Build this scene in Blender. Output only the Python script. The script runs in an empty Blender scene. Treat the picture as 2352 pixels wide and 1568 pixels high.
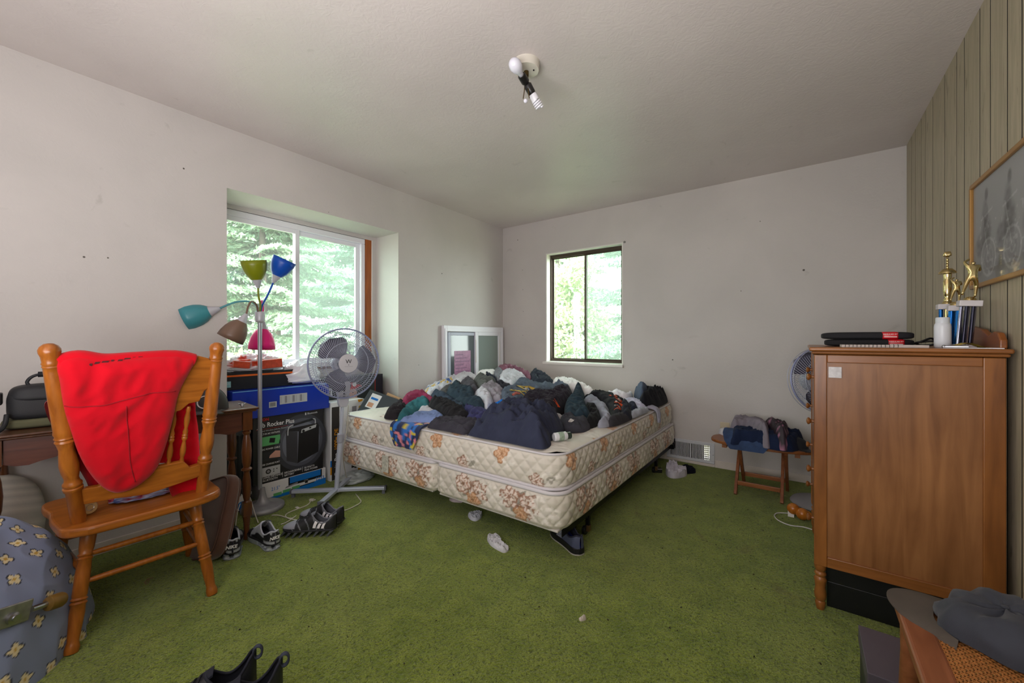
import bpy, bmesh, math, random
import numpy as np
from mathutils import Vector, Matrix, Euler, noise

# ------------------------------------------------------------------ camera, sky, lights, exposure
SC = bpy.context.scene
COL = SC.collection
FPX, CXP, HY = 14 / 36 * 2352, 1176.0, 778.0
YAW = math.radians(36.227)
CAM = np.array([2.934, 0.0, 1.11])
BACK, RIGHT, CEIL = 3.817, 3.506, 2.44
FW = np.array([-math.sin(YAW), math.cos(YAW), 0.0])
RT = np.array([math.cos(YAW), math.sin(YAW), 0.0])
UP = np.array([0, 0, 1.0])

cd = bpy.data.cameras.new('camera'); cam = bpy.data.objects.new('camera', cd); COL.objects.link(cam)
cd.sensor_width = 36; cd.lens = 14; cd.shift_y = -6 / 2352; cd.clip_start = 0.02; cd.clip_end = 200
cam.location = CAM; cam.rotation_euler = (math.pi / 2, 0, YAW)
SC.camera = cam

SC.view_settings.view_transform = 'Standard'
SC.view_settings.look = 'None'
SC.view_settings.gamma = 1
SC.view_settings.use_curve_mapping = False
SC.view_settings.exposure = 0.30
try:
    SC.cycles.use_denoising = True
    SC.cycles.max_bounces = 8
    SC.cycles.diffuse_bounces = 5
    SC.cycles.transparent_max_bounces = 12
    SC.cycles.sample_clamp_indirect = 6
    SC.cycles.caustics_reflective = False; SC.cycles.caustics_refractive = False
except Exception:
    pass

W = bpy.data.worlds.new('sky'); SC.world = W; W.use_nodes = True
nt = W.node_tree; nt.nodes.clear()
sky = nt.nodes.new('ShaderNodeTexSky'); sky.sky_type = 'HOSEK_WILKIE'; sky.turbidity = 6; sky.ground_albedo = 0.4
sky.sun_direction = Vector((0.45, -0.35, 0.8)).normalized()
mixn = nt.nodes.new('ShaderNodeMix'); mixn.data_type = 'RGBA'; mixn.inputs[0].default_value = 0.75
mixn.inputs[7].default_value = (1.0, 1.0, 1.0, 1)
bg = nt.nodes.new('ShaderNodeBackground'); bg.inputs[1].default_value = 13.0
wo = nt.nodes.new('ShaderNodeOutputWorld')
nt.links.new(sky.outputs[0], mixn.inputs[6]); nt.links.new(mixn.outputs[2], bg.inputs[0]); nt.links.new(bg.outputs[0], wo.inputs[0])

def add_light(name, kind, loc, rot, energy, color=(1, 1, 1), **kw):
    l = bpy.data.lights.new(name, kind); l.energy = energy; l.color = color
    for k, v in kw.items(): setattr(l, k, v)
    o = bpy.data.objects.new(name, l); o.location = loc; o.rotation_euler = rot; COL.objects.link(o)
    return o
def aim(loc, tgt):
    return (Vector(tgt) - Vector(loc)).to_track_quat('-Z', 'Y').to_euler()
# sun behind the house, on the trees in front of the two windows
add_light('sun', 'SUN', (0, 0, 10), aim((4.5, -3.5, 8), (0, 0, 0)), 12.0, (1.0, 0.97, 0.93), angle=0.05)
# unseen area lights added behind the camera as fill, standing in for flash
add_light('soft_flash_fill', 'AREA', (2.3, -0.75, 1.7), aim((2.3, -0.75, 1.7), (1.6, 2.6, 0.4)), 8.5, (1.0, 0.975, 0.99),
          shape='RECTANGLE', size=1.6, size_y=1.1)
add_light('ceiling_fill', 'AREA', (2.35, -0.5, 1.0), aim((2.35, -0.5, 1.0), (2.1, 0.3, 2.44)), 50.0, (1.0, 0.965, 0.975),
          shape='RECTANGLE', size=1.8, size_y=1.0)  # unseen lamp facing up, added to brighten the ceiling
# daylight entering at the two windows (portals for the sky outside)
pl1 = add_light('portal_bay', 'AREA', (-0.46, 1.58, 1.43), (0, -math.pi / 2, 0), 1, size=1.2, size_y=1.2, shape='RECTANGLE')
pl2 = add_light('portal_back', 'AREA', (1.05, BACK + 0.17, 1.45), (-math.pi / 2, 0, 0), 1, size=0.95, size_y=1.25, shape='RECTANGLE')
for p in (pl1, pl2):
    p.data.cycles.is_portal = True

# ------------------------------------------------------------------ pixel -> place helpers
def ray(x, y): return FW + RT * (x - CXP) / FPX + UP * (HY - y) / FPX
def on_plane(x, y, axis, val):
    d = ray(x, y); t = (val - CAM[axis]) / d[axis]; return CAM + d * t
def on_z(x, y, z=0.0): return on_plane(x, y, 2, z)
def on_left(x, y, X=0.0): return on_plane(x, y, 0, X)
def on_back(x, y, Y=BACK): return on_plane(x, y, 1, Y)
def at_depth(x, y, d): return CAM + ray(x, y) * d

# ------------------------------------------------------------------ objects
def lin(c):
    r = []
    for v in c[:3]:
        v = v / 255.0
        r.append(v / 12.92 if v <= 0.04045 else ((v + 0.055) / 1.055) ** 2.4)
    return (r[0], r[1], r[2], 1.0)

MATS = {}
def mat(name, col, rough=0.6, metal=0.0, var=None, bump=None, spec=0.5, alpha=None, trans=0.0, attr=False, sheen=0.0,
        stretch=(1, 1, 1), col2=None, subsurf=0.0):
    """col sRGB 0-255. var=(scale, amount) colour variation, bump=(scale, strength, distance)."""
    if name in MATS: return MATS[name]
    m = bpy.data.materials.new(name); m.use_nodes = True
    n = m.node_tree; b = n.nodes['Principled BSDF']
    b.inputs['Roughness'].default_value = rough; b.inputs['Metallic'].default_value = metal
    b.inputs['Specular IOR Level'].default_value = spec
    b.inputs['Base Color'].default_value = lin(col)
    if trans: b.inputs['Transmission Weight'].default_value = trans
    if alpha is not None: b.inputs['Alpha'].default_value = alpha
    if sheen: b.inputs['Sheen Weight'].default_value = sheen
    if subsurf: b.inputs['Subsurface Weight'].default_value = subsurf; b.inputs['Subsurface Radius'].default_value = (.02, .02, .02)
    src = None
    tc = n.nodes.new('ShaderNodeTexCoord')
    mp = n.nodes.new('ShaderNodeMapping'); mp.inputs['Scale'].default_value = stretch
    n.links.new(tc.outputs['Object'], mp.inputs[0])
    if attr:
        a = n.nodes.new('ShaderNodeAttribute'); a.attribute_name = 'Col'; src = a.outputs['Color']
    if var:
        t = n.nodes.new('ShaderNodeTexNoise'); t.inputs['Scale'].default_value = var[0]; t.inputs['Detail'].default_value = 6
        n.links.new(mp.outputs[0], t.inputs['Vector'])
        mx = n.nodes.new('ShaderNodeMix'); mx.data_type = 'RGBA'
        if col2 is None:
            mx.blend_type = 'MULTIPLY'; mx.inputs[0].default_value = 1.0
            r = n.nodes.new('ShaderNodeMapRange'); r.inputs[1].default_value = 0.3; r.inputs[2].default_value = 0.7
            r.inputs[3].default_value = 1 - var[1]; r.inputs[4].default_value = 1 + var[1] * 0.5
            n.links.new(t.outputs['Fac'], r.inputs[0])
            if src: n.links.new(src, mx.inputs[6])
            else: mx.inputs[6].default_value = lin(col)
            n.links.new(r.outputs[0], mx.inputs[7])
        else:
            r = n.nodes.new('ShaderNodeMapRange'); r.inputs[1].default_value = 0.5 - var[1]; r.inputs[2].default_value = 0.5 + var[1]
            n.links.new(t.outputs['Fac'], r.inputs[0]); n.links.new(r.outputs[0], mx.inputs[0])
            if src: n.links.new(src, mx.inputs[6])
            else: mx.inputs[6].default_value = lin(col)
            mx.inputs[7].default_value = lin(col2)
        src = mx.outputs[2]
    if src: n.links.new(src, b.inputs['Base Color'])
    if bump:
        t2 = n.nodes.new('ShaderNodeTexNoise'); t2.inputs['Scale'].default_value = bump[0]; t2.inputs['Detail'].default_value = 5
        n.links.new(mp.outputs[0], t2.inputs['Vector'])
        bn = n.nodes.new('ShaderNodeBump'); bn.inputs['Strength'].default_value = bump[1]
        bn.inputs['Distance'].default_value = bump[2] if len(bump) > 2 else 0.01
        n.links.new(t2.outputs['Fac'], bn.inputs['Height']); n.links.new(bn.outputs[0], b.inputs['Normal'])
    MATS[name] = m; return m

def wood(name, c1, c2, axis=2, scale=6.0, rough=0.35, ring=10.0):
    """straight-grained wood; axis = grain direction in object space"""
    if name in MATS: return MATS[name]
    m = bpy.data.materials.new(name); m.use_nodes = True
    n = m.node_tree; b = n.nodes['Principled BSDF']; b.inputs['Roughness'].default_value = rough
    tc = n.nodes.new('ShaderNodeTexCoord'); mp = n.nodes.new('ShaderNodeMapping')
    s = [ring, ring, ring]; s[axis] = 0.9; mp.inputs['Scale'].default_value = s
    n.links.new(tc.outputs['Object'], mp.inputs[0])
    t = n.nodes.new('ShaderNodeTexNoise'); t.inputs['Scale'].default_value = scale; t.inputs['Detail'].default_value = 8; t.inputs['Distortion'].default_value = 0.7
    n.links.new(mp.outputs[0], t.inputs['Vector'])
    t2 = n.nodes.new('ShaderNodeTexNoise'); t2.inputs['Scale'].default_value = 3.0; t2.inputs['Detail'].default_value = 3
    n.links.new(tc.outputs['Object'], t2.inputs['Vector'])
    ad = n.nodes.new('ShaderNodeMath'); ad.operation = 'ADD'
    mu = n.nodes.new('ShaderNodeMath'); mu.operation = 'MULTIPLY'; mu.inputs[1].default_value = 0.6
    n.links.new(t2.outputs['Fac'], mu.inputs[0]); n.links.new(t.outputs['Fac'], ad.inputs[0]); n.links.new(mu.outputs[0], ad.inputs[1])
    r = n.nodes.new('ShaderNodeMapRange'); r.inputs[1].default_value = 0.55; r.inputs[2].default_value = 1.05
    n.links.new(ad.outputs[0], r.inputs[0])
    mx = n.nodes.new('ShaderNodeMix'); mx.data_type = 'RGBA'; mx.inputs[6].default_value = lin(c1); mx.inputs[7].default_value = lin(c2)
    n.links.new(r.outputs[0], mx.inputs[0]); n.links.new(mx.outputs[2], b.inputs['Base Color'])
    bn = n.nodes.new('ShaderNodeBump'); bn.inputs['Strength'].default_value = 0.15; bn.inputs['Distance'].default_value = 0.002
    n.links.new(t.outputs['Fac'], bn.inputs['Height']); n.links.new(bn.outputs[0], b.inputs['Normal'])
    MATS[name] = m; return m

class MB:
    """collects shapes into one mesh"""
    def __init__(s, M=None): s.v = []; s.f = []; s.M = M or Matrix.Identity(4); s.c = []
    def _add(s, vs, fs, col=None):
        o = len(s.v)
        for p in vs:
            s.v.append(tuple(s.M @ Vector(p)))
        s.f.extend([tuple(i + o for i in f) for f in fs])
        s.c.extend([col] * len(vs)); return s
    def box(s, lo, hi, col=None):
        x0, y0, z0 = lo; x1, y1, z1 = hi
        return s._add([(x0, y0, z0), (x1, y0, z0), (x1, y1, z0), (x0, y1, z0), (x0, y0, z1), (x1, y0, z1), (x1, y1, z1), (x0, y1, z1)],
                      [(0, 3, 2, 1), (4, 5, 6, 7), (0, 1, 5, 4), (1, 2, 6, 5), (2, 3, 7, 6), (3, 0, 4, 7)], col)
    def cbox(s, c, d, M=None):
        old = s.M
        if M is not None: s.M = s.M @ Matrix.Translation(c) @ M; c = (0, 0, 0)
        s.box([c[i] - d[i] / 2 for i in range(3)], [c[i] + d[i] / 2 for i in range(3)]); s.M = old; return s
    def beam(s, a, b, w, t, upv=(0, 0, 1)):
        a = Vector(a); b = Vector(b); d = (b - a); L = d.length; d.normalize()
        u = Vector(upv); sd = d.cross(u)
        if sd.length < 1e-4: sd = d.cross(Vector((1, 0, 0)))
        sd.normalize(); u = sd.cross(d)
        vs = []
        for p in (a, b):
            for i, j in ((-1, -1), (1, -1), (1, 1), (-1, 1)):
                vs.append(p + sd * (i * w / 2) + u * (j * t / 2))
        return s._add(vs, [(0, 1, 2, 3), (7, 6, 5, 4), (0, 4, 5, 1), (1, 5, 6, 2), (2, 6, 7, 3), (3, 7, 4, 0)])
    def lathe(s, prof, seg=24, M=None, caps=True):
        old = s.M
        if M is not None: s.M = s.M @ M
        vs = []; fs = []
        for r, z in prof:
            for k in range(seg):
                a = 2 * math.pi * k / seg; vs.append((r * math.cos(a), r * math.sin(a), z))
        n = len(prof)
        for j in range(n - 1):
            for k in range(seg):
                k2 = (k + 1) % seg
                fs.append((j * seg + k, j * seg + k2, (j + 1) * seg + k2, (j + 1) * seg + k))
        if caps:
            fs.append(tuple(range(seg - 1, -1, -1))); fs.append(tuple((n - 1) * seg + k for k in range(seg)))
        s._add(vs, fs); s.M = old; return s
    def lathe_ab(s, a, b, prof, seg=16):
        """profile (r, t in 0..1) turned around the axis a->b"""
        a = Vector(a); b = Vector(b); d = b - a; L = d.length
        q = Vector((0, 0, 1)).rotation_difference(d.normalized()).to_matrix().to_4x4()
        return s.lathe([(r, t * L) for r, t in prof], seg, Matrix.Translation(a) @ q)
    def tube(s, pts, r, seg=8, closed=False):
        pts = [Vector(p) for p in pts]; n = len(pts)
        rs = r if isinstance(r, (list, tuple)) else [r] * n
        vs = []; fs = []; u = None
        for i, p in enumerate(pts):
            if closed: t = pts[(i + 1) % n] - pts[i - 1]
            else: t = pts[min(i + 1, n - 1)] - pts[max(i - 1, 0)]
            t.normalize()
            if u is None:
                u = t.orthogonal().normalized()
            u = (u - t * u.dot(t))
            if u.length < 1e-6: u = t.orthogonal()
            u.normalize(); w = t.cross(u)
            for k in range(seg):
                a = 2 * math.pi * k / seg; vs.append(p + (u * math.cos(a) + w * math.sin(a)) * rs[i])
        m = n if closed else n - 1
        for i in range(m):
            j = (i + 1) % n
            for k in range(seg):
                k2 = (k + 1) % seg; fs.append((i * seg + k, i * seg + k2, j * seg + k2, j * seg + k))
        if not closed:
            fs.append(tuple(range(seg - 1, -1, -1))); fs.append(tuple((n - 1) * seg + k for k in range(seg)))
        return s._add(vs, fs)
    def prism(s, poly, z0, z1, M=None):
        """closed 2-D outline (ccw) extruded z0..z1"""
        old = s.M
        if M is not None: s.M = s.M @ M
        n = len(poly); vs = [(x, y, z0) for x, y in poly] + [(x, y, z1) for x, y in poly]
        fs = [tuple(range(n - 1, -1, -1)), tuple(range(n, 2 * n))] + [(i, (i + 1) % n, n + (i + 1) % n, n + i) for i in range(n)]
        s._add(vs, fs); s.M = old; return s
    def grid(s, P, cu=False, cv=False, col=None, flip=False):
        P = np.asarray(P); n, m = P.shape[:2]; o = len(s.v)
        flat = P.reshape(-1, 3)
        if s.M != Matrix.Identity(4): flat = flat @ np.array(s.M.to_3x3()).T + np.array(s.M.translation)
        s.v.extend(map(tuple, flat.tolist()))
        s.c.extend([None] * (n * m) if col is None else list(map(tuple, np.asarray(col).reshape(n * m, -1).tolist())))
        for i in range(n if cu else n - 1):
            i2 = (i + 1) % n
            for j in range(m if cv else m - 1):
                j2 = (j + 1) % m
                q = (o + i * m + j, o + i2 * m + j, o + i2 * m + j2, o + i * m + j2)
                s.f.append(q[::-1] if flip else q)
        return s
    def sphere(s, c, r, seg=16, rings=10, sc=(1, 1, 1)):
        prof = [(r * math.sin(math.pi * i / rings) + 1e-5, -r * math.cos(math.pi * i / rings)) for i in range(rings + 1)]
        return s.lathe(prof, seg, Matrix.Translation(c) @ Matrix.Diagonal((*sc, 1)))
    def build(s, name, m, parent=None, smooth=None, bevel=0.0, seg=2, kind=None, label=None):
        me = bpy.data.meshes.new(name); me.from_pydata(s.v, [], s.f); me.update()
        if any(c is not None for c in s.c):
            a = me.color_attributes.new('Col', 'FLOAT_COLOR', 'POINT')
            arr = np.ones((len(s.v), 4), np.float32)
            for i, c in enumerate(s.c):
                if c is not None: arr[i, :3] = c[:3]
            a.data.foreach_set('color', arr.ravel())
        return finish(me, name, m, parent, smooth, bevel, seg, kind, label)

WORLD = {}
def finish(me, name, m, parent=None, smooth=None, bevel=0.0, seg=2, kind=None, label=None):
    me.materials.append(m)
    if smooth is not None:
        me.polygons.foreach_set('use_smooth', [True] * len(me.polygons))
        if smooth < 180: me.set_sharp_from_angle(angle=math.radians(smooth))
    o = bpy.data.objects.new(name, me); COL.objects.link(o)
    if bevel:
        b = o.modifiers.new('bevel', 'BEVEL'); b.width = bevel; b.segments = seg; b.limit_method = 'ANGLE'; b.angle_limit = math.radians(40)
    if parent is not None:
        o.parent = parent
        if WORLD.get(parent.name): o.matrix_parent_inverse = WORLD[parent.name]
    if kind: o['kind'] = kind
    if label: o['label'] = label
    return o
def thing(name, label, cat, loc=(0, 0, 0), rotz=0.0, group=None, world=False, rot=None):
    """Empty at the base of a thing. world=True: its parts are given in world coordinates"""
    o = bpy.data.objects.new(name, None); COL.objects.link(o); o.empty_display_size = 0.05
    o.location = tuple(float(v) for v in loc); o.rotation_euler = rot or (0, 0, rotz)
    o['label'] = label; o['category'] = cat
    if group: o['group'] = group
    if world:
        WORLD[o.name] = (Matrix.Translation(o.location) @ o.rotation_euler.to_matrix().to_4x4()).inverted()
    return o
def tag(o, label, cat, group=None, kind=None):
    o['label'] = label; o['category'] = cat
    if group: o['group'] = group
    if kind: o['kind'] = kind
    return o
def rebase(o, loc=None):
    """move the origin of a top-level mesh to the base of its geometry"""
    me = o.data; n = len(me.vertices); a = np.empty(n * 3, np.float32); me.vertices.foreach_get('co', a); a = a.reshape(-1, 3)
    if loc is None: loc = np.array([(a[:, 0].min() + a[:, 0].max()) / 2, (a[:, 1].min() + a[:, 1].max()) / 2, a[:, 2].min()])
    me.vertices.foreach_set('co', (a - np.asarray(loc, np.float32)).ravel()); me.update(); o.location = tuple(float(v) for v in loc)
    return o
def text_mesh(s, size, M, name, m, parent, depth=0.0006, align='CENTER', shear=0.0, spacing=1.0, bold=0.0, label=None, sx=1.0):
    """flat lettering as a mesh; local x = reading direction, z = facing"""
    cu = bpy.data.curves.new('lettering', 'FONT'); cu.body = s; cu.size = size; cu.align_x = align; cu.align_y = 'CENTER'
    cu.extrude = depth / 2; cu.shear = shear; cu.space_character = spacing; cu.offset = bold; cu.resolution_u = 3
    t = bpy.data.objects.new('lettering', cu); COL.objects.link(t)
    dg = bpy.context.evaluated_depsgraph_get(); me = bpy.data.meshes.new_from_object(t.evaluated_get(dg))
    bpy.data.objects.remove(t); bpy.data.curves.remove(cu)
    me.transform(M @ Matrix.Diagonal((sx, 1, 1, 1))); me.materials.clear()
    return finish(me, name, m, parent, label=label)
def frame_m(o, x, y):
    """4x4 with origin o, x axis, y axis (z = x cross y)"""
    x = Vector(x).normalized(); z = x.cross(Vector(y)).normalized(); y = z.cross(x)
    M = Matrix((x, y, z)).transposed().to_4x4(); M.translation = Vector(o); return M
def rotm(ax, deg): return Matrix.Rotation(math.radians(deg), 4, ax)
def T(*p): return Matrix.Translation(p if len(p) == 3 else p[0])
def catmull(pts, n=8, closed=False):
    pts = [Vector(p) for p in pts]; out = []; N = len(pts)
    rng = range(N if closed else N - 1)
    for i in rng:
        if closed: a, b, c, d = pts[i - 1], pts[i], pts[(i + 1) % N], pts[(i + 2) % N]
        else: a, b, c, d = pts[max(i - 1, 0)], pts[i], pts[i + 1], pts[min(i + 2, N - 1)]
        for k in range(n):
            t = k / n
            out.append(0.5 * ((2 * b) + (c - a) * t + (2 * a - 5 * b + 4 * c - d) * t * t + (3 * b - a - 3 * c + d) * t ** 3))
    if not closed: out.append(pts[-1])
    return out
def nz(x, y, z=0.0, s=1.0): return noise.noise(Vector((x * s, y * s, z)))

# ================================================================== the room
def node_mat(name, rough=0.7, spec=0.3):
    m = bpy.data.materials.new(name); m.use_nodes = True
    return m, m.node_tree, m.node_tree.nodes['Principled BSDF']
def tex(n, kind, scale, vec, detail=4, dist=0.0):
    t = n.nodes.new(kind); t.inputs['Scale'].default_value = scale
    if 'Detail' in t.inputs: t.inputs['Detail'].default_value = detail
    if 'Distortion' in t.inputs: t.inputs['Distortion'].default_value = dist
    n.links.new(vec, t.inputs['Vector']); return t
def rng(n, src, a, b, c, d):
    r = n.nodes.new('ShaderNodeMapRange'); r.inputs[1].default_value = a; r.inputs[2].default_value = b
    r.inputs[3].default_value = c; r.inputs[4].default_value = d; n.links.new(src, r.inputs[0]); return r.outputs[0]
def mix(n, fac, a, b, mode='MIX'):
    x = n.nodes.new('ShaderNodeMix'); x.data_type = 'RGBA'; x.blend_type = mode
    for k, v in ((0, fac), (6, a), (7, b)):
        if hasattr(v, 'is_linked'): n.links.new(v, x.inputs[k])
        else: x.inputs[k].default_value = v
    return x.outputs[2]
def bumpn(n, src, strength, dist, prev=None):
    b = n.nodes.new('ShaderNodeBump'); b.inputs['Strength'].default_value = strength; b.inputs['Distance'].default_value = dist
    n.links.new(src, b.inputs['Height'])
    if prev is not None: n.links.new(prev, b.inputs['Normal'])
    return b.outputs[0]

def carpet_mat():
    m, n, b = node_mat('green_carpet')
    o = n.nodes.new('ShaderNodeTexCoord').outputs['Object']
    big = tex(n, 'ShaderNodeTexNoise', 1.6, o, 3).outputs['Fac']
    mid = tex(n, 'ShaderNodeTexNoise', 9, o, 5, .6).outputs['Fac']
    fine = tex(n, 'ShaderNodeTexNoise', 190, o, 3).outputs['Fac']
    tuft = tex(n, 'ShaderNodeTexVoronoi', 120, o).outputs['Distance']
    c = mix(n, rng(n, mid, .35, .68, 0, 1), lin((122, 142, 40)), lin((150, 166, 60)))
    c = mix(n, rng(n, big, .4, .7, 0, .45), c, lin((160, 174, 84)))
    c = mix(n, rng(n, fine, .25, .5, .75, 0), c, lin((70, 88, 18)))
    fl_ = tex(n, 'ShaderNodeTexNoise', 75, o, 2, .4).outputs['Fac']
    c = mix(n, rng(n, fl_, .30, .46, .6, 0), c, lin((56, 74, 14)))
    st = tex(n, 'ShaderNodeTexNoise', 2.7, o, 4, 1.0).outputs['Fac']
    c = mix(n, rng(n, st, .66, .74, 0, .35), c, lin((110, 96, 48)))
    n.links.new(c, b.inputs['Base Color']); b.inputs['Roughness'].default_value = 0.95
    b.inputs['Specular IOR Level'].default_value = 0.1
    b.inputs['Sheen Weight'].default_value = 0.25
    nn = bumpn(n, tuft, .7, .010); nn = bumpn(n, fine, .8, .010, nn); nn = bumpn(n, fl_, .8, .014, nn); nn = bumpn(n, mid, .35, .02, nn)
    n.links.new(nn, b.inputs['Normal']); return m
def plaster_mat(name, c1, c2, rough, bmp):
    m, n, b = node_mat(name)
    o = n.nodes.new('ShaderNodeTexCoord').outputs['Object']
    big = tex(n, 'ShaderNodeTexNoise', 1.3, o, 5, .5).outputs['Fac']
    smu = tex(n, 'ShaderNodeTexNoise', 6.5, o, 6, 1.2).outputs['Fac']
    scr = tex(n, 'ShaderNodeTexNoise', 24, o, 8, 2.5).outputs['Fac']
    c = mix(n, rng(n, big, .35, .68, 0, 1), lin(c1), lin(c2))
    c = mix(n, rng(n, smu, .68, .8, 0, .35), c, lin((140, 136, 130)))
    n.links.new(c, b.inputs['Base Color']); b.inputs['Roughness'].default_value = rough
    nn = bumpn(n, scr, bmp, .004); nn = bumpn(n, smu, bmp * .6, .006, nn)
    n.links.new(nn, b.inputs['Normal']); return m
def plank_mat():
    m, n, b = node_mat('grey_green_panelling')
    tc = n.nodes.new('ShaderNodeTexCoord'); mp = n.nodes.new('ShaderNodeMapping'); mp.inputs['Scale'].default_value = (9, 9, 0.8)
    oi = n.nodes.new('ShaderNodeObjectInfo'); ad = n.nodes.new('ShaderNodeVectorMath'); ad.operation = 'ADD'
    n.links.new(tc.outputs['Object'], ad.inputs[0]); n.links.new(oi.outputs['Random'], ad.inputs[1]); n.links.new(ad.outputs[0], mp.inputs[0])
    g = tex(n, 'ShaderNodeTexNoise', 5, mp.outputs[0], 9, .8).outputs['Fac']
    mp2 = n.nodes.new('ShaderNodeMapping'); mp2.inputs['Scale'].default_value = (1, 7, 1.6); n.links.new(ad.outputs[0], mp2.inputs[0])
    k = tex(n, 'ShaderNodeTexNoise', 3.2, mp2.outputs[0], 4, 1.4).outputs['Fac']
    c = mix(n, rng(n, g, .35, .65, 0, 1), lin((158, 147, 124)), lin((178, 166, 142)))
    c = mix(n, rng(n, k, .62, .76, 0, .8), c, lin((112, 98, 76)))
    c = mix(n, rng(n, oi.outputs['Random'], 0, 1, 0, .25), c, lin((138, 128, 106)))
    n.links.new(c, b.inputs['Base Color']); b.inputs['Roughness'].default_value = .5; return m
def glass_mat(name='window_glass', tint=(235, 245, 240), refl=0.06, haze=0.0):
    if name in MATS: return MATS[name]
    m = bpy.data.materials.new(name); m.use_nodes = True; n = m.node_tree; n.nodes.clear()
    out = n.nodes.new('ShaderNodeOutputMaterial'); tr = n.nodes.new('ShaderNodeBsdfTransparent'); tr.inputs[0].default_value = lin(tint)
    gl = n.nodes.new('ShaderNodeBsdfGlossy'); gl.inputs['Roughness'].default_value = 0.03
    mx = n.nodes.new('ShaderNodeMixShader'); mx.inputs[0].default_value = refl
    n.links.new(tr.outputs[0], mx.inputs[1]); n.links.new(gl.outputs[0], mx.inputs[2]); last = mx.outputs[0]
    if haze:
        df = n.nodes.new('ShaderNodeBsdfTranslucent'); df.inputs[0].default_value = (.9, .95, .92, 1)
        m2 = n.nodes.new('ShaderNodeMixShader'); m2.inputs[0].default_value = haze
        n.links.new(last, m2.inputs[1]); n.links.new(df.outputs[0], m2.inputs[2]); last = m2.outputs[0]
    n.links.new(last, out.inputs[0]); MATS[name] = m; return m

M_CARPET = carpet_mat()
M_WALL = plaster_mat('wall_plaster', (194, 189, 186), (204, 198, 195), .6, .22)
M_CEIL = plaster_mat('ceiling_plaster', (202, 193, 190), (211, 202, 199), .40, .3)
M_PLANK = plank_mat()
M_REVEAL = mat('reveal_paint', (222, 222, 214), .5, var=(3, .06))
M_VINYL = mat('white_vinyl', (232, 231, 238), .35, spec=.5)
M_BRONZE = mat('bronze_aluminium', (74, 62, 52), .4, .5)
M_GLASS = glass_mat('window_glass', (240, 246, 243), .05, .025); M_SCREEN = glass_mat('insect_screen', (225, 235, 230), .0, .07)
M_ORANGEWOOD = wood('raw_orange_wood', (176, 96, 30), (132, 66, 20), 2)
M_WHITE = mat('white_paint', (226, 222, 218), .5)
M_BLACK = mat('black_plastic', (18, 18, 20), .45)
M_METAL = mat('steel', (180, 182, 188), .3, 1.0)

def struct(mb, name, m, parent=None, **kw):
    o = mb.build(name, m, parent, **kw); o['kind'] = 'structure'; return o
AY0, AY1, AX, AZ = 0.963, 2.28, -0.33, 2.062     # bay: opening and depth
FRONT = -1.25
f = MB(); f.box((0, FRONT, -.1), (RIGHT + .15, BACK + .15, 0)); f.box((-.48, FRONT, -.1), (0, BACK + .15, 0)); struct(f, 'floor', M_CARPET)
c = MB(); c.box((-.5, FRONT, CEIL), (RIGHT + .15, BACK + .15, CEIL + .15)); struct(c, 'ceiling', M_CEIL)
w = MB(); w.box((-.48, FRONT, 0), (0, AY0, CEIL)); w.box((-.48, AY1, 0), (0, BACK + .15, CEIL)); w.box((-.48, AY0, AZ), (0, AY1, CEIL))
w.box((-.48, AY0, 0), (AX, AY1, .855)); w.box((-.48, AY0, .855), (AX - .02, 1.0, AZ)); w.box((-.48, 2.235, .855), (AX, AY1, AZ)); w.box((-.48, 1.0, 2.03), (AX, 2.235, AZ))
struct(w, 'wall_left', M_WALL)
WX0, WX1, WZ0, WZ1 = .608, 1.496, .85, 2.062
VX0, VX1, VZ0, VZ1 = 1.945, 2.285, .045, .175
w = MB(); y0, y1 = BACK, BACK + .15
w.box((0, y0, 0), (WX0, y1, CEIL)); w.box((WX0, y0, WZ1), (WX1, y1, CEIL)); w.box((WX0, y0, 0), (WX1, y1, WZ0))
w.box((WX1, y0, 0), (VX0, y1, CEIL)); w.box((VX0, y0, VZ1), (VX1, y1, CEIL)); w.box((VX0, y0, 0), (VX1, y1, VZ0)); w.box((VX1, y0, 0), (RIGHT + .15, y1, CEIL))
struct(w, 'wall_back', M_WALL)
w = MB(); w.box((RIGHT, FRONT, 0), (RIGHT + .15, BACK, CEIL))
wr = struct(w, 'wall_right', mat('panel_groove', (26, 24, 18), .9))
ys = [3.815, 3.662, 3.549, 3.398, 3.291, 3.132, 2.901, 2.707, 2.598, 2.405, 2.294, 2.137, 2.021, 1.83, 1.72, 1.56, 1.40, 1.29, 1.1, .98, .8, .62, .5, .3, .15, 0, -.2, -.38, -.5, -.7, -.85, -1.05, -1.24]
for a, b2 in zip(ys[1:], ys[:-1]):
    MB().box((RIGHT - .0007, a + .0055, 0), (RIGHT + .002, b2 - .0055, CEIL)).build('plank', M_PLANK, wr)
# wall behind the photographer
w = MB(); w.box((-.48, FRONT - .12, 0), (RIGHT + .15, FRONT, CEIL))
struct(w, 'wall_front', M_WALL)
bb = MB(); bb.box((.0, BACK - .011, 0), (VX0 - .03, BACK, .062)); bb.box((VX0 - .03, BACK - .011, 0), (VX1 + .03, BACK, .024)); bb.box((VX1 + .03, BACK - .011, 0), (RIGHT, BACK, .062))
struct(bb, 'baseboard_back', mat('baseboard_paint', (214, 204, 196), .5, var=(12, .08)), bevel=.003)
bb = MB(); bb.box((0, FRONT, 0), (.011, AY0, .062)); bb.box((0, AY1, 0), (.011, BACK - .011, .062))
struct(bb, 'baseboard_left', MATS['baseboard_paint'], bevel=.003)

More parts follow.
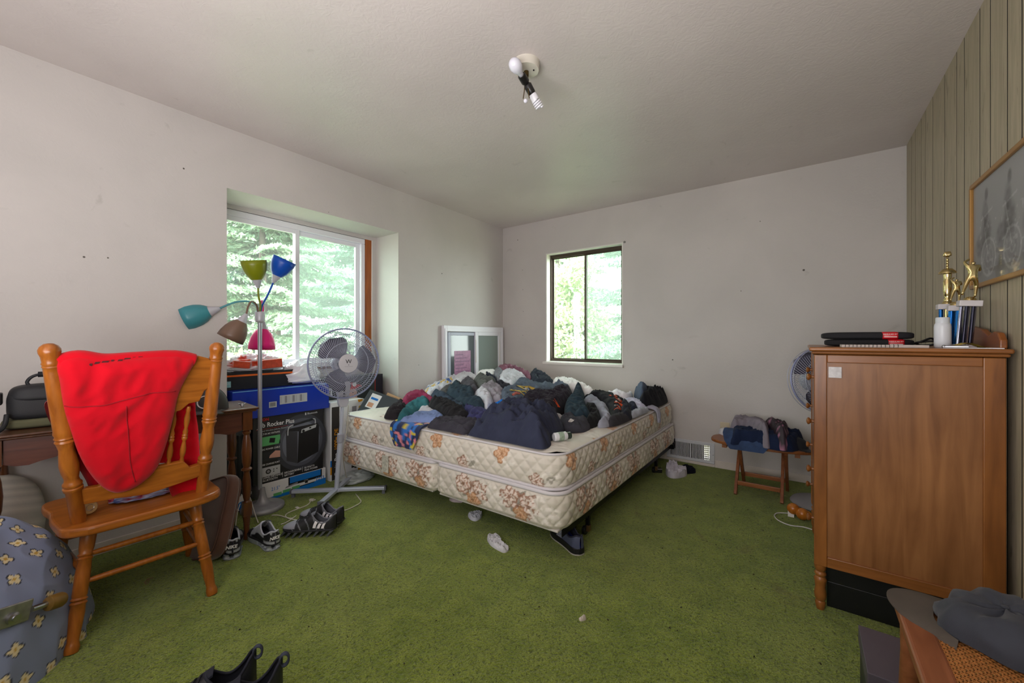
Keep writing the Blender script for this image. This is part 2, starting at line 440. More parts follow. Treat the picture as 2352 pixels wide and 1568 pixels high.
# --- bay window, white vinyl slider
wn = bpy.data.objects.new('window_1', None); COL.objects.link(wn); wn['kind'] = 'structure'; wn.location = (AX, 1.58, .855); WORLD[wn.name] = Matrix.Translation(wn.location).inverted()
X0, X1 = -.40, -.335
F0, F1, G0, G1 = 0.985, 2.165, .875, 2.028
fr = MB(); fr.box((X0, F0, G1 - .045), (X1, F1, G1)); fr.box((X0, F0, G0), (X1, F1, G0 + .042)); fr.box((X0, F0, G0 + .042), (X1, F0 + .04, G1 - .045)); fr.box((X0, F1 - .04, G0 + .042), (X1, F1, G1 - .045))
fr.build('window_frame', M_VINYL, wn, bevel=.004)
def sash(y0, y1, x0, x1, z0, z1, wd, name, parent, m, glass, pane='pane', th=.006):
    s = MB(); s.box((x0, y0, z0), (x1, y0 + wd, z1)); s.box((x0, y1 - wd, z0), (x1, y1, z1)); s.box((x0, y0 + wd, z0), (x1, y1 - wd, z0 + wd)); s.box((x0, y0 + wd, z1 - wd), (x1, y1 - wd, z1))
    o = s.build(name, m, parent, bevel=.003)
    MB().box(((x0 + x1) / 2 - th / 2, y0 + wd, z0 + wd), ((x0 + x1) / 2 + th / 2, y1 - wd, z1 - wd)).build(pane, glass, parent)
    return o
sash(F0 + .04, 1.575, -.362, -.338, G0 + .042, G1 - .045, .034, 'sliding_sash', wn, M_VINYL, M_GLASS)
sash(1.545, F1 - .04, -.392, -.366, G0 + .042, G1 - .045, .036, 'fixed_sash', wn, M_VINYL, M_GLASS)
MB().box((-.399, 1.56, G0 + .05), (-.3975, F1 - .05, G1 - .05)).build('insect_screen', M_SCREEN, wn)
t = MB(); t.box((-.40, 2.168, .855), (-.334, 2.232, 2.03)); struct(t, 'trim_1', M_ORANGEWOOD)
t = MB(); t.tube([(-.331, 2.236, .9), (-.332, 2.234, 1.4), (-.331, 2.236, 2.03)], .005); struct(t, 'trim_2', M_WHITE)
t = MB(); t.box((-.40, .99, .857), (-.325, 2.235, .873)); struct(t, 'trim_3', wood('brown_sill_wood', (122, 84, 58), (92, 60, 40), 1))
t = MB(); t.box((-.399, .99, 2.0285), (-.337, 2.168, 2.031)); struct(t, 'trim_4', M_BLACK)

# --- back window, bronze aluminium slider
wn2 = bpy.data.objects.new('window_2', None); COL.objects.link(wn2); wn2['kind'] = 'structure'; wn2.location = (1.05, BACK + .07, WZ0); WORLD[wn2.name] = Matrix.Translation(wn2.location).inverted()
Y0, Y1 = BACK + .075, BACK + .125
fr = MB(); z0, z1 = WZ0 + .012, WZ1 - .012
fr.box((WX0 + .01, Y0, z0), (WX1 - .01, Y1, z0 + .026)); fr.box((WX0 + .01, Y0, z1 - .035), (WX1 - .01, Y1, z1)); fr.box((WX0 + .01, Y0, z0 + .026), (WX0 + .03, Y1, z1 - .035)); fr.box((WX1 - .03, Y0, z0 + .026), (WX1 - .01, Y1, z1 - .035))
fr.build('window_frame', M_BRONZE, wn2, bevel=.002)
def sash_x(x0, x1, y0, y1, z0, z1, wd, name, parent, m, glass):
    s = MB(); s.box((x0, y0, z0), (x0 + wd, y1, z1)); s.box((x1 - wd, y0, z0), (x1, y1, z1)); s.box((x0 + wd, y0, z0), (x1 - wd, y1, z0 + wd * .6)); s.box((x0 + wd, y0, z1 - wd * .6), (x1 - wd, y1, z1))
    s.build(name, m, parent, bevel=.002)
    MB().box((x0 + wd, (y0 + y1) / 2 - .002, z0 + wd * .6), (x1 - wd, (y0 + y1) / 2 + .002, z1 - wd * .6)).build('pane', glass, parent)
sash_x(1.04, WX1 - .03, Y0 + .004, Y0 + .022, z0 + .026, z1 - .035, .02, 'sliding_sash', wn2, M_BRONZE, M_GLASS)
sash_x(WX0 + .03, 1.06, Y0 + .026, Y0 + .042, z0 + .026, z1 - .035, .014, 'fixed_sash', wn2, M_BRONZE, M_GLASS)
MB().box((1.05, Y1 - .006, z0 + .03), (WX1 - .03, Y1 - .0045, z1 - .04)).build('insect_screen', M_SCREEN, wn2)
rv = MB(); rv.box((WX0, BACK - .002, WZ0), (WX0 + .012, BACK + .148, WZ1)); rv.box((WX1 - .012, BACK - .002, WZ0), (WX1, BACK + .148, WZ1)); rv.box((WX0 + .012, BACK - .002, WZ1 - .012), (WX1 - .012, BACK + .148, WZ1)); rv.box((WX0 + .012, BACK - .002, WZ0), (WX1 - .012, BACK + .148, WZ0 + .012))
rv.build('reveal', M_REVEAL, wn2)
MB().box((WX0 - .03, BACK - .028, WZ0 - .02), (WX1 + .004, BACK - .0005, WZ0 + .006)).build('window_sill', M_WHITE, wn2, bevel=.004)
tag(rebase(MB().lathe([(.011, 0), (.011, .006), (.005, .008), (.005, .014)], 12, T(1.512, BACK, 2.062) @ rotm('X', 90)).build('curtain_bracket', mat('bracket_grey', (128, 126, 122), .5), smooth=40)),
    'small round grey curtain bracket beside the top corner of the back window', 'bracket')
tag(rebase(MB().box((1.492, BACK - .010, .826), (1.502, BACK, .836)).build('wall_hook', mat('tarnish', (120, 100, 74), .5), bevel=.001)), 'tiny brown hook at the lower right corner of the back window sill', 'hook')

# --- heating register in the back wall
rg = thing('air_register', 'white metal air register low in the back wall beside the bed', 'air vent', ((VX0 + VX1) / 2, BACK, .11), world=True)
M_REG = mat('register_white', (206, 208, 214), .45)
fr = MB(); a, b2 = 1.908, 2.312; yy = (BACK - .010, BACK - .0005)
fr.box((a, yy[0], .026), (b2, yy[1], .05)); fr.box((a, yy[0], .178), (b2, yy[1], .206)); fr.box((a, yy[0], .05), (VX0 + .004, yy[1], .178)); fr.box((VX1 - .006, yy[0], .05), (b2, yy[1], .178)); fr.box((2.112, yy[0], .05), (2.124, yy[1], .178))
fr.build('frame', M_REG, rg, bevel=.003)
for k in range(13):
    for s0 in (VX0 + .013, 2.131):
        x = s0 + k * .0118
        MB().box((x, BACK - .006, .05), (x + .0055, BACK + .004, .178)).build('slat', M_REG, rg)
for k in range(7):
    z = .058 + k * .0175
    MB().box((VX0, BACK + .006, z), (VX1, BACK + .009, z + .007)).build('cross_slat', mat('register_dark', (92, 82, 74), .6), rg)
MB().box((VX0 - .002, BACK + .03, VZ0), (2.222, BACK + .034, VZ1)).build('damper', mat('damper_dark', (60, 50, 44), .6), rg)
MB().box((VX1 + .004, BACK - .014, .085), (VX1 + .008, BACK - .010, .135)).build('damper_lever', M_REG, rg)
MB().lathe([(.003, 0), (.003, .003)], 10, T(2.302, BACK - .010, .105) @ rotm('X', 90)).build('screw', M_BLACK, rg)

# --- wall outlet behind the stool
q = on_back(1665, 985)
ol = thing('wall_outlet', 'beige wall outlet with a black plug behind the folding stool', 'outlet', (q[0], BACK, q[2]), world=True)
MB().box((q[0] - .036, BACK - .006, q[2] - .058), (q[0] + .036, BACK, q[2] + .058)).build('cover_plate', mat('outlet_beige', (204, 190, 164), .4), ol, bevel=.003)
MB().lathe([(.014, 0), (.014, .02), (.006, .03)], 12, T(q[0] + .012, BACK - .006, q[2] - .01) @ rotm('X', 90)).build('plug', M_BLACK, ol, smooth=40)

# nail spots and scuffs on the plaster
M_MARK = mat('wall_mark', (96, 90, 84), .8)
for x, y, r in ((1189, 551, .006), (1420, 700, .004), (1702, 668, .004), (1746, 508, .004), (1846, 620, .008), (1545, 826, .006), (1200, 620, .004), (1201, 665, .004), (1202, 715, .004), (1201, 770, .004), (1203, 860, .004)):
    q = on_back(x, y); MB().lathe([(r, 0), (r * .7, .0006)], 9, T(q[0], BACK, q[2]) @ rotm('X', 90)).build('nail_spot', M_MARK, bpy.data.objects['wall_back'])
for x, y, r in ((1015, 628, .006), (422, 387, .005), (248, 592, .004), (193, 590, .005), (962, 838, .004), (755, 487, .003)):
    q = on_left(x, y); MB().lathe([(r, 0), (r * .7, .0006)], 9, T(0, q[1], q[2]) @ rotm('Y', 90)).build('nail_spot', M_MARK, bpy.data.objects['wall_left'])

# ================================================================== bed: frame, two box springs, mattress
BX0, BX1, BY0, BY1 = .07, 1.98, 1.70, 3.755
def rrect(x0, x1, y0, y1, rc, step):
    """ccw perimeter: points, outward normals, arc length, starting on the front side"""
    segs = []; pts = []; nor = []
    def line(a, b, nn):
        n = max(2, int(math.hypot(b[0] - a[0], b[1] - a[1]) / step))
        for i in range(n): t = i / n; pts.append((a[0] + (b[0] - a[0]) * t, a[1] + (b[1] - a[1]) * t)); nor.append(nn)
    def arc(cx, cy, r, a0):
        n = max(3, int(r * math.pi / 2 / step))
        for i in range(n):
            a = a0 + math.pi / 2 * i / n; pts.append((cx + r * math.cos(a), cy + r * math.sin(a))); nor.append((math.cos(a), math.sin(a)))
    r0, r1, r2, r3 = rc
    line((x0 + r0, y0), (x1 - r1, y0), (0, -1)); arc(x1 - r1, y0 + r1, r1, -math.pi / 2)
    line((x1, y0 + r1), (x1, y1 - r2), (1, 0)); arc(x1 - r2, y1 - r2, r2, 0)
    line((x1 - r2, y1), (x0 + r3, y1), (0, 1)); arc(x0 + r3, y1 - r3, r3, math.pi / 2)
    line((x0, y1 - r3), (x0, y0 + r0), (-1, 0)); arc(x0 + r0, y0 + r0, r0, math.pi)
    p = np.array(pts); d = np.linalg.norm(np.roll(p, -1, 0) - p, axis=1)
    return p, np.array(nor), np.concatenate([[0], np.cumsum(d)[:-1]])
LC = lambda *c: np.array(lin(c)[:3])
def vnoise(x, y, s, seed=0):
    """cheap smooth value noise on arrays"""
    x = x * s + seed * 17.3; y = y * s + seed * 7.1
    xi = np.floor(x).astype(int); yi = np.floor(y).astype(int); fx = x - xi; fy = y - yi
    fx = fx * fx * (3 - 2 * fx); fy = fy * fy * (3 - 2 * fy)
    h = lambda a, b: (np.sin(a * 127.1 + b * 311.7 + seed * 74.7) * 43758.5453) % 1.0
    return (h(xi, yi) * (1 - fx) + h(xi + 1, yi) * fx) * (1 - fy) + (h(xi, yi + 1) * (1 - fx) + h(xi + 1, yi + 1) * fx) * fy
def blend(col, mask, c):
    m = np.clip(mask, 0, 1)[..., None]; return col * (1 - m) + np.asarray(c) * m
def flower(col, S, Z, s0, z0, R, dark, pale, ph=0.0, pet=5):
    dx = S - s0; dz = Z - z0; r = np.hypot(dx, dz); near = r < R * 1.3
    if not near.any(): return col
    th = np.arctan2(dz, dx) + ph
    nn = vnoise(S, Z, 60, 3) - .5
    Rp = R * (.70 + .30 * np.abs(np.cos(pet / 2 * th)) + .25 * nn)
    band = np.sin(r / R * 13 + 2.2 * np.cos(pet * th) + 3 * nn)
    col = blend(col, (r < Rp) * .92, pale)
    col = blend(col, ((r < Rp) & (band > .35)) * .85, dark)
    col = blend(col, ((r < Rp) & (r > Rp * .86)) * .75, dark * .8)
    return blend(col, (r < R * .16) * .8, dark * .7)
def leaf(col, S, Z, s0, z0, L, wdt, a, c):
    u = (S - s0) * math.cos(a) + (Z - z0) * math.sin(a); v = -(S - s0) * math.sin(a) + (Z - z0) * math.cos(a)
    t = np.clip(u / L, 0, 1)
    return blend(col, ((u > 0) & (u < L) & (np.abs(v) < wdt * np.sin(math.pi * t))) * .7, c)
def sprig(col, S, Z, s0, z0, R, seed):
    m = (np.hypot(S - s0, Z - z0) < R) & (vnoise(S, Z, 75, seed) > .56)
    return blend(col, m * .75, LC(232, 226, 216))
CREAM = LC(214, 207, 195); BRN = LC(158, 112, 86); PALE = LC(230, 212, 200); ORG = LC(184, 128, 84); ORP = LC(214, 172, 136); GRN = LC(128, 124, 110)
def ticking(S, Z, mode, z0, z1):
    col = np.ones(S.shape + (3,)) * CREAM
    col = col * (0.94 + .12 * vnoise(S, Z, 9, 2))[..., None]
    col = blend(col, np.clip((vnoise(S, Z, 3.1, 5) - .55) * 4, 0, 1) * .3, LC(178, 172, 150))
    h = z1 - z0; smax = S.max(); k = 0
    if mode == 'top':
        rnd = random.Random(5)
        for i in range(110):
            s, z = rnd.uniform(0, 2), rnd.uniform(0, 2.1); r = rnd.uniform(.03, .06)
            col = flower(col, S, Z, s, z, r, ORG if i % 2 else BRN, ORP if i % 2 else PALE, i)
            col = sprig(col, S, Z, s + .09, z + .02, .06, i)
        return col
    per = .44 if mode == 'mattress' else .40
    s = .12
    while s < smax:
        w = .04 * math.sin(k * 2.3)
        if mode == 'mattress':
            col = flower(col, S, Z, s + w, z1 - .04, .052, ORG, ORP, k)
            col = flower(col, S, Z, s + .22 + w, z0 + .03, .05, BRN, PALE, k + .5)
            col = leaf(col, S, Z, s + .25 + w, z0 + .03, .08, .018, .4, GRN)
            col = sprig(col, S, Z, s + .30 + w, z0 + .04, .055, k); col = sprig(col, S, Z, s + .07, z0 + .10, .04, k + 9)
        else:
            zc = z0 + h * .62
            for a, L in ((2.5, .08), (.6, .09), (-.4, .08), (3.6, .07)): col = leaf(col, S, Z, s + w, zc - .02, L, .02, a + .2 * k, GRN * .85)
            col = flower(col, S, Z, s + w - .05, zc + .005, .066, BRN, PALE, k)
            col = flower(col, S, Z, s + w + .07, zc - .02, .070, BRN * .95, PALE, k + .8)
            col = flower(col, S, Z, s + w + .02, z0 + .032, .050, ORG, ORP, k + .3)
            col = sprig(col, S, Z, s + w + .14, zc - .02, .07, k); col = sprig(col, S, Z, s + w - .11, zc - .03, .04, k + 4); col = sprig(col, S, Z, s + w + .2, z0 + .06, .05, k + 30)
        s += per; k += 1
    return col
M_TICK = mat('quilted_ticking', (214, 205, 182), .62, attr=True, sheen=.2, bump=(900, .1, .001))
M_TAPE = mat('mattress_tape', (206, 202, 206), .5)
def quilt(S, Z, p, depth):
    a = ((S + Z) / p) % 1.0; b = ((S - Z) / p) % 1.0
    d = np.minimum(np.minimum(a, 1 - a), np.minimum(b, 1 - b)) * 2
    return depth * np.clip(d, 0, 1) ** .4
def padded_block(name, x0, x1, y0, y1, z0, z1, rc, mode, parent, tape_top, tape_bot, crown=0.0, step=.006, rows=40, s_off=0.0):
    p, nn, s = rrect(x0, x1, y0, y1, rc, step); N = len(p)
    zz = np.linspace(0, 1, rows)
    S, Tt = np.meshgrid(s + s_off, zz, indexing='ij'); Z = z0 + Tt * (z1 - z0)
    off = .014 * np.sin(np.pi * Tt) ** .6 - .012 + quilt(S, Z, .075, .011) * np.clip(np.sin(np.pi * Tt) * 3, 0, 1) + .004 * (vnoise(S, Z, 7, 8) - .5)
    P = np.empty((N, rows, 3)); P[..., 0] = p[:, None, 0] + nn[:, None, 0] * off; P[..., 1] = p[:, None, 1] + nn[:, None, 1] * off; P[..., 2] = Z
    col = ticking(S, Z, mode, z0, z1)
    side = MB(); side.grid(P, cu=True, col=col); side.build('side_panel', M_TICK, parent, smooth=180)
    # top and bottom panel: rings from the perimeter to the middle
    for which, zc in (('top_panel', z1), ('bottom_panel', z0)):
        g = .010 if which == 'top_panel' else .2
        nx, ny = int((x1 - x0) / g), int((y1 - y0) / g)
        U, V = np.meshgrid(np.linspace(-1, 1, nx), np.linspace(-1, 1, ny), indexing='ij')
        # squeeze the square grid to the rounded rectangle
        hx, hy = (x1 - x0) / 2 - .012, (y1 - y0) / 2 - .012
        X, Y = U * hx, V * hy
        for (sx, sy), r in zip(((-1, -1), (1, -1), (1, 1), (-1, 1)), rc):
            cx, cy = sx * (hx - r), sy * (hy - r); ddx, ddy = (X - cx) * sx, (Y - cy) * sy
            m = (ddx > 0) & (ddy > 0); L = np.hypot(ddx, ddy) + 1e-9; mxv = np.maximum(ddx, ddy)
            f = np.where(m, mxv / L, 1.0); X = np.where(m, cx + sx * ddx * f, X); Y = np.where(m, cy + sy * ddy * f, Y)
        edge = np.minimum(hx - np.abs(X), hy - np.abs(Y))
        lift = crown * np.clip(edge / .09, 0, 1) ** .5 if which == 'top_panel' else 0 * edge
        if which == 'top_panel': lift = lift + quilt(X * .8, Y * .8, .16, .006) * np.clip(edge / .05, 0, 1)
        Pq = np.stack([X + (x0 + x1) / 2, Y + (y0 + y1) / 2, zc + lift], -1)
        c2 = ticking(X - x0 + 1, Y + 1, 'top', 0, 1) if which == 'top_panel' else np.ones(X.shape + (3,)) * .5
        MB().grid(Pq, col=c2, flip=(which == 'bottom_panel')).build(which, M_TICK, parent, smooth=180)
    for tz, on, r in ((z1, tape_top, .0065), (z0, tape_bot, .0085)):
        if on:
            q = p[::4]; nq = nn[::4]
            MB().tube([(a[0] - .006 * b[0], a[1] - .006 * b[1], tz) for a, b in zip(q, nq)], r, 8, closed=True).build('piping', M_TAPE, parent, smooth=180)
mt = thing('mattress', 'cream floral quilted king mattress under the heap of clothes', 'mattress', ((BX0 + BX1) / 2, (BY0 + BY1) / 2, .35), world=True)
padded_block('mattress', BX0, BX1, BY0, BY1, .358, .532, (.09, .12, .09, .09), 'mattress', mt, True, True, crown=.014)
M_BRASS = mat('brass', (158, 120, 60), .35, 1.0)
for yc in (2.42, 3.02):
    pts = [(BX1 + .004, yc - .045, .455), (BX1 + .016, yc - .03, .449), (BX1 + .02, yc, .446), (BX1 + .016, yc + .03, .449), (BX1 + .004, yc + .045, .455)]
    h = MB().tube(catmull(pts, 5), .0035, 6).build('handle', mat('handle_cord', (170, 150, 118), .6), mt, smooth=180)
    for e in (pts[0], pts[-1]): MB().lathe([(.007, 0), (.007, .003), (.003, .005)], 10, T(BX1 + .003, e[1], e[2]) @ rotm('Y', 90)).build('eyelet', M_BRASS, h, smooth=40)
for x0, x1, lab, so in ((BX0 + .01, 1.105, 'floral box spring half nearest the bay window under the mattress', .05), (1.115, BX1 + .012, 'floral box spring half on the open floor side under the mattress', .31)):
    bs = thing('box_spring', lab, 'box spring', ((x0 + x1) / 2, (BY0 + BY1) / 2, .165), group='box springs under the mattress', world=True)
    padded_block('box', x0, x1, BY0 - .012, BY1, .168, .342, (.05, .05 if x1 < 1.5 else .10, .03, .03), 'box', bs, False, False, rows=36, s_off=so)
    p, nn, s = rrect(x0, x1, BY0 - .012, BY1, (.05, .05 if x1 < 1.5 else .10, .03, .03), .02)
    MB().tube([(a[0] - .008 * b[0], a[1] - .008 * b[1], .344) for a, b in zip(p, nn)], .011, 8, closed=True).build('edge_tape', M_TAPE, bs, smooth=180)
    MB().box((x0 + .02, BY0 + .004, .158), (x1 - .03, BY1 - .02, .169)).build('dust_cover', mat('dust_cover', (200, 196, 190), .8), bs, bevel=.003)
    if x0 < .5:
        q = on_back(885, 1045, BY0 - .026)
        MB().box((q[0] - .035, BY0 - .028, .205), (q[0] + .035, BY0 - .026, .318)).build('law_tag', mat('law_tag', (202, 200, 186), .7, var=(60, .35)), bs)
bf = thing('metal_bedstead', 'black steel bed frame on castors under the box springs', 'bed frame', (1.02, 2.7, 0), world=True)
M_BLKSTEEL = mat('black_steel', (22, 21, 22), .45, .6)
for x in (.14, 1.955):
    s = 1 if x > 1 else -1
    MB().box((x - .002, BY0 + .06, .115), (x + .002, BY1 - .01, .157)).box((x - .035 if s > 0 else x, BY0 + .06, .153), (x if s > 0 else x + .035, BY1 - .01, .157)).build('rail', M_BLKSTEEL, bf)
for yy in (2.08, 3.37):
    MB().box((.14, yy - .018, .145), (1.955, yy + .018, .152)).build('cross_bar', M_BLKSTEEL, bf)
    for x in (.16, 1.945):
        lg = MB().box((x - .011, yy - .011, .05), (x + .011, yy + .011, .15)).box((x - .02, yy - .03, .10), (x + .006, yy + .03, .152)).build('leg', M_BLKSTEEL, bf, bevel=.003)
        MB().box((x - .004, yy - .016, .022), (x + .014, yy + .012, .056)).build('castor_fork', mat('dull_brass', (122, 96, 62), .4, .7), lg, bevel=.002)
        MB().lathe([(.021, -.010), (.024, -.007), (.024, .007), (.021, .010)], 18, T(x - .016, yy - .008, .024) @ rotm('Y', 90)).build('castor_wheel', M_BLACK, lg, smooth=40)
br = MB(); br.box((1.985, BY1 - .01, .12), (1.99, BY1 + .045, .135)); br.box((1.985, BY1 - .01, .165), (1.99, BY1 + .045, .175)); br.box((1.985, BY1 - .01, .195), (1.99, BY1 + .045, .205)); br.box((1.985, BY1 + .035, .12), (1.99, BY1 + .045, .205)); br.box((1.985, BY1 - .02, .12), (1.99, BY1 + .0, .205)); br.box((1.955, BY1 - .02, .12), (1.99, BY1 - .015, .157))
br.build('headboard_bracket', M_BLKSTEEL, bf)

# ================================================================== heap of clothes on the mattress
ZT = .5485
def mound(x, y):
    g = lambda cx, cy, sx, sy, h: h * math.exp(-((x - cx) / sx) ** 2 - ((y - cy) / sy) ** 2)
    z = g(.35, 3.25, .75, .75, .215) + g(.95, 2.55, .7, .5, .09) + g(1.25, 3.35, .5, .4, .095)
    e = min(x - BX0, BX1 - x, y - BY0, BY1 - y)
    return ZT + z * max(0.0, min(1.0, e / .12 + .15))
def to_heap(px, py):
    d = ray(px, py); best = None
    t = 1.5
    while t < 5.5:
        p = CAM + d * t
        if BX0 + .01 < p[0] < BX1 - .01 and BY0 + .01 < p[1] < BY1 - .01:
            gap = p[2] - mound(p[0], p[1]) - .012
            if gap <= 0: return p[:2]
            if best is None or gap < best[0]: best = (gap, p[:2])
        t += .01
    return best[1] if best else np.clip((CAM + d * 3)[:2], [BX0, BY0], [BX1, BY1])
from mathutils.geometry import delaunay_2d_cdt
from mathutils.bvhtree import BVHTree
def seg_dist(P, poly):
    d = np.full(len(P), 1e9)
    for i in range(len(poly)):
        a = poly[i]; b = poly[(i + 1) % len(poly)]; ab = b - a; L = ab @ ab + 1e-12
        t = np.clip(((P - a) @ ab) / L, 0, 1); q = a + t[:, None] * ab
        d = np.minimum(d, np.hypot(*(P - q).T))
    return d
def inside(P, poly):
    r = np.zeros(len(P), bool); n = len(poly)
    for i in range(n):
        x0, y0 = poly[i]; x1, y1 = poly[(i + 1) % n]
        c = ((y0 > P[:, 1]) != (y1 > P[:, 1])) & (P[:, 0] < (x1 - x0) * (P[:, 1] - y0) / (y1 - y0 + 1e-12) + x0); r ^= c
    return r
def folds(x, y, seed, fs, ang, amp):
    """crumpled-cloth height: warped ridges along one direction plus finer creases"""
    ca, sa = math.cos(ang), math.sin(ang)
    u, v = x * ca + y * sa, -x * sa + y * ca
    wx = noise.noise(Vector((u * 5, v * 5, seed))) * .06; wy = noise.noise(Vector((u * 5 + 9, v * 5, seed + 3))) * .06
    a = 1 - 2.4 * abs(noise.noise(Vector(((u + wx) * fs * .45, (v + wy) * fs, seed + 5))))
    b = 1 - 2.4 * abs(noise.noise(Vector(((u + wy) * fs * 1.2, (v + wx) * fs * 2.3, seed + 8))))
    e = 1 - 2.4 * abs(noise.noise(Vector(((u - wy) * fs * 2.2, (v - wx) * fs * 3.8, seed + 11))))
    return amp * (.50 * a + .55 * b + .38 * e)
def garment_mesh(poly, zfun, puff, seed, fs=9.0, ang=None, fold=None, rim=.05, g=.0095, zlow=None, paint=None, edge=.004):
    """closed soft body over the outline poly (xy); returns vertices, faces, colours"""
    rnd = random.Random(seed)
    if ang is None: ang = rnd.uniform(0, math.pi)
    if fold is None: fold = min(.032, .012 + puff * .45)
    poly = np.array([(p.x, p.y) for p in catmull([(a, b, 0) for a, b in poly], 4, closed=True)])
    lo, hi = poly.min(0), poly.max(0)
    gx, gy = np.meshgrid(np.arange(lo[0], hi[0], g), np.arange(lo[1], hi[1], g)); Q = np.stack([gx.ravel(), gy.ravel()], 1)
    Q += np.array([[rnd.uniform(-.25, .25) * g, rnd.uniform(-.25, .25) * g] for _ in range(len(Q))])
    Q = Q[inside(Q, poly)]; d = seg_dist(Q, poly) if len(Q) else np.zeros(0); Q = Q[d > g * .45]
    allp = [Vector(p) for p in poly] + [Vector(p) for p in Q]; nb = len(poly)
    vs, es, fs_, ov, oe, of = delaunay_2d_cdt(allp, [(i, (i + 1) % nb) for i in range(nb)], [], 1, 1e-6)
    V = np.array([(v.x, v.y) for v in vs]); D = seg_dist(V, poly)
    r = min(rim, max(D.max() * .8, .01)); k = np.clip(D / r, 0, 1); prof = (1 - (1 - k) ** 2.2) ** (.9 if rim > .08 else 1)
    top = []
    for (x, y), pr in zip(V, prof):
        f = folds(x, y, seed, fs, ang, fold) * (.25 + .75 * pr) * (pr > 0)
        top.append((x, y, zfun(x, y) + edge + puff * pr + f))
    n = len(top); faces = [tuple(f) for f in fs_]
    # skirt from the rim down to what it lies on
    cnt = {}
    for f in faces:
        for i in range(len(f)):
            e = (f[i], f[(i + 1) % len(f)]); cnt[e] = cnt.get(e, 0) + 1
    rimE = [e for e in cnt if (e[1], e[0]) not in cnt]
    low = {}
    for a, b in rimE:
        for q in (a, b):
            if q not in low:
                low[q] = len(top); x, y, z = top[q]; top.append((x, y, (zlow if zlow is not None else zfun(x, y)) + .0005))
        faces.append((b, a, low[a], low[b]))
    col = None
    if paint is not None: col = paint(np.array(top))
    return top, faces, col
def raw_mesh(name, v, f, m, parent=None, col=None, smooth=180):
    me = bpy.data.meshes.new(name); me.from_pydata(v, [], f); me.update()
    if col is not None:
        a = me.color_attributes.new('Col', 'FLOAT_COLOR', 'POINT'); arr = np.ones((len(v), 4), np.float32); arr[:, :3] = col; a.data.foreach_set('color', arr.ravel())
    return finish(me, name, m, parent, smooth)
def cloth_mat(c, rough=.9, weave=420):
    nm = 'cloth_%d_%d_%d' % c
    return mat(nm, c, rough, var=(14, .16), bump=(weave, .25, .0012), sheen=.04, spec=.1)
A = lambda pts: [(880 + .1956 * u, 840 + .1956 * v) for u, v in pts]
Bz = lambda pts: [(1300 + .1148 * u, 840 + .1148 * v) for u, v in pts]
HEAP = {}
def garment(name, label, cat, c, px, puff=.035, seed=1, fs=12.0, ang=None, fold=None, rim=.05, grow=1.06, paint=None, group='clothes heaped on the mattress', rough=.9):
    P = np.array(px); ce = P.mean(0); P = ce + (P - ce) * grow
    xy = [to_heap(*p) for p in P]
    if puff < .09: puff *= .68
    v, f, col = garment_mesh(xy, mound, puff, seed, fs, ang, fold, rim, zlow=ZT, paint=paint)
    c = tuple(min(255, int(v_ * 1.12 + 9)) for v_ in c)
    m = cloth_mat(c, rough) if paint is None else mat('painted_' + name + str(seed), c, .9, attr=True, bump=(420, .2, .001), sheen=.2, spec=.15)
    o = tag(rebase(raw_mesh(name, v, f, m, col=col)), label, cat, group)
    HEAP[seed] = BVHTree.FromPolygons(v, f); return o
G = garment
G('t_shirt', 'black crumpled garment at the window-side end of the heap on the mattress', 'clothes', (30, 26, 30), A([(20, 580), (100, 510), (200, 440), (260, 470), (280, 530), (200, 580), (150, 605), (60, 600)]), .05, 1)
G('t_shirt', 'maroon crumpled t-shirt on the left of the heap', 't-shirt', (112, 34, 62), A([(200, 460), (260, 390), (320, 340), (420, 325), (500, 335), (540, 370), (600, 410), (540, 440), (480, 400), (400, 420), (280, 490), (215, 515)]), .05, 2)
G('t_shirt', 'teal crumpled t-shirt below the maroon one', 't-shirt', (38, 86, 92), A([(200, 560), (270, 490), (400, 425), (480, 395), (535, 430), (530, 475), (440, 490), (390, 520), (330, 570), (290, 610), (200, 650), (175, 640)]), .045, 3)
G('cloth', 'pale grey scrap of cloth between the teal t-shirt and the light blue one', 'cloth', (168, 168, 176), A([(400, 550), (440, 500), (520, 490), (590, 530), (620, 570), (520, 575), (400, 580)]), .03, 4)
G('shirt', 'light denim blue shirt spread above the patterned boxer shorts', 'shirt', (104, 122, 164), A([(170, 700), (200, 650), (330, 590), (400, 570), (620, 565), (690, 590), (720, 625), (600, 650), (500, 650), (300, 660), (200, 690)]), .03, 5)
G('corduroy_trousers', 'dark charcoal corduroy trousers lying flat at the front edge of the mattress', 'trousers', (48, 46, 54), A([(545, 690), (620, 640), (760, 620), (1000, 630), (1160, 650), (1120, 690), (1040, 740), (950, 800), (880, 800), (700, 770), (560, 740)]), .028, 7, fs=16, ang=.55)
G('fleece_jacket', 'black fleece jacket in the left middle of the heap', 'jacket', (26, 25, 28), A([(540, 470), (600, 410), (680, 410), (780, 430), (860, 480), (960, 530), (1000, 600), (900, 625), (760, 610), (680, 570), (610, 520)]), .05, 9, fs=14)
G('shirt', 'purplish navy shirt beside the big navy hoodie', 'shirt', (46, 46, 82), A([(950, 500), (1000, 480), (1100, 510), (1200, 530), (1320, 550), (1320, 600), (1280, 640), (1100, 660), (980, 630), (1000, 580), (970, 540)]), .035, 10)
G('cloth', 'bright blue piece of cloth behind the navy hoodie', 'cloth', (14, 102, 196), A([(1220, 535), (1270, 500), (1380, 440), (1420, 440), (1500, 500), (1400, 530), (1300, 540)]), .04, 11)
G('shirt', 'dark slate shirt above the black fleece jacket', 'shirt', (44, 56, 70), A([(560, 370), (610, 310), (700, 320), (780, 370), (880, 430), (960, 480), (930, 510), (840, 470), (700, 420), (600, 410)]), .04, 12)
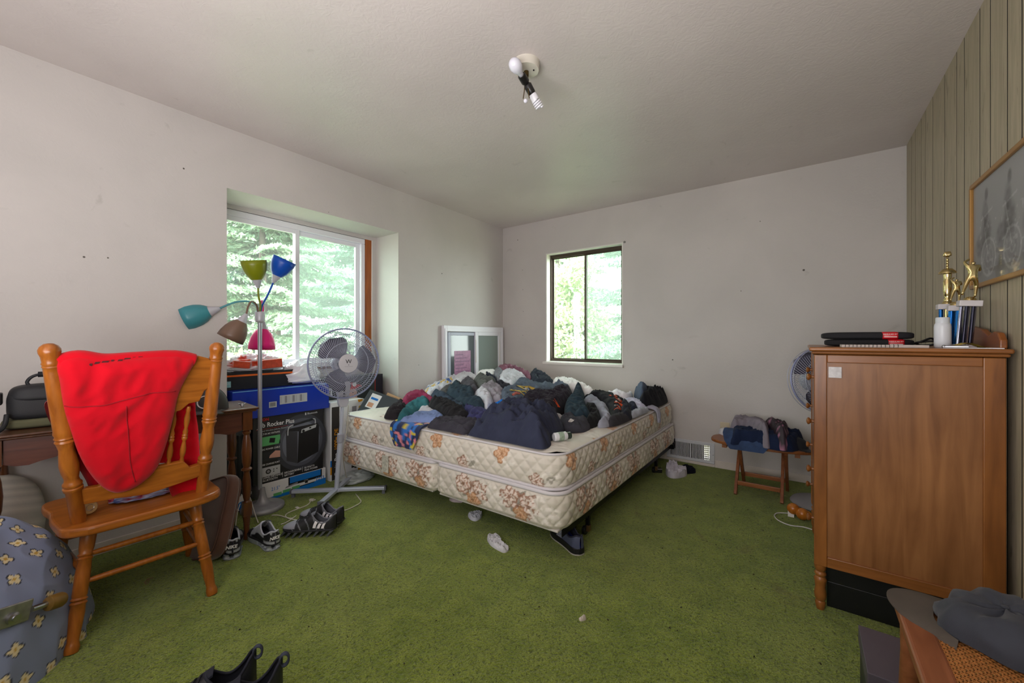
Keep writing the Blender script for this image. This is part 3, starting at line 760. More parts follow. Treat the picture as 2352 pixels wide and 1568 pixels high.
G('shirt', 'dark teal shirt in the left middle of the heap', 'shirt', (34, 48, 58), A([(740, 350), (840, 240), (900, 230), (950, 280), (1060, 300), (1080, 380), (1180, 450), (1180, 500), (1100, 515), (960, 475), (850, 415)]), .055, 13)
G('sweater', 'brownish charcoal sweater behind the dark teal shirt', 'sweater', (62, 60, 60), A([(660, 330), (700, 280), (780, 250), (880, 205), (930, 235), (850, 260), (760, 350)]), .035, 14)
def paint_white_tee(V):
    col = np.ones((len(V), 3)) * LC(196, 198, 208); c = V.mean(0); n = vnoise(V[:, 0], V[:, 1], 40, 4); b = np.abs(V[:, 0] - c[0] - .02) < .05
    col = blend(col, (b & (n > .6)), LC(206, 170, 70)); return blend(col, (b & (n < .32)), LC(70, 96, 150))
G('printed_t_shirt', 'pale grey printed t-shirt at the far left of the heap', 't-shirt', (196, 198, 208), A([(480, 330), (520, 270), (620, 190), (680, 155), (800, 140), (850, 90), (890, 115), (830, 190), (750, 260), (640, 310), (570, 370), (550, 380)]), .045, 15, paint=paint_white_tee)
G('sweater', 'light grey sweater at the back left crest of the heap', 'sweater', (170, 168, 174), A([(800, 190), (870, 110), (960, 100), (1100, 140), (1110, 165), (1000, 180), (910, 230), (830, 215)]), .04, 16)
G('trousers', 'dark grey trousers below the light grey sweater', 'trousers', (66, 64, 70), A([(900, 220), (1010, 165), (1070, 190), (1115, 265), (1090, 310), (980, 290), (920, 265)]), .04, 17)
G('cargo_trousers', 'olive grey cargo trousers on the crest of the heap', 'trousers', (76, 78, 76), A([(1060, 190), (1120, 130), (1200, 130), (1240, 160), (1330, 190), (1270, 245), (1170, 305), (1110, 250)]), .045, 18)
G('pillowcase', 'bright white pillowcase in front of the leaning window', 'pillowcase', (226, 230, 238), A([(1110, 85), (1200, 70), (1320, 65), (1300, 115), (1200, 130), (1120, 125)]), .045, 19, fold=.006)
G('cloth', 'small blackish navy cloth between the cargo trousers and the grey t-shirt', 'cloth', (30, 34, 48), A([(1195, 120), (1230, 112), (1310, 150), (1335, 185), (1260, 185)]), .04, 20)
G('t_shirt', 'mid grey t-shirt beside the mauve blanket', 't-shirt', (110, 114, 120), A([(1295, 90), (1350, 70), (1425, 90), (1390, 130), (1370, 195), (1325, 185), (1295, 130)]), .05, 21)
G('t_shirt', 'off-white t-shirt in the back middle of the heap', 't-shirt', (186, 188, 196), A([(1365, 130), (1440, 90), (1540, 85), (1620, 120), (1690, 180), (1600, 190), (1520, 245), (1440, 225), (1360, 195)]), .05, 22)
G('blanket', 'mauve blanket on the back crest of the heap', 'blanket', (116, 78, 92), A([(1330, 65), (1400, 30), (1480, 28), (1560, 30), (1640, 90), (1730, 130), (1720, 185), (1620, 125), (1540, 88), (1400, 90)]), .06, 23, fs=12)
G('t_shirt', 'taupe t-shirt in the middle of the heap', 't-shirt', (124, 118, 126), A([(1100, 330), (1160, 270), (1230, 230), (1330, 240), (1410, 300), (1410, 420), (1370, 450), (1280, 410), (1200, 330)]), .05, 24)
G('camisole', 'pale grey camisole lying on the taupe t-shirt', 'camisole', (172, 172, 180), A([(1080, 330), (1140, 310), (1200, 320), (1260, 350), (1290, 440), (1240, 515), (1200, 515), (1140, 430), (1080, 370)]), .055, 25)
G('shirt', 'black shirt in front of the off-white t-shirt', 'shirt', (36, 36, 44), A([(1320, 195), (1400, 210), (1500, 245), (1450, 295), (1380, 295), (1340, 250)]), .04, 26)
def paint_graphic(V):
    col = np.ones((len(V), 3)) * LC(72, 82, 96); col *= (.92 + .16 * vnoise(V[:, 0], V[:, 1], 22, 3))[:, None]; return col
gt = G('graphic_t_shirt', 'slate grey graphic t-shirt with yellow lettering spread over the heap', 't-shirt', (72, 82, 96), A([(1390, 440), (1400, 310), (1500, 290), (1540, 230), (1600, 195), (1760, 200), (1800, 230), (1960, 240), (2040, 200), (2100, 240), (2180, 290), (1960, 330), (1740, 345), (1650, 440), (1480, 485)]), .05, 27, fs=7)
bt = G('t_shirt', 'black t-shirt with a small orange emblem in the middle of the heap', 't-shirt', (34, 30, 38), A([(1640, 430), (1720, 350), (1950, 340), (1990, 300), (2160, 290), (2220, 360), (2200, 400), (2060, 480), (2000, 560), (1850, 565), (1700, 490)]), .055, 28)
G('jacket', 'folded blackish slate jacket on the back crest of the heap', 'jacket', (40, 46, 56), A([(1720, 130), (1780, 90), (1850, 110), (1950, 170), (2010, 215), (1960, 245), (1800, 230), (1740, 190)]), .06, 29)
G('blanket', 'white blanket along the back of the heap below the back window', 'blanket', (222, 220, 228), A([(1980, 225), (2050, 170), (2150, 172), (2250, 200), (2340, 235), (2430, 280), (2480, 320), (2380, 310), (2250, 270), (2150, 270), (2060, 250)]), .045, 30)
G('jacket', 'dark teal jacket on the right side of the heap', 'jacket', (32, 46, 56), Bz([(0, 760), (130, 600), (180, 470), (240, 420), (330, 500), (370, 600), (360, 680), (400, 800), (440, 900), (490, 1000), (440, 1040), (250, 1060), (150, 1030), (0, 1000)]), .06, 31)
G('jogging_trousers', 'light grey jogging trousers lying across the right of the heap', 'trousers', (132, 134, 146), Bz([(370, 720), (420, 670), (550, 650), (640, 720), (760, 800), (850, 870), (840, 930), (900, 1000), (900, 1060), (850, 1150), (640, 1150), (690, 1060), (700, 1000), (600, 900), (480, 800)]), .04, 32)
G('beanie', 'black rounded beanie beside the light grey jogging trousers', 'hat', (20, 20, 22), Bz([(400, 800), (500, 840), (620, 910), (685, 1010), (650, 1100), (520, 1170), (400, 1140), (440, 1040), (480, 1000)]), .05, 33)
lt = G('lettered_t_shirt', 'black t-shirt with white and orange lettering on the right of the heap', 't-shirt', (22, 21, 25), Bz([(380, 650), (500, 570), (650, 570), (860, 600), (1000, 660), (1180, 750), (1110, 800), (1120, 1030), (920, 1035), (880, 960), (850, 860), (740, 770), (600, 660)]), .045, 34, fs=7)
G('jacket', 'black jacket beside the lettered black t-shirt', 'jacket', (30, 32, 40), Bz([(1090, 800), (1180, 760), (1260, 800), (1310, 880), (1310, 1040), (1180, 1050), (1100, 1030)]), .05, 35)
G('folded_trousers', 'neatly folded charcoal trousers at the right front of the heap', 'trousers', (44, 42, 46), Bz([(860, 1080), (940, 1040), (1100, 1020), (1290, 1060), (1280, 1150), (1170, 1185), (980, 1160), (860, 1150)]), .035, 36, fs=14)
G('t_shirt', 'light grey folded t-shirt at the right edge of the mattress', 't-shirt', (148, 152, 164), Bz([(1310, 930), (1430, 890), (1600, 870), (1670, 900), (1620, 950), (1420, 1000), (1310, 1000)]), .025, 37)
G('shirt', 'small navy printed shirt beside the black jacket', 'shirt', (32, 36, 52), Bz([(1240, 790), (1360, 780), (1440, 860), (1420, 900), (1320, 915), (1280, 850)]), .035, 38)
G('shirt', 'pale lilac shirt in front of the black sweatshirt', 'shirt', (176, 176, 196), Bz([(1160, 710), (1280, 690), (1400, 710), (1540, 760), (1610, 790), (1570, 845), (1440, 870), (1380, 790), (1220, 780)]), .03, 39)
G('sheet', 'crumpled white sheet at the back right of the mattress', 'sheet', (216, 212, 220), Bz([(560, 530), (700, 600), (860, 560), (1000, 540), (1180, 590), (1240, 520), (1320, 560), (1260, 650), (1120, 700), (980, 660), (800, 610)]), .04, 43, fs=13)
G('sweatshirt', 'black sweatshirt at the back right corner of the mattress', 'sweatshirt', (18, 19, 24), Bz([(1500, 500), (1600, 450), (1720, 520), (1790, 510), (1900, 560), (2010, 660), (2000, 810), (1850, 815), (1600, 810), (1450, 740), (1560, 690)]), .10, 41, rim=.08)
G('polo_shirt', 'slate blue crumpled shirt leaning against the black sweatshirt', 'shirt', (64, 74, 92), Bz([(1370, 530), (1480, 460), (1600, 480), (1690, 620), (1610, 700), (1480, 690), (1400, 610)]), .11, 42, rim=.07)
G('cloth', 'small grey scrap of cloth behind the navy hoodie cuff', 'cloth', (150, 144, 148), A([(1880, 610), (1960, 580), (2080, 575), (2110, 625), (1990, 655)]), .025, 46)
G('striped_track_top', 'dark grey track top with three white stripes near the right of the hoodie', 'track top', (48, 48, 54), A([(2080, 640), (2130, 610), (2230, 610), (2300, 640), (2400, 660), (2420, 700), (2350, 740), (2200, 745), (2110, 720)]), .04, 44, fs=12)
G('hoodie', 'large navy hoodie bunched at the front edge of the mattress', 'hoodie', (40, 43, 60), A([(990, 860), (1060, 760), (1200, 670), (1310, 640), (1400, 600), (1600, 570), (1750, 590), (1900, 650), (2060, 690), (2130, 740), (2080, 800), (1970, 860), (1970, 910), (1870, 960), (1700, 930), (1560, 960), (1420, 940), (1200, 940), (1010, 890)]), .10, 8, fs=8.0, rim=.14, fold=.065, grow=1.0)
# garments hanging over an edge of the mattress: soft bodies lofted along a bent path
def loft(path, half, thick, across, seed, nu=26, nv=44, fold=.008, fs=14, paint=None):
    path = catmull(path, max(2, nv // (len(path) - 1))); n = len(path)
    P = np.empty((n, 2 * nu, 3)); ac = Vector(across).normalized()
    for i, p in enumerate(path):
        t = i / (n - 1); tg = (path[min(i + 1, n - 1)] - path[max(i - 1, 0)]).normalized(); nrm = ac.cross(tg)
        w = np.interp(t, np.linspace(0, 1, len(half)), half); th = np.interp(t, np.linspace(0, 1, len(thick)), thick)
        for k in range(2 * nu):
            a = 2 * math.pi * k / (2 * nu); ca, sa = math.cos(a), math.sin(a)
            u = w * (abs(ca) ** .7) * (1 if ca > 0 else -1); h = th * (abs(sa) ** .8) * (1 if sa > 0 else 0.05)
            f = folds(u * 1.5, t * .35, seed, fs, 1.2, fold) if sa > 0 else 0
            P[i, k] = p + ac * u + nrm * (h + f * abs(sa))
    return P
bxp = [(.84, 1.86, .56), (.84, 1.78, .562), (.84, 1.715, .560), (.84, 1.674, .535), (.84, 1.664, .48), (.84, 1.662, .405)]
P = loft(bxp, [.11, .14, .145, .145, .135, .085], [.03, .035, .03, .03, .03, .012], (1, 0, 0), 6)
S_ = P[..., 0] - .64; Z_ = P[..., 2] - P[..., 1]
col = np.ones(P.shape) * LC(16, 36, 84); n1 = vnoise(S_, Z_, 38, 1); n2 = vnoise(S_, Z_, 44, 7); n3 = vnoise(S_, Z_, 42, 12)
col = blend(col, (n3 > .66), LC(36, 108, 190)); col = blend(col, (n1 > .74), LC(206, 186, 60)); col = blend(col, (n2 > .78), LC(216, 130, 140))
bo = MB().grid(P, cv=True, col=col); bo.f.append(tuple(range(P.shape[1]))[::-1]); nn_ = P.shape[0] * P.shape[1]; bo.f.append(tuple(range(nn_ - P.shape[1], nn_)))
tag(rebase(bo.build('boxer_shorts', mat('boxer_print', (16, 36, 84), .9, attr=True, sheen=.2), smooth=180)), 'navy boxer shorts with yellow and pink print hanging over the front edge of the mattress', 'boxer shorts', 'clothes heaped on the mattress')
slp = [(1.78, 3.2, .556), (1.88, 3.22, .557), (1.955, 3.235, .556), (1.992, 3.24, .535), (1.999, 3.245, .49), (2.0, 3.25, .445)]
P = loft(slp, [.06, .06, .045, .035, .03, .02], [.014, .016, .016, .014, .012, .008], (0, -1, 0), 40)
bo = MB().grid(P, cv=True); bo.f.append(tuple(range(P.shape[1]))[::-1]); nn_ = P.shape[0] * P.shape[1]; bo.f.append(tuple(range(nn_ - P.shape[1], nn_)))
tag(rebase(bo.build('long_sleeved_shirt', cloth_mat((166, 166, 182)), smooth=180)), 'pale lavender shirt with a sleeve hanging over the right edge of the mattress', 'shirt', 'clothes heaped on the mattress')
# prints on the garments
def lay(me_o, seed, lift=.003):
    """drop a flat print onto the garment it belongs to"""
    me = me_o.data; bv = HEAP[seed]
    inv = me_o.matrix_parent_inverse @ Matrix.Identity(4)
    for v in me.vertices:
        h = bv.ray_cast(Vector((v.co.x, v.co.y, 2)), Vector((0, 0, -1)))
        if h[0] is None: h = bv.find_nearest(Vector((v.co.x, v.co.y, .62)))
        v.co.z = h[0].z + lift
    me.update()
def cloth_text(s, parent, seed, p0, p1, size_frac, m, name='print', bold=0.0, sub=6):
    a = np.append(to_heap(*p0), .9); b = np.append(to_heap(*p1), .9); WORLD[parent.name] = Matrix.Translation(parent.location).inverted()
    d = Vector(b - a); o = text_mesh(s, size_frac * d.length, frame_m((a + b) / 2, d, (-d.y, d.x, 0)), name, m, parent, bold=bold)
    bm = bmesh.new(); bm.from_mesh(o.data); bmesh.ops.triangulate(bm, faces=bm.faces[:])
    bmesh.ops.subdivide_edges(bm, edges=[e for e in bm.edges if e.calc_length() > .008], cuts=2); bm.to_mesh(o.data); bm.free()
    lay(o, seed, .004); return o
M_YEL = mat('print_yellow', (206, 178, 86), .8); M_ORANGE = mat('print_orange', (214, 84, 40), .8); M_PWHITE = mat('print_white', (226, 222, 218), .8)
cloth_text('RA', gt, 27, (1190, 917), (1212, 901), .85, M_YEL, bold=.003)
cloth_text('oo', gt, 27, (1176, 924), (1192, 918), .8, mat('print_coral', (196, 110, 96), .8), name='picture_print', bold=.006)
cloth_text('||', gt, 27, (1206, 904), (1214, 908), .9, mat('print_ice', (170, 190, 226), .8), name='stripe_print', bold=.004)
q0 = [(1397, 922), (1408, 921), (1417, 925), (1423, 934), (1420, 944), (1413, 948), (1421, 955)]
for ch, (x, y), (dx, dy) in zip('JUNESS', q0, [(9, 1), (9, 4), (7, 8), (-1, 10), (-6, 6), (8, 6)]):
    cloth_text(ch, lt, 34, (x, y), (x + dx, y + dy), .62, M_ORANGE, name='letter_outline', bold=.008)
    o = cloth_text(ch, lt, 34, (x, y), (x + dx, y + dy), .58, M_PWHITE, name='letter'); o.location.z += .002
cloth_text('v', bt, 28, (1273, 940), (1281, 932), .9, M_ORANGE, bold=.003)
cloth_text('///', bpy.data.objects['striped_track_top'], 44, (1302, 980), (1322, 983), .55, M_PWHITE, name='stripe', bold=.003)
# white bottle lying near the hoodie
q = on_z(1288, 1005, ZT + .02); M_ = T(q[0], q[1], ZT + .0275) @ rotm('Z', 60) @ rotm('Y', 90)
bt2 = thing('deodorant_bottle', 'small white bottle lying on the bare mattress beside the navy hoodie', 'bottle', (q[0], q[1], ZT), world=True)
MB().lathe([(.018, -.045), (.023, -.04), (.024, .03), (.02, .036)], 20, M_).build('bottle_body', mat('white_gloss', (226, 228, 232), .25), bt2, smooth=40)
MB().lathe([(.019, .036), (.019, .06), (.014, .064)], 20, M_).build('cap', mat('dark_green_cap', (44, 58, 48), .35), bt2, smooth=40)
MB().lathe([(.0243, -.02), (.0243, .012)], 20, M_, caps=False).build('label_band', mat('label_green', (150, 170, 150), .5, var=(90, .4)), bt2, smooth=40)

# ================================================================== oak chair with the red hoodie
OAK = wood('golden_oak', (176, 104, 36), (128, 68, 20), 2, 5, .28)
OAK_Y = wood('golden_oak_cross', (176, 104, 36), (128, 68, 20), 1, 5, .28)
ch = thing('oak_chair', 'golden oak pressed-back chair with turned posts and a red hoodie over its back', 'chair', (.62, .43, 0), world=True)
PB = {-1: Vector((.765, .243, .425)), 1: Vector((.765, .615, .425))}; PT = {-1: Vector((.905, .157, 1.095)), 1: Vector((.905, .632, 1.095))}
post = [(.021, 0), (.022, .20), (.026, .205), (.027, .22), (.0225, .225), (.026, .235), (.026, .245), (.021, .255), (.019, .275), (.024, .31), (.026, .35), (.023, .40), (.020, .44), (.024, .475), (.027, .485), (.0235, .495), (.027, .505), (.0235, .515), (.027, .53), (.025, .545), (.0245, .70), (.023, .86), (.0225, .88), (.025, .885), (.0225, .892), (.025, .90), (.0225, .91), (.0235, .935), (.027, .955), (.027, .97), (.022, .985), (.012, .997), (.001, 1)]
for s in (-1, 1): MB().lathe_ab(PB[s], PT[s], post, 24).build('back_post', OAK, ch, smooth=50)
BO = Vector((.765, .43, .425)); BV = (Vector((.905, .395, 1.095)) - BO); BL = BV.length; BV.normalize()
BM = frame_m(BO, (0, 1, 0), BV)                       # x across, y up the back, z towards the room (+x)
if BM.to_3x3().col[2].x < 0: raise RuntimeError('back frame')
def outline(half, off=0.0): return [(x + off, y) for x, y in half]
crest = [(-.235, .525), (-.21, .49), (-.185, .475), (-.165, .43), (-.12, .425), (-.10, .405), (-.05, .39), (0, .385), (.05, .39), (.09, .40), (.115, .425), (.15, .43), (.165, .475), (.185, .49), (.207, .525), (.21, .60), (.185, .605), (.17, .618), (.14, .628), (.08, .630), (0, .628), (-.09, .628), (-.15, .625), (-.18, .615), (-.205, .605), (-.235, .60)]
MB().prism(crest, -.011, .011, BM).build('crest_rail', OAK_Y, ch, bevel=.004)
low = [(x, y + .042) for x, y in ((-.19, .035), (-.10, .03), (0, .015), (.10, .03), (.19, .045), (.195, .105), (.135, .095), (.11, .13), (-.115, .125), (-.14, .095), (-.195, .10))]
MB().prism(low, -.011, .011, BM).build('lower_rail', OAK_Y, ch, bevel=.004)
spin = [(.006, 0), (.008, .05), (.006, .1), (.010, .17), (.011, .25), (.007, .36), (.006, .40), (.010, .43), (.011, .46), (.008, .48), (.011, .5), (.008, .52), (.010, .56), (.006, .62), (.010, .72), (.011, .8), (.007, .9), (.009, .94), (.006, 1)]
for i in range(6):
    u = -.105 + i * .042
    MB().lathe_ab(BM @ Vector((u, .160, 0)), BM @ Vector((u * 1.12, .41, 0)), spin, 12).build('spindle', OAK, ch, smooth=50)
seat = [(.845, .235), (.86, .30), (.858, .55), (.845, .63), (.80, .675), (.70, .685), (.60, .69), (.48, .70), (.40, .68), (.375, .60), (.37, .43), (.375, .26), (.40, .185), (.48, .175), (.56, .185), (.64, .18), (.74, .185), (.81, .195)]
sp = [(p.x, p.y) for p in catmull([(a, b, 0) for a, b in seat], 4, closed=True)]
MB().prism(sp, .398, .432).build('seat', OAK_Y, ch, bevel=.010, seg=3)
leg = [(.019, 0), (.021, .04), (.018, .07), (.016, .09), (.019, .20), (.021, .30), (.020, .36), (.024, .38), (.019, .395), (.024, .41), (.019, .425), (.021, .44), (.021, .62), (.019, .72), (.023, .735), (.018, .75), (.023, .765), (.018, .78), (.021, .82), (.023, .92), (.019, 1)]
LG = {'rl': ((.847, .214, 0), (.75, .272, .40)), 'rr': ((.859, .627, 0), (.75, .59, .40)), 'fr': ((.39, .675, 0), (.45, .62, .40)), 'fl': ((.39, .19, 0), (.45, .25, .40))}
for a, b in LG.values(): MB().lathe_ab(a, b, leg, 18).build('leg', OAK, ch, smooth=50)
def on_leg(k, z): a, b = (Vector(v) for v in LG[k]); return a + (b - a) * (z / .40)
rod = [(.007, 0), (.010, .1), (.011, .5), (.010, .9), (.007, 1)]
turned = [(.007, 0), (.010, .2), (.009, .24), (.013, .27), (.009, .3), (.014, .36), (.015, .40), (.009, .44), (.013, .47), (.016, .5), (.013, .53), (.009, .56), (.015, .60), (.014, .64), (.009, .7), (.013, .73), (.009, .76), (.010, .8), (.007, 1)]
for a, b, z, pr in (('rl', 'rr', .305, rod), ('rl', 'rr', .215, rod), ('fl', 'fr', .27, turned), ('rl', 'fl', .25, rod), ('rl', 'fl', .17, rod), ('rr', 'fr', .25, rod), ('rr', 'fr', .17, rod)):
    MB().lathe_ab(on_leg(a, z), on_leg(b, z), pr, 14).build('stretcher', OAK, ch, smooth=50)
# hoodie: one skin in front of the back (hood hanging down) and one behind it, rolled over the crest
def px_back(px, py, off):
    n = np.array(BM.to_3x3().col[2]); o = np.array(BM.translation) + n * off
    d = ray(px, py); t = ((o - CAM) @ n) / (d @ n); p = BM.inverted() @ Vector(CAM + d * t); return (p.x, p.y)
hd = thing('red_hoodie', 'bright red hoodie draped over the back of the oak chair', 'hoodie', (.83, .40, .45), world=True)
M_RED = mat('red_fleece', (200, 2, 26), .85, var=(6, .08), bump=(520, .2, .0012), sheen=.15, spec=.15)
fr_px = [(133, 832), (180, 818), (240, 826), (320, 820), (400, 816), (447, 824), (438, 850), (412, 900), (398, 960), (382, 1020), (360, 1075), (325, 1110), (290, 1128), (262, 1131), (235, 1118), (205, 1085), (180, 1040), (160, 980), (146, 935), (138, 880)]
v, f, _ = garment_mesh([px_back(x, y, .022) for x, y in fr_px], lambda x, y: 0, .022, 61, fs=5.5, ang=1.35, fold=.013, rim=.05, g=.0095, zlow=0)
V = [BM @ Vector((a, b, c + .018)) for a, b, c in v]
rr_px = [(150, 835), (250, 826), (400, 822), (440, 850), (447, 940), (454, 1000), (455, 1128), (402, 1142), (384, 1112), (376, 1060), (300, 1085), (220, 1140), (196, 1100), (160, 1040), (118, 975), (101, 930), (112, 912), (125, 880)]
v2, f2, _ = garment_mesh([px_back(x, y, -.03) for x, y in rr_px], lambda x, y: 0, .02, 62, fs=7, ang=1.4, fold=.012, rim=.03, g=.0095, zlow=0)
V2 = [BM @ Vector((a, b, -c - .016)) for a, b, c in v2]
o = len(V); allv = [tuple(p) for p in V + V2]; allf = f + [tuple(i + o for i in q[::-1]) for q in f2]
hb = MB(); hb.v = allv; hb.f = allf; hb.c = [None] * len(allv)
rl = [px_back(x, y, 0) for x, y in ((136, 830), (180, 819), (240, 826), (320, 821), (400, 817), (444, 825))]
hb.tube(catmull([BM @ Vector((a, b - .006, 0)) for a, b in rl], 6), [.030] * 31, 12)
hb.build('hoodie_body', M_RED, hd, smooth=180)
sm = [px_back(x, y, .045) for x, y in ((150, 936), (200, 933), (250, 926), (300, 912), (350, 901), (404, 899))]
bv = BVHTree.FromPolygons([BM.inverted() @ p for p in V], f)
pts = []
for a, b in [(p.x, p.y) for p in catmull([(x, y, 0) for x, y in sm], 8)]:
    h = bv.ray_cast(Vector((a, b, .3)), Vector((0, 0, -1))); pts.append(BM @ Vector((a, b, (h[0].z if h[0] else .02) + .0005)))
MB().tube(pts, .0022, 6).build('seam', mat('red_seam', (150, 0, 20), .9), hd, smooth=180)
sm = [px_back(x, y, .045) for x, y in ((288, 930), (294, 1000), (298, 1060), (310, 1105))]
pts = []
for a, b in [(p.x, p.y) for p in catmull([(x, y, 0) for x, y in sm], 8)]:
    h = bv.ray_cast(Vector((a, b, .3)), Vector((0, 0, -1))); pts.append(BM @ Vector((a, b, (h[0].z if h[0] else .02) + .0005)))
MB().tube(pts, .002, 6).build('seam', MATS['red_seam'], hd, smooth=180)
lt_px = [(207, 834), (222, 831), (240, 829), (258, 827), (275, 826), (292, 823), (308, 821), (322, 820)]
M_DKRED = mat('dark_print', (74, 8, 14), .8)
for i, (x, y) in enumerate(lt_px):
    a, b = px_back(x, y + 2, .03); h = bv.ray_cast(Vector((a, b, .3)), Vector((0, 0, -1))); w_ = .005 + .003 * (i % 3)
    MB(BM @ T(a, b, (h[0].z if h[0] else .03) + .002))._add([(-w_, -.006, 0), (w_ * .6, -.006, 0), (w_, .005, 0), (-w_ * .5, .005, 0)], [(0, 1, 2, 3)]).build('print_fragment', M_DKRED, hd)
# things on the seat
q = on_left(205, 1160, .69)
sk = thing('urethane_roller', 'cream skateboard wheel on the seat of the oak chair', 'wheel', (.70, .275, .432), world=True)
Mw = T(.70, .272, .432 + .0265) @ rotm('Z', 20) @ rotm('Y', 82)
MB().lathe([(.012, -.016), (.022, -.016), (.0265, -.010), (.0265, .010), (.022, .016), (.012, .016)], 24, Mw).build('tyre', mat('cream_urethane', (206, 182, 130), .4), sk, smooth=40)
MB().lathe([(.004, .012), (.012, .017), (.012, -.017)], 20, Mw).build('bearing', M_METAL, sk, smooth=40)
def blob(name, c, r, m, label, cat, seed, fold=.012, fs=10, col=None, n=40, flat=.25, rz=0.0, group=None):
    """soft closed lump with a flattened underside standing at c"""
    P = np.empty((n, n, 3)); R = Matrix.Rotation(rz, 3, 'Z')
    for i in range(n):
        a = 2 * math.pi * i / n
        for j in range(n):
            b = -math.pi / 2 + math.pi * j / (n - 1)
            d = Vector((math.cos(a) * math.cos(b), math.sin(a) * math.cos(b), math.sin(b)))
            k = 1 + fold / min(r) * (1 - 2.2 * abs(noise.noise(d * fs * .3 + Vector((seed, 0, 0)))) + .5 * noise.noise(d * fs * .9 + Vector((0, seed, 0))))
            p = Vector((d.x * r[0] * k, d.y * r[1] * k, d.z * r[2] * k if d.z > 0 else d.z * r[2] * flat))
            P[i, j] = R @ p
    P[..., 2] -= P[..., 2].min()
    b_ = MB(T(*c)).grid(P, cu=True, col=None if col is None else col(P))
    o = b_.build(name, m, smooth=180); return tag(rebase(o, c), label, cat, group)
def bagcol(P):
    col = np.ones(P.shape) * LC(150, 156, 186); n_ = vnoise(P[..., 0], P[..., 1], 22, 3)
    col = blend(col, n_ > .62, LC(150, 40, 60)); return blend(col, n_ < .3, LC(70, 90, 150))
blob('plastic_bag', (.62, .46, .433), (.07, .10, .03), mat('printed_film', (180, 170, 190), .25, attr=True, spec=.6), 'clear plastic bag with red and blue print on the seat of the oak chair', 'bag', 71, .010, 9, bagcol)

# ================================================================== writing desk and what is on it
DW = wood('dark_walnut', (92, 56, 34), (62, 36, 22), 1, 5, .32); DWZ = wood('dark_walnut_leg', (108, 62, 30), (72, 40, 20), 2, 5, .28)
dk = thing('writing_desk', 'dark wooden writing desk with turned legs against the wall behind the oak chair', 'desk', (.383, .02, 0), rotz=math.atan2(.9956, .093))
DWID, DDEP, DZ = .93, .36, .73                       # local x along the front, local y towards the wall
tp = MB().box((-.015, -.012, DZ - .012), (DWID + .015, DDEP, DZ)); tp.box((-.006, -.004, DZ - .022), (DWID + .006, DDEP, DZ - .012)); tp.build('desk_top', DW, dk, bevel=.005, seg=3)
def scallop(w, deep=.11, rise=.045):
    p = [(0, 0), (w, 0)]; k = []
    for t, d in ((1, .10), (.96, .112), (.92, .114), (.88, .104), (.84, .098), (.80, .088), (.74, .082), (.68, .07), (.58, .064), (.5, .062), (.42, .064), (.32, .07), (.26, .082), (.20, .088), (.16, .098), (.12, .104), (.08, .114), (.04, .112), (0, .10)): k.append((w * t, -d))
    return p + k
xa = MB(); xa.prism(scallop(DWID - .12)[::-1], -.009, .009, frame_m((.06, .03, DZ - .022), (1, 0, 0), (0, 0, 1))); xa.build('front_apron', wood('walnut_front', (98, 54, 40), (70, 36, 28), 0, 5, .4), dk)
for x in (.03, DWID - .03): MB().prism(scallop(DDEP - .12)[::-1], -.009, .009, frame_m((x, .07, DZ - .022), (0, 1, 0), (0, 0, 1))).build('side_apron', DWZ, dk)
MB().box((.06, DDEP - .04, DZ - .12), (DWID - .06, DDEP - .022, DZ - .022)).build('back_apron', DWZ, dk)
dleg = [(.014, 0), (.018, .02), (.013, .06), (.015, .12), (.020, .185), (.020, .186)]
upper = [(.012, .285), (.019, .29), (.013, .30), (.018, .33), (.022, .40), (.020, .46), (.014, .52), (.019, .535), (.026, .54), (.026, .55), (.016, .56), (.022, .60), (.025, .68), (.021, .76), (.014, .815), (.020, .825), (.020, .84), (.012, .85), (.016, .86)]
for x in (.035, DWID - .035):
    for y in (.03, DDEP - .035):
        lg = MB(T(x, y, 0)); lg.lathe([(r, z * .71) for r, z in dleg], 16); lg.lathe([(r, z * .71) for r, z in upper], 16)
        lg.box((-.02, -.02, .13), (.02, .02, .205)); lg.box((-.022, -.022, .605), (.022, .022, DZ - .022)); lg.build('leg', DWZ, dk, smooth=40)
Ld = lambda x, y, z: Matrix.Rotation(math.atan2(.9956, .093), 4, 'Z').to_3x3() @ Vector((x, y, z)) + Vector((.383, .02, 0))
# camcorder bag (desk frame: u along the front, w to the wall)
cb = thing('camera_bag', 'black padded camera bag with a carry handle on the writing desk', 'bag', tuple(Ld(.20, .16, DZ)), rotz=math.atan2(.9956, .093))
M_NYL = mat('black_nylon', (24, 25, 30), .6, var=(8, .2), bump=(300, .3, .001)); M_OLIVE = mat('olive_cloth', (92, 92, 66), .85, var=(20, .15))
def soft_box(x0, x1, y0, y1, z0, z1, e=4.0, n=28, taper=0.0):
    P = np.empty((n * 2, n, 3)); cx, cy, cz = (x0 + x1) / 2, (y0 + y1) / 2, (z0 + z1) / 2
    for i in range(2 * n):
        a = 2 * math.pi * i / (2 * n)
        for j in range(n):
            b = -math.pi / 2 + math.pi * j / (n - 1)
            sg = lambda v: (abs(v) ** (2 / e)) * (1 if v >= 0 else -1)
            z = sg(math.sin(b)); k = 1 - taper * (z + 1) / 2
            P[i, j] = (cx + (x1 - x0) / 2 * sg(math.cos(a)) * abs(math.cos(b)) ** (2 / e) * k, cy + (y1 - y0) / 2 * sg(math.sin(a)) * abs(math.cos(b)) ** (2 / e) * k, cz + (z1 - z0) / 2 * z)
    return P
MB().grid(soft_box(-.14, .14, -.07, .07, .035, .165, 5), cu=True).build('bag_body', M_NYL, cb, smooth=180)
MB().grid(soft_box(-.145, .145, -.078, .078, .11, .185, 4, taper=.12), cu=True).build('lid', M_NYL, cb, smooth=180)
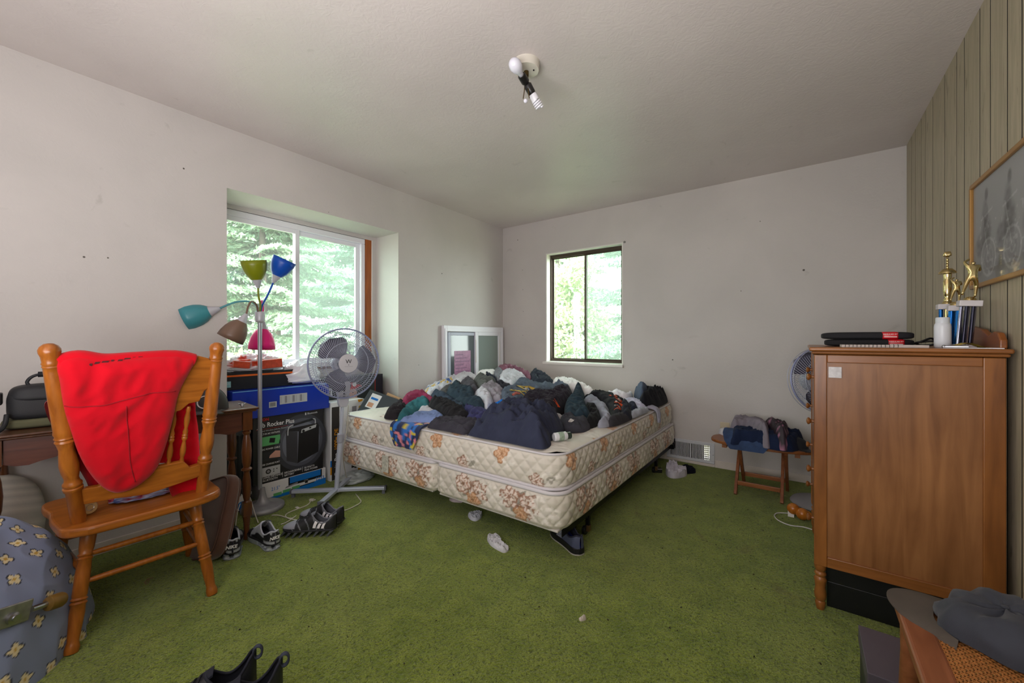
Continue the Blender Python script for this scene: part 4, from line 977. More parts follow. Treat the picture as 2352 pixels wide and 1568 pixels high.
MB().grid(soft_box(-.155, .13, -.065, .07, .0, .045, 4), cu=True).build('olive_base', M_OLIVE, cb, smooth=180)
MB().tube(catmull([(-.075, 0, .175), (-.085, 0, .195), (-.06, 0, .222), (.02, 0, .232), (.07, 0, .222), (.085, 0, .195), (.08, 0, .175)], 6), .006, 8).build('handle', M_NYL, cb, smooth=180)
MB().tube([(-.055, 0, .225), (.06, 0, .225)], .012, 10).build('handle_grip', M_NYL, cb, smooth=180)
MB().box((-.178, -.03, .105), (-.15, .02, .155)).box((-.195, -.05, .10), (-.17, 0, .125)).build('side_clip', M_BLACK, cb, bevel=.005)
MB().tube(catmull([(-.135, -.07, .07), (-.14, -.085, .03), (-.155, -.11, .009), (-.185, -.13, .007)], 6), .008, 8).build('strap', M_NYL, cb, smooth=180)
MB().lathe([(.016, 0), (.016, .02), (.012, .03)], 14, T(.09, -.075, .018)).build('buckle', M_BLACK, cb, smooth=40)
MB().lathe([(.009, 0), (.007, .002)], 16, T(.06, -.079, .15) @ rotm('X', 90) @ Matrix.Diagonal((1.5, .7, 1, 1))).build('badge', M_METAL, cb, smooth=40)
# baseball cap on the desk, mostly behind the chair post
def ball_cap(name, label, M, c, group=None, brim_c=None, dent=0.0, logo=False, crush=0.0, seed=1, scale=1.0):
    t = thing(name, label, 'cap', M.translation); WORLD[t.name] = Matrix.Translation(M.translation).inverted()
    m = mat('cap_cloth_%d_%d_%d' % c, c, .85, var=(12, .18), bump=(380, .3, .001), sheen=.1)
    n = 44; P = np.empty((n, 16, 3)); r = .085 * scale
    for i in range(n):
        a = 2 * math.pi * i / n
        for j in range(16):
            b = math.pi / 2 * j / 15; k = 1 + .012 * abs(math.cos(3 * a)) - crush * (.35 * abs(noise.noise(Vector((math.cos(a) * 1.6 + seed, math.sin(a) * 1.6, b * 1.3)))))
            P[i, j] = (r * 1.12 * math.cos(a) * math.cos(b) * k, r * math.sin(a) * math.cos(b) * k, .115 * scale * math.sin(b) ** .85 * k)
    if dent: P[..., 2] -= dent * np.exp(-((P[..., 0] - .015) / .05) ** 2 - ((P[..., 1] - .01) / .04) ** 2) * (P[..., 2] > .02); P[..., 2] += dent * .3 * np.exp(-((P[..., 0] - .02) / .06) ** 2 - ((P[..., 1] + .055) / .02) ** 2)
    Q = P.copy(); Q[..., :2] *= .965; Q[..., 2] -= .003
    cr = MB(M).grid(P, cu=True); cr.grid(Q, cu=True, flip=True); cr.build('crown', m, t, smooth=180)
    bP = np.empty((24, 10, 3))
    for i in range(24):
        a = -1.15 + 2.3 * i / 23
        for j in range(10):
            s = j / 9; ext = .075 * scale * math.cos(a / 1.15 * math.pi / 2) ** .6 * s
            bP[i, j] = (r * 1.1 * math.cos(a) * .98 + ext, r * math.sin(a) * .98 * (1 + .12 * s), .006 - .10 * scale * (math.sin(a) * .16) ** 2 * 8 * s - .004 * s)
    bQ = bP.copy(); bQ[..., 2] -= .004
    br_ = MB(M).grid(bP).grid(bQ, flip=True); N = len(bP)
    for i in range(N - 1):
        k = 9; br_.f.append((i * 10 + k, (i + 1) * 10 + k, 240 + (i + 1) * 10 + k, 240 + i * 10 + k))
    br_.build('brim', m if brim_c is None else mat('brim_cloth', brim_c, .9, var=(10, .2), bump=(300, .3, .001)), t, smooth=60)
    MB(M).sphere((0, 0, .116 * scale - dent * .85), .006, 10, 6, (1, 1, .6)).build('button', m, t, smooth=180)
    for i in range(0 if dent else 6):
        a = 2 * math.pi * (i + .5) / 6
        MB(M).tube([(r * 1.125 * math.cos(a) * math.cos(b), r * 1.005 * math.sin(a) * math.cos(b), .116 * scale * math.sin(b) ** .85) for b in [math.pi / 2 * k / 10 for k in range(11)]], .0012, 5).build('seam', m, t, smooth=180)
    if logo:
        ring = [(r * 1.02 * math.cos(b_), r * .35 * math.cos(k) , .05 + .03 * math.sin(k)) for k in [2 * math.pi * i / 24 for i in range(24)] for b_ in (.0,)]
        MB(M).tube([(math.sqrt(max(0, 1 - (y / r) ** 2)) * r * 1.12 * math.sqrt(max(0, 1 - (z / (.115 * scale)) ** 2)) + .003, y, z) for _, y, z in ring], .003, 6, closed=True).build('logo_outline', M_PWHITE, t, smooth=180)
    return t
q = Ld(.735, .10, DZ + .002)
ball_cap('baseball_cap', 'dark brown baseball cap with a white logo on the writing desk', T(q) @ rotm('Z', -25), (52, 48, 46), logo=True, scale=1.05)
q = Ld(.88, .055, DZ)
pn = thing('wing_nut', 'small chrome wing nut at the corner of the writing desk', 'hardware', tuple(q), world=True)
MB(T(q)).lathe([(.006, .001), (.007, .012), (.004, .02)], 12).build('nut', M_METAL, pn, smooth=40)
for s in (-1, 1): MB(T(q)).tube([(0, s * .004, .012), (0, s * .016, .02), (0, s * .02, .017)], .003, 8).build('wing', M_METAL, pn, smooth=180)
q = Ld(.62, .06, DZ)
tag(rebase(MB(T(q)).tube(catmull([(0, 0, .004), (.03, .02, .03), (.06, .02, .055), (.08, .02, .04), (.07, .03, .006), (.03, .04, .004)], 8), .0035, 6).build('blue_cable', mat('cable_blue', (30, 120, 210), .4), smooth=180)), 'blue looped cable on the writing desk behind the chair post', 'cable')

# ================================================================== bedding under and beside the desk, brown cushion
M_FLOWERCLOTH = mat('flowered_cotton', (112, 124, 150), .9, attr=True, bump=(260, .2, .001), sheen=.15, spec=.15)
def bedding():
    n = 440; P = np.empty((n, n // 2, 3)); c0 = np.array([.58, -.10, 0]); r = np.array([.42, .39, .50])
    for i in range(n):
        a = 2 * math.pi * i / n
        for j in range(n // 2):
            b = math.pi / 2 * j / (n // 2 - 1)
            d = Vector((math.cos(a) * math.cos(b), math.sin(a) * math.cos(b), math.sin(b)))
            w = 1 - 2 * abs(noise.noise(Vector((d.x * 2.2, d.y * 2.2, d.z * .8 + 3)))); w2 = 1 - 2 * abs(noise.noise(Vector((d.x * 5, d.y * 5, d.z * 2 + 9))))
            k = 1 + .045 * w + .018 * w2 - .02
            P[i, j] = (c0[0] + r[0] * d.x * k, c0[1] + r[1] * d.y * k, r[2] * d.z * (k if d.z > .02 else 1))
    # printed flowers laid out over the cloth
    rnd = random.Random(11); col = np.ones(P.shape) * LC(128, 138, 166)
    col *= (.93 + .14 * vnoise(P[..., 0] + P[..., 2], P[..., 1], 7, 3))[..., None]
    cs = []
    tries = 0
    while len(cs) < 170 and tries < 6000:
        tries += 1; q_ = P[rnd.randrange(n), int((n // 2) * (rnd.random() ** 1.3) * .97)]
        if all(np.linalg.norm(q_ - x) > .062 for x in cs): cs.append(q_)
    flat = P.reshape(-1, 3); fc = col.reshape(-1, 3)
    cell = {}
    for i_, k_ in enumerate(map(tuple, np.floor(flat / .05).astype(int).tolist())): cell.setdefault(k_, []).append(i_)
    for q_ in cs:
        nrm = Vector((q_ - np.array([.58, -.10, .0])) / r ** 2).normalized(); ux = nrm.orthogonal().normalized(); uy = nrm.cross(ux)
        b0 = np.floor(q_ / .05).astype(int); near = np.array([i_ for a_ in (-1, 0, 1) for b_ in (-1, 0, 1) for c_ in (-1, 0, 1) for i_ in cell.get((b0[0] + a_, b0[1] + b_, b0[2] + c_), ())], int)
        if not len(near): continue
        dd = flat[near] - q_; ok = np.abs(dd).sum(1) < .07; near = near[ok]; dd = dd[ok]
        u = dd @ np.array(ux); v_ = dd @ np.array(uy); rr = np.hypot(u, v_); th = np.arctan2(v_, u) + rnd.random() * 6
        R_ = .0185 * (.45 + .55 * np.abs(np.cos(2.0 * th)))
        fc[near[rr < R_ * 1.28]] = LC(50, 54, 66); fc[near[rr < R_]] = LC(222, 208, 168); fc[near[rr < .0055]] = LC(196, 158, 70)
    return P, fc.reshape(P.shape)
def fine(P, col, k=3):
    return P, col
P, col = bedding()
bd = MB().grid(P, cu=True, col=col); o = bd.build('flowered_comforter', M_FLOWERCLOTH, smooth=180)
tag(rebase(o, (.58, -.10, 0)), 'blue-grey flowered comforter bundled on the carpet at the left edge', 'comforter'); 
pw = np.empty((60, 40, 3))
for i in range(60):
    for j in range(40):
        a = 2 * math.pi * i / 60; b = -math.pi / 2 + math.pi * j / 39
        sg = lambda v, e: (abs(v) ** e) * (1 if v >= 0 else -1)
        pw[i, j] = (.09 * sg(math.cos(a), .9) * math.cos(b) ** .8, .22 * sg(math.sin(a), .6) * math.cos(b) ** .6, .27 * math.sin(b) + .27)
stripe = (np.sin(pw[..., 2] * 190) > .2)
col = blend(np.ones(pw.shape) * LC(196, 190, 178), stripe * .5, LC(150, 146, 140))
Mp = T(.17, -.06, .0) @ rotm('Y', -12) @ rotm('X', -10)
o = MB(Mp).grid(pw, cu=True, col=col).build('bed_pillow', mat('ticking_stripe', (190, 184, 170), .85, attr=True, bump=(20, .4, .01)), smooth=180)
tag(rebase(o), 'grey striped pillow standing under the writing desk behind the comforter', 'pillow')
# skateboard truck caught on the comforter
dd = ray(32, 1412); t_ = 1.0
tt = 0.7
c0 = np.array([.58, -.10, 0]); rr_ = np.array([.42, .39, .50]) * 1.05
while True:
    p = CAM + dd * tt
    if (((p - c0) / rr_) ** 2).sum() <= 1 or tt > 2.5: break
    tt += .004
nrm = Vector((p - c0) / rr_ ** 2).normalized()
sx = Vector((0, 0, 1)).cross(nrm).normalized(); Mt = frame_m(Vector(p) + nrm * .014, sx + Vector((0, 0, -.24)), Vector((0, 0, 1))) @ Matrix.Diagonal((1.15, 1.15, 1.15, 1))
tr = thing('skateboard_truck', 'metal skateboard truck with a worn amber wheel lying on the flowered comforter', 'skateboard truck', tuple(p), world=True)
MB(Mt).box((-.045, -.028, -.004), (.03, .028, .002)).build('base_plate', mat('worn_aluminium', (172, 172, 172), .4, .8, var=(30, .3)), tr, bevel=.003)
MB(Mt).lathe([(.014, .0), (.014, .008), (.008, .010), (.008, .014), (.004, .014)], 18, T(-.012, -.006, .002)).build('kingpin', M_METAL, tr, smooth=40)
MB(Mt).lathe([(.008, 0), (.008, .06)], 12, T(.028, .0, .004) @ rotm('Y', 90)).build('axle', M_METAL, tr, smooth=40)
MB(Mt).lathe([(.010, 0), (.019, .003), (.021, .010), (.021, .034), (.018, .04), (.008, .04)], 20, T(.062, .0, .006) @ rotm('Y', 90)).build('wheel', mat('amber_urethane', (120, 92, 40), .4), tr, smooth=40)
# brown cushion on edge between chair and desk
Bq = Vector((.615, .715, .0)); Tq = Vector((.455, .855, .385)); d_ = (Tq - Bq).normalized(); wv = Vector((-.90, -.05, 0)); wv = (wv - d_ * wv.dot(d_)).normalized()
Mc = frame_m((Bq + Tq) / 2 + wv * .115 + Vector((0, 0, .015)), wv, d_)
o = MB(Mc).grid(soft_box(-.15, .15, -.205, .205, -.036, .036, 4.5, 40), cu=True).build('cushion_pad', mat('brown_velvet', (92, 60, 48), .9, var=(10, .2), sheen=.5), None, smooth=180)
cu_ = thing('seat_cushion', 'brown velvet seat cushion leaning on edge between the chair and the desk leg', 'cushion', (.60, .73, 0), world=True)
o.parent = cu_; o.matrix_parent_inverse = WORLD[cu_.name]
for zz in (-.032, .032):
    ring = [(.139 * math.copysign(abs(math.cos(a)) ** .45, math.cos(a)), .192 * math.copysign(abs(math.sin(a)) ** .45, math.sin(a)), zz) for a in [2 * math.pi * i / 64 for i in range(64)]]
    MB(Mc).tube(ring, .004, 6, closed=True).build('piping', mat('brown_piping', (92, 66, 56), .8), cu_, smooth=180)

# ================================================================== five-armed floor lamp
LX, LY = at_depth(597, 900, 2.60)[:2]
M_SILVER = mat('silver_lacquer', (168, 170, 178), .38, .55); M_SILVERP = mat('silver_plastic', (186, 186, 194), .4, .2)
lp = thing('floor_lamp', 'silver five-armed floor lamp with green, blue, teal, brown and pink shades', 'floor lamp', (LX, LY, 0), world=True)
MB(T(LX + RT[0] * .018, LY + RT[1] * .018, 0)).lathe([(.122, 0), (.126, .008), (.124, .022), (.112, .030), (.07, .036), (.038, .048), (.024, .075), (.0165, .11), (.013, .14)], 48).build('base', mat('lamp_base_grey', (158, 158, 162), .4, .4, var=(14, .2)), lp, smooth=50)
MB(T(LX, LY, 0)).lathe([(.0125, .13), (.0125, 1.23)], 20).build('pole', M_SILVER, lp, smooth=50)
MB(T(LX, LY, 0)).lathe([(.014, 1.215), (.026, 1.222), (.029, 1.23), (.029, 1.282), (.024, 1.288), (.005, 1.288)], 24).build('collar', M_SILVERP, lp, smooth=40)
def L3(px, py, w):                                    # picture point at the lamp's distance, w metres nearer
    d = (np.array([LX, LY, 0]) - CAM) @ FW; return Vector(at_depth(px, py, d - w))
def Ldir(u, z, w): return Vector(RT * u + UP * z - FW * w).normalized()
ARMS = [('green', (116, 124, 14), [(597, 716, 0), (598, 700, .0), (594, 680, .02), (593, 660, .03)], (-.03, .97, .22), 1.0),
        ('blue', (12, 72, 168), [(599, 716, -.01), (603, 700, -.03), (616, 675, -.06), (628, 648, -.08)], (.42, .90, -.05), 1.0),
        ('teal', (62, 134, 144), [(592, 716, .02), (588, 700, .04), (570, 692, .07), (540, 694, .11), (504, 708, .15)], (-.80, -.36, .42), 1.05),
        ('brown', (116, 92, 78), [(593, 716, .02), (589, 700, .05), (578, 692, .10), (570, 704, .14), (566, 722, .16)], (-.42, -.86, .22), 1.0),
        ('pink', (222, 30, 120), [(598, 716, -.02), (599, 698, -.04), (601, 690, -.07), (604, 700, -.10), (604, 738, -.11)], (.02, -.98, .1), 1.1)]
for nm, c_, path, d_, sc_ in ARMS:
    pts = catmull([L3(*p) for p in path], 8); mc = mat('lamp_' + nm, c_, .35, spec=.4)
    MB().tube(pts, .006, 10).build('arm', mc, lp, smooth=180, label=nm + ' gooseneck arm')
    q = Vector((0, 0, 1)).rotation_difference(Ldir(*d_)).to_matrix().to_4x4(); Ms = T(pts[-1]) @ q @ Matrix.Diagonal((sc_, sc_, sc_, 1))
    sh = MB(Ms).lathe([(.031, .050), (.050, .076), (.063, .106), (.071, .142), (.073, .172), (.070, .172), (.068, .142), (.060, .106), (.047, .078), (.026, .053)], 36, caps=False).build('lamp_shade', mc, lp, smooth=180, label=nm + ' plastic shade')
    MB(Ms).lathe([(.008, -.004), (.011, 0), (.030, .052), (.026, .053)], 28).build('socket', M_SILVERP, sh, smooth=60)
    MB(Ms).lathe([(.010, .055), (.014, .075), (.026, .11), (.028, .13), (.022, .15), (.001, .16)], 18).build('bulb', mat('white_bulb', (226, 226, 230), .3), sh, smooth=180)

# ================================================================== pedestal fans
M_FANW = mat('fan_white', (198, 200, 212), .4); M_FANTUBE = mat('fan_tube', (186, 192, 208), .35, .2); M_FANBLADE = mat('fan_blade', (92, 92, 108), .35, spec=.4); M_WIRE = mat('fan_wire', (176, 180, 200), .4, .3)
def fan_head(t, M, R=.243, wires=88, logo=True):
    """M: z axis = facing direction, origin on the rim plane"""
    for nm, z0, z1, tw in (('front_grille', .004, .062, .5), ('rear_grille', -.004, -.062, -.35)):
        g = MB(M)
        for k in range(wires):
            a = 2 * math.pi * k / wires; pts = []
            for j in range(7):
                s = j / 6; rr = R * (1 - s) + .058 * s; aa = a + tw * s
                pts.append((rr * math.cos(aa), rr * math.sin(aa), z0 + (z1 - z0) * (1 - (1 - s) ** 2.2)))
            g.tube(pts, .0015, 4)
        g.build(nm, M_WIRE, t, smooth=180)
    ring = lambda r, z: [(r * math.cos(2 * math.pi * i / 72), r * math.sin(2 * math.pi * i / 72), z) for i in range(72)]
    MB(M).tube(ring(R, 0), .006, 8, closed=True).build('rim', mat('fan_rim', (146, 152, 186), .4, .2), t, smooth=180)
    for r, z in ((.205, .027), (.145, .05), (.205, -.027), (.145, -.05)): MB(M).tube(ring(r, z), .002, 5, closed=True).build('grille_ring', M_WIRE, t, smooth=180)
    d = MB(M).lathe([(.060, .052), (.066, .058), (.064, .066), (.05, .068), (.001, .068)], 36).build('badge_disc', mat('fan_badge', (196, 194, 200), .4), t, smooth=40)
    if logo:
        text_mesh('W', .040, M @ T(0, .012, .069), 'letter', mat('ink_black', (16, 15, 18), .5), d, sx=1.0)
        MB(M).lathe([(.0025, .0685), (.0025, .0695)], 10, T(0, -.010, 0)).build('dot', MATS['ink_black'], d)
        MB(M).box((-.028, -.0225, .0685), (.028, -.021, .0692)).build('name_line', mat('ink_grey', (140, 138, 144), .6), d)
    for k in range(3):
        a0 = math.radians(118 + 120 * k); P = np.empty((9, 9, 3))
        for i in range(9):
            s = i / 8; r = .05 + .155 * s; half = .30 + .36 * math.sin(math.pi * min(1, s * .62 + .1)); half *= (1 if s < .75 else math.sqrt(max(.02, 1 - ((s - .75) / .26) ** 2)))
            for j in range(9):
                u = -1 + 2 * j / 8; a = a0 + u * half + .25 * s
                P[i, j] = (r * math.cos(a), r * math.sin(a), .012 - .030 * u * (.6 + .4 * s))
        Q = P.copy(); Q[..., 2] -= .003
        b_ = MB(M).grid(P).grid(Q, flip=True)
        b_.build('blade', M_FANBLADE, t, smooth=180)
    MB(M).lathe([(.05, -.02), (.055, .02), (.04, .04), (.001, .042)], 24).build('hub', M_FANBLADE, t, smooth=60)
    MB(M).lathe([(.001, -.16), (.05, -.155), (.062, -.13), (.066, -.075), (.055, -.055), (.001, -.05)], 28).build('motor_housing', M_FANW, t, smooth=50)
FX, FY = .257, 1.545
fn = thing('pedestal_fan', 'pale pedestal fan with grey blades and a letter badge beside the bed', 'fan', (FX, FY, 0), world=True)
b1 = Vector((.735, .678, 0)); b2v = Vector((.60, -.80, 0)).normalized(); c0 = Vector((FX, FY, .04))
for d in (b1 * .335, -b1 * .30, b2v * .24, -b2v * .26):
    MB().beam(c0 + d.normalized() * .012, c0 + d, .034, .022).build('foot', M_FANTUBE, fn, bevel=.003)
    e = c0 + d; f_ = d.normalized(); MB().beam(e - f_ * .004, e + f_ * .010, .038, .030).build('end_cap', mat('fan_cap', (96, 98, 108), .5), fn, bevel=.003)
    MB().beam(e - f_ * .02 - Vector((0, 0, .025)), e - Vector((0, 0, .025)), .02, .03).build('foot_pad', mat('fan_cap', (96, 98, 108), .5), fn)
top = Vector(at_depth(787, 930, (np.array([FX, FY, 0]) - CAM) @ FW)); ax = (top - Vector((FX, FY, .03))).normalized(); base_ = Vector((FX, FY, .03))
MB().lathe_ab(base_, base_ + ax * .36, [(.030, 0), (.030, .03), (.017, .05), (.0165, 1)], 20).build('lower_tube', M_FANTUBE, fn, smooth=40)
MB().lathe_ab(base_ + ax * .345, base_ + ax * .41, [(.018, 0), (.022, .05), (.022, .95), (.018, 1)], 20).build('collar', mat('fan_collar', (150, 152, 164), .4), fn, smooth=40)
MB().lathe_ab(base_ + ax * .40, top + ax * .03, [(.012, 0), (.012, 1)], 16).build('upper_tube', M_FANTUBE, fn, smooth=40)
facing = Vector((.975, -.215, .03)).normalized(); hc = Vector(at_depth(793, 834, (np.array([FX, FY, 0]) - CAM) @ FW - .02))
side = Vector((0, 0, 1)).cross(facing).normalized(); Mf = frame_m(hc, side, facing.cross(side))
cbx = MB(frame_m(top + ax * .0 + facing * .005, side, ax)); cbx.prism([(-.026, -.01), (.026, -.01), (.034, .02), (.046, .15), (.04, .17), (-.04, .17), (-.046, .15), (-.034, .02)], -.022, .022); cbx.build('control_box', mat('fan_control', (178, 178, 188), .45), fn, bevel=.006)
for k in range(4): MB(frame_m(top + facing * .005, side, ax)).lathe([(.0062, .022), (.0062, .028), (.004, .029)], 12, T(.0, .062 + .022 * k, 0)).build('push_button', mat('button_dark', (58, 58, 66), .4), fn, smooth=40)
fan_head(fn, Mf)
# its cord across the carpet
def floor_cord(name, label, pix, m, r=.0032, cat='cord', z=.0035, lift=None):
    pts = [on_z(x, y, z) for x, y in pix]
    if lift: pts = [p + np.array([0, 0, l]) for p, l in zip(pts, lift)]
    return tag(rebase(MB().tube(catmull(pts, 8), r, 7).build(name, m, smooth=180)), label, cat)
M_CORD = mat('cord_cream', (206, 200, 188), .5)
hs = at_depth(797, 960, 2.86)
cp = [at_depth(800, 930, 2.95), at_depth(797, 985, 2.92), at_depth(788, 1045, 2.90)] + [on_z(800, 1110, .004), on_z(822, 1140, .004), on_z(829, 1152, .004), on_z(815, 1162, .004), on_z(790, 1172, .004), on_z(740, 1180, .004), on_z(700, 1196, .004)]
tag(rebase(MB().tube(catmull(cp, 8), .0032, 7).build('fan_cord', M_CORD, smooth=180)), 'cream power cord hanging from the pedestal fan and running along the carpet', 'cord')
floor_cord('extension_cord', 'thin cream cord curling on the carpet between the lamp and the sneakers', [(713, 1152), (705, 1160), (685, 1168), (665, 1176), (656, 1183), (662, 1190), (682, 1194)], M_CORD)
tag(rebase(MB(T(*on_z(683, 1166, 0))).box((-.016, -.008, .001), (.016, .008, .004)).build('paper_tag', M_WHITE)), 'small white paper tag on the cream cord behind the striped sneakers', 'tag')
pk = on_z(716, 1150, 0)
tag(rebase(MB(T(*pk) @ rotm('Z', 40)).box((-.014, -.008, 0), (.014, .008, .014)).box((.014, -.005, .004), (.026, -.003, .009)).box((.014, .003, .004), (.026, .005, .009)).build('power_plug', M_CORD, bevel=.002)), 'cream two-pin plug on the carpet by the fan foot', 'plug')
floor_cord('lamp_cord', 'cream cord looping on the carpet in front of the lamp base', [(624, 1183), (640, 1183), (668, 1190), (680, 1184), (660, 1198), (645, 1204)], M_CORD)
floor_cord('desk_cord', 'cream cord tied around the desk leg', [(541, 1208), (543, 1195), (548, 1178), (562, 1164), (573, 1172), (584, 1190), (593, 1200)], M_CORD, lift=[0, .01, .03, .09, .09, .04, 0])

# ================================================================== cartons stacked in the bay
def face_px(x0, y0, z0): return frame_m((x0, y0, z0), (0, 1, 0), (0, 0, 1))
def rect(M, a, b, c, d, m, parent, name='print', lift=.0008, shear=0.0):
    return MB(M)._add([(a, b, lift), (c, b, lift), (c, d, lift), (a, d, lift)], [(0, 1, 2, 3)]).build(name, m, parent)
def poly(M, pts, m, parent, name='print', lift=.001):
    return MB(M)._add([(x, y, lift) for x, y in pts], [tuple(range(len(pts)))]).build(name, m, parent)
I = lambda n, c, r=.5: mat('ink_' + n, c, r)
WHT = I('white', (228, 228, 230)); BLKI = I('black', (20, 20, 22), .4); BLU = I('blue', (12, 50, 168), .3); SKY = I('sky', (24, 118, 206), .3); GRNI = I('green', (96, 176, 110)); ORI = I('orange', (222, 150, 20)); REDI = I('red', (204, 40, 30)); GRI = I('grey', (120, 122, 128)); DGR = I('dark_grey', (44, 46, 50), .35); CARD = mat('cardboard', (176, 134, 92), .8, var=(20, .1)); LGI = I('light_grey', (188, 190, 194)); SKIN = I('skin', (212, 160, 142))
def carton(name, label, lo, hi, m, group='cartons stacked in the bay'):
    t = thing(name, label, 'box', ((lo[0] + hi[0]) / 2, (lo[1] + hi[1]) / 2, lo[2]), world=True, group=group)
    MB().box(lo, hi).build('carton_body', m, t, bevel=.002); return t
# monitor carton (bottom of the stack)
lo, hi = (-.31, 1.165, 0), (-.035, 1.625, .120)
t = carton('monitor_carton', 'white and blue monitor carton at the bottom of the stack in the bay', lo, hi, WHT); Mb = face_px(hi[0], lo[1], 0); w = hi[1] - lo[1]
poly(Mb, [(0, 0), (w, 0), (w, .045), (0, .012)], SKY, t)
poly(Mb, [(.185, .058), (.43, .058), (.43, .119), (.185, .119)], BLKI, t, 'screen_picture', .0012); poly(Mb, [(.195, .075), (.42, .075), (.42, .119), (.195, .119)], SKY, t, 'screen_picture', .0016)
poly(Mb, [(.30, .045), (.325, .045), (.322, .06), (.305, .06)], BLKI, t, 'stand_picture', .0014); poly(Mb, [(.25, .030), (.37, .034), (.375, .040), (.255, .037)], BLKI, t, 'stand_picture', .0013)
text_mesh('2233', .034, Mb @ T(.415, .052, .0016), 'lettering', SKY, t, bold=.0003); text_mesh('21.5"', .034, Mb @ T(.10, .068, .001), 'lettering', SKY, t, sx=.8)
poly(Mb, [(.16, .048), (.25, .062), (.25, .072), (.17, .060)], GRI, t, 'bar_picture', .0018)
for k in range(3): rect(Mb, .085 + k * .062, .016 + k * .005, .14 + k * .062, .036 + k * .005, GRNI, t, 'green_icon', .0016)
text_mesh('SAMSUNG', .007, Mb @ T(.31, .068, .0018), 'lettering', WHT, t)
# speaker carton
lo, hi = (-.30, 1.125, .1205), (-.04, 1.608, .578)
t = carton('speaker_carton', 'black printed speaker carton in the middle of the stack in the bay', lo, hi, mat('carton_black', (34, 33, 36), .35)); Mb = face_px(hi[0], lo[1], lo[2]); w = hi[1] - lo[1]; hgt = hi[2] - lo[2]
for k, (r_, c_) in enumerate(((.20, (60, 62, 70)), (.17, (84, 87, 98)), (.145, (112, 116, 130)))):
    poly(Mb, [(.32 + r_ * .92 * math.cos(a), .235 + r_ * 1.02 * math.sin(a)) for a in [2 * math.pi * i / 48 for i in range(48)]], mat('halo_%d' % k, c_, .4), t, 'print_halo', .0008 + .0002 * k)
poly(Mb, [(.215, .12), (.29, .085), (.29, .315), (.21, .33)], mat('pic_side', (58, 58, 64), .4), t, 'speaker_picture', .0018); poly(Mb, [(.29, .085), (.445, .135), (.45, .335), (.30, .315)], BLKI, t, 'speaker_picture', .0018)
poly(Mb, [(.21, .33), (.30, .315), (.45, .335), (.44, .355), (.22, .345)], mat('pic_top', (30, 30, 32), .3), t, 'speaker_picture', .0019); poly(Mb, [(.315, .300), (.425, .322), (.43, .345), (.32, .325)], LGI, t, 'control_picture', .0022)
MB(Mb).lathe([(.010, .0022), (.010, .0026)], 16, T(.333, .312, 0)).build('control_picture', BLKI, t); rect(Mb, .375, .322, .39, .332, BLKI, t, 'control_picture', .0026)
MB(Mb).tube(catmull([(.222, .30, .003), (.226, .345, .003), (.245, .365, .003), (.32, .378, .003), (.405, .39, .003), (.42, .375, .003), (.42, .352, .003)], 6), .004, 6).build('handle_picture', LGI, t, smooth=180)
MB(Mb).tube([(.26, .368, .0035), (.40, .389, .0035)], .007, 8).build('handle_picture', BLKI, t, smooth=180)
text_mesh('Job Rocker Plus', .043, Mb @ T(.148, .398, .001), 'lettering', WHT, t, bold=.0006, sx=.88); text_mesh('ION', .026, Mb @ T(.075, .436, .001), 'lettering', REDI, t, bold=.0008)
rect(Mb, .02, .372, .275, .3735, REDI, t, 'print_line', .001); text_mesh('Sound Wireless Jobsite Sound System', .0145, Mb @ T(.148, .360, .001), 'lettering', LGI, t)
text_mesh('Bluetooth', .019, Mb @ T(.40, .435, .001), 'lettering', WHT, t); poly(Mb, [(.346, .426), (.354, .426), (.354, .444), (.346, .444)], WHT, t, 'emblem', .001)
for k, (tx, z, mi) in enumerate((('BUILT-IN AC OUTLETS', .338, GRNI), ('12V DC POWER CABLE', .232, DGR), ('USB CHARGE PORT', .128, LGI))):
    text_mesh(tx, .016, Mb @ T(.17, z, .001), 'lettering', WHT, t, align='RIGHT', bold=.0002, sx=.85); rect(Mb, .055, z - .082, .172, z - .020, mi, t, 'inset_picture', .001)
poly(Mb, [(.10, .275), (.135, .268), (.14, .300), (.105, .306)], BLKI, t, 'inset_picture', .0014)
poly(Mb, [(.10, .168), (.172, .160), (.172, .205), (.14, .212), (.105, .185)], SKIN, t, 'inset_picture', .0014)
MB(Mb).lathe([(.017, .0012), (.017, .0016)], 20, T(.095, .077, 0)).build('inset_picture', BLKI, t); MB(Mb).lathe([(.010, .0016), (.010, .002)], 20, T(.095, .077, 0)).build('inset_picture', GRI, t)
for x, z in ((.13, .085), (.15, .085), (.13, .07)): MB(Mb).lathe([(.004, .0012), (.004, .0016)], 10, T(x, z, 0)).build('inset_picture', BLKI, t)
for x, s1 in ((.115, 'LONG DISTANCE\nBLUETOOTH'), (.255, 'RECHARGEABLE\nBATTERY'), (.395, '50 WATTS\nPEAK POWER')): text_mesh(s1, .0185, Mb @ T(x - .055, .028, .001), 'lettering', WHT, t, align='LEFT', bold=.0002, sx=.88)
for x in (.187, .327): rect(Mb, x, .012, x + .0018, .05, WHT, t, 'print_line', .001)
# blue carton on top
lo, hi = (-.30, 1.0, .5795), (-.018, 1.642, .768)
t = carton('blue_carton', 'bright blue carton with a spec label on top of the stack in the bay', lo, hi, BLU); Mb = face_px(hi[0], lo[1], lo[2])
rect(Mb, .285, .072, .475, .135, LGI, t, 'spec_label'); 
for k in range(7): rect(Mb, .292 + k * .026, .08, .294 + k * .026 + .014 * (k % 2), .128, GRI, t, 'label_text', .0012)
rect(Mb, .215, .058, .265, .098, LGI, t, 'barcode_label')
for k in range(9): rect(Mb, .222 + k * .004, .066, .224 + k * .004, .092, BLKI, t, 'bar', .0012)
rect(Mb, 0, .183, .642, .1885, mat('carton_edge', (110, 170, 220), .4), t, 'edge_strip')
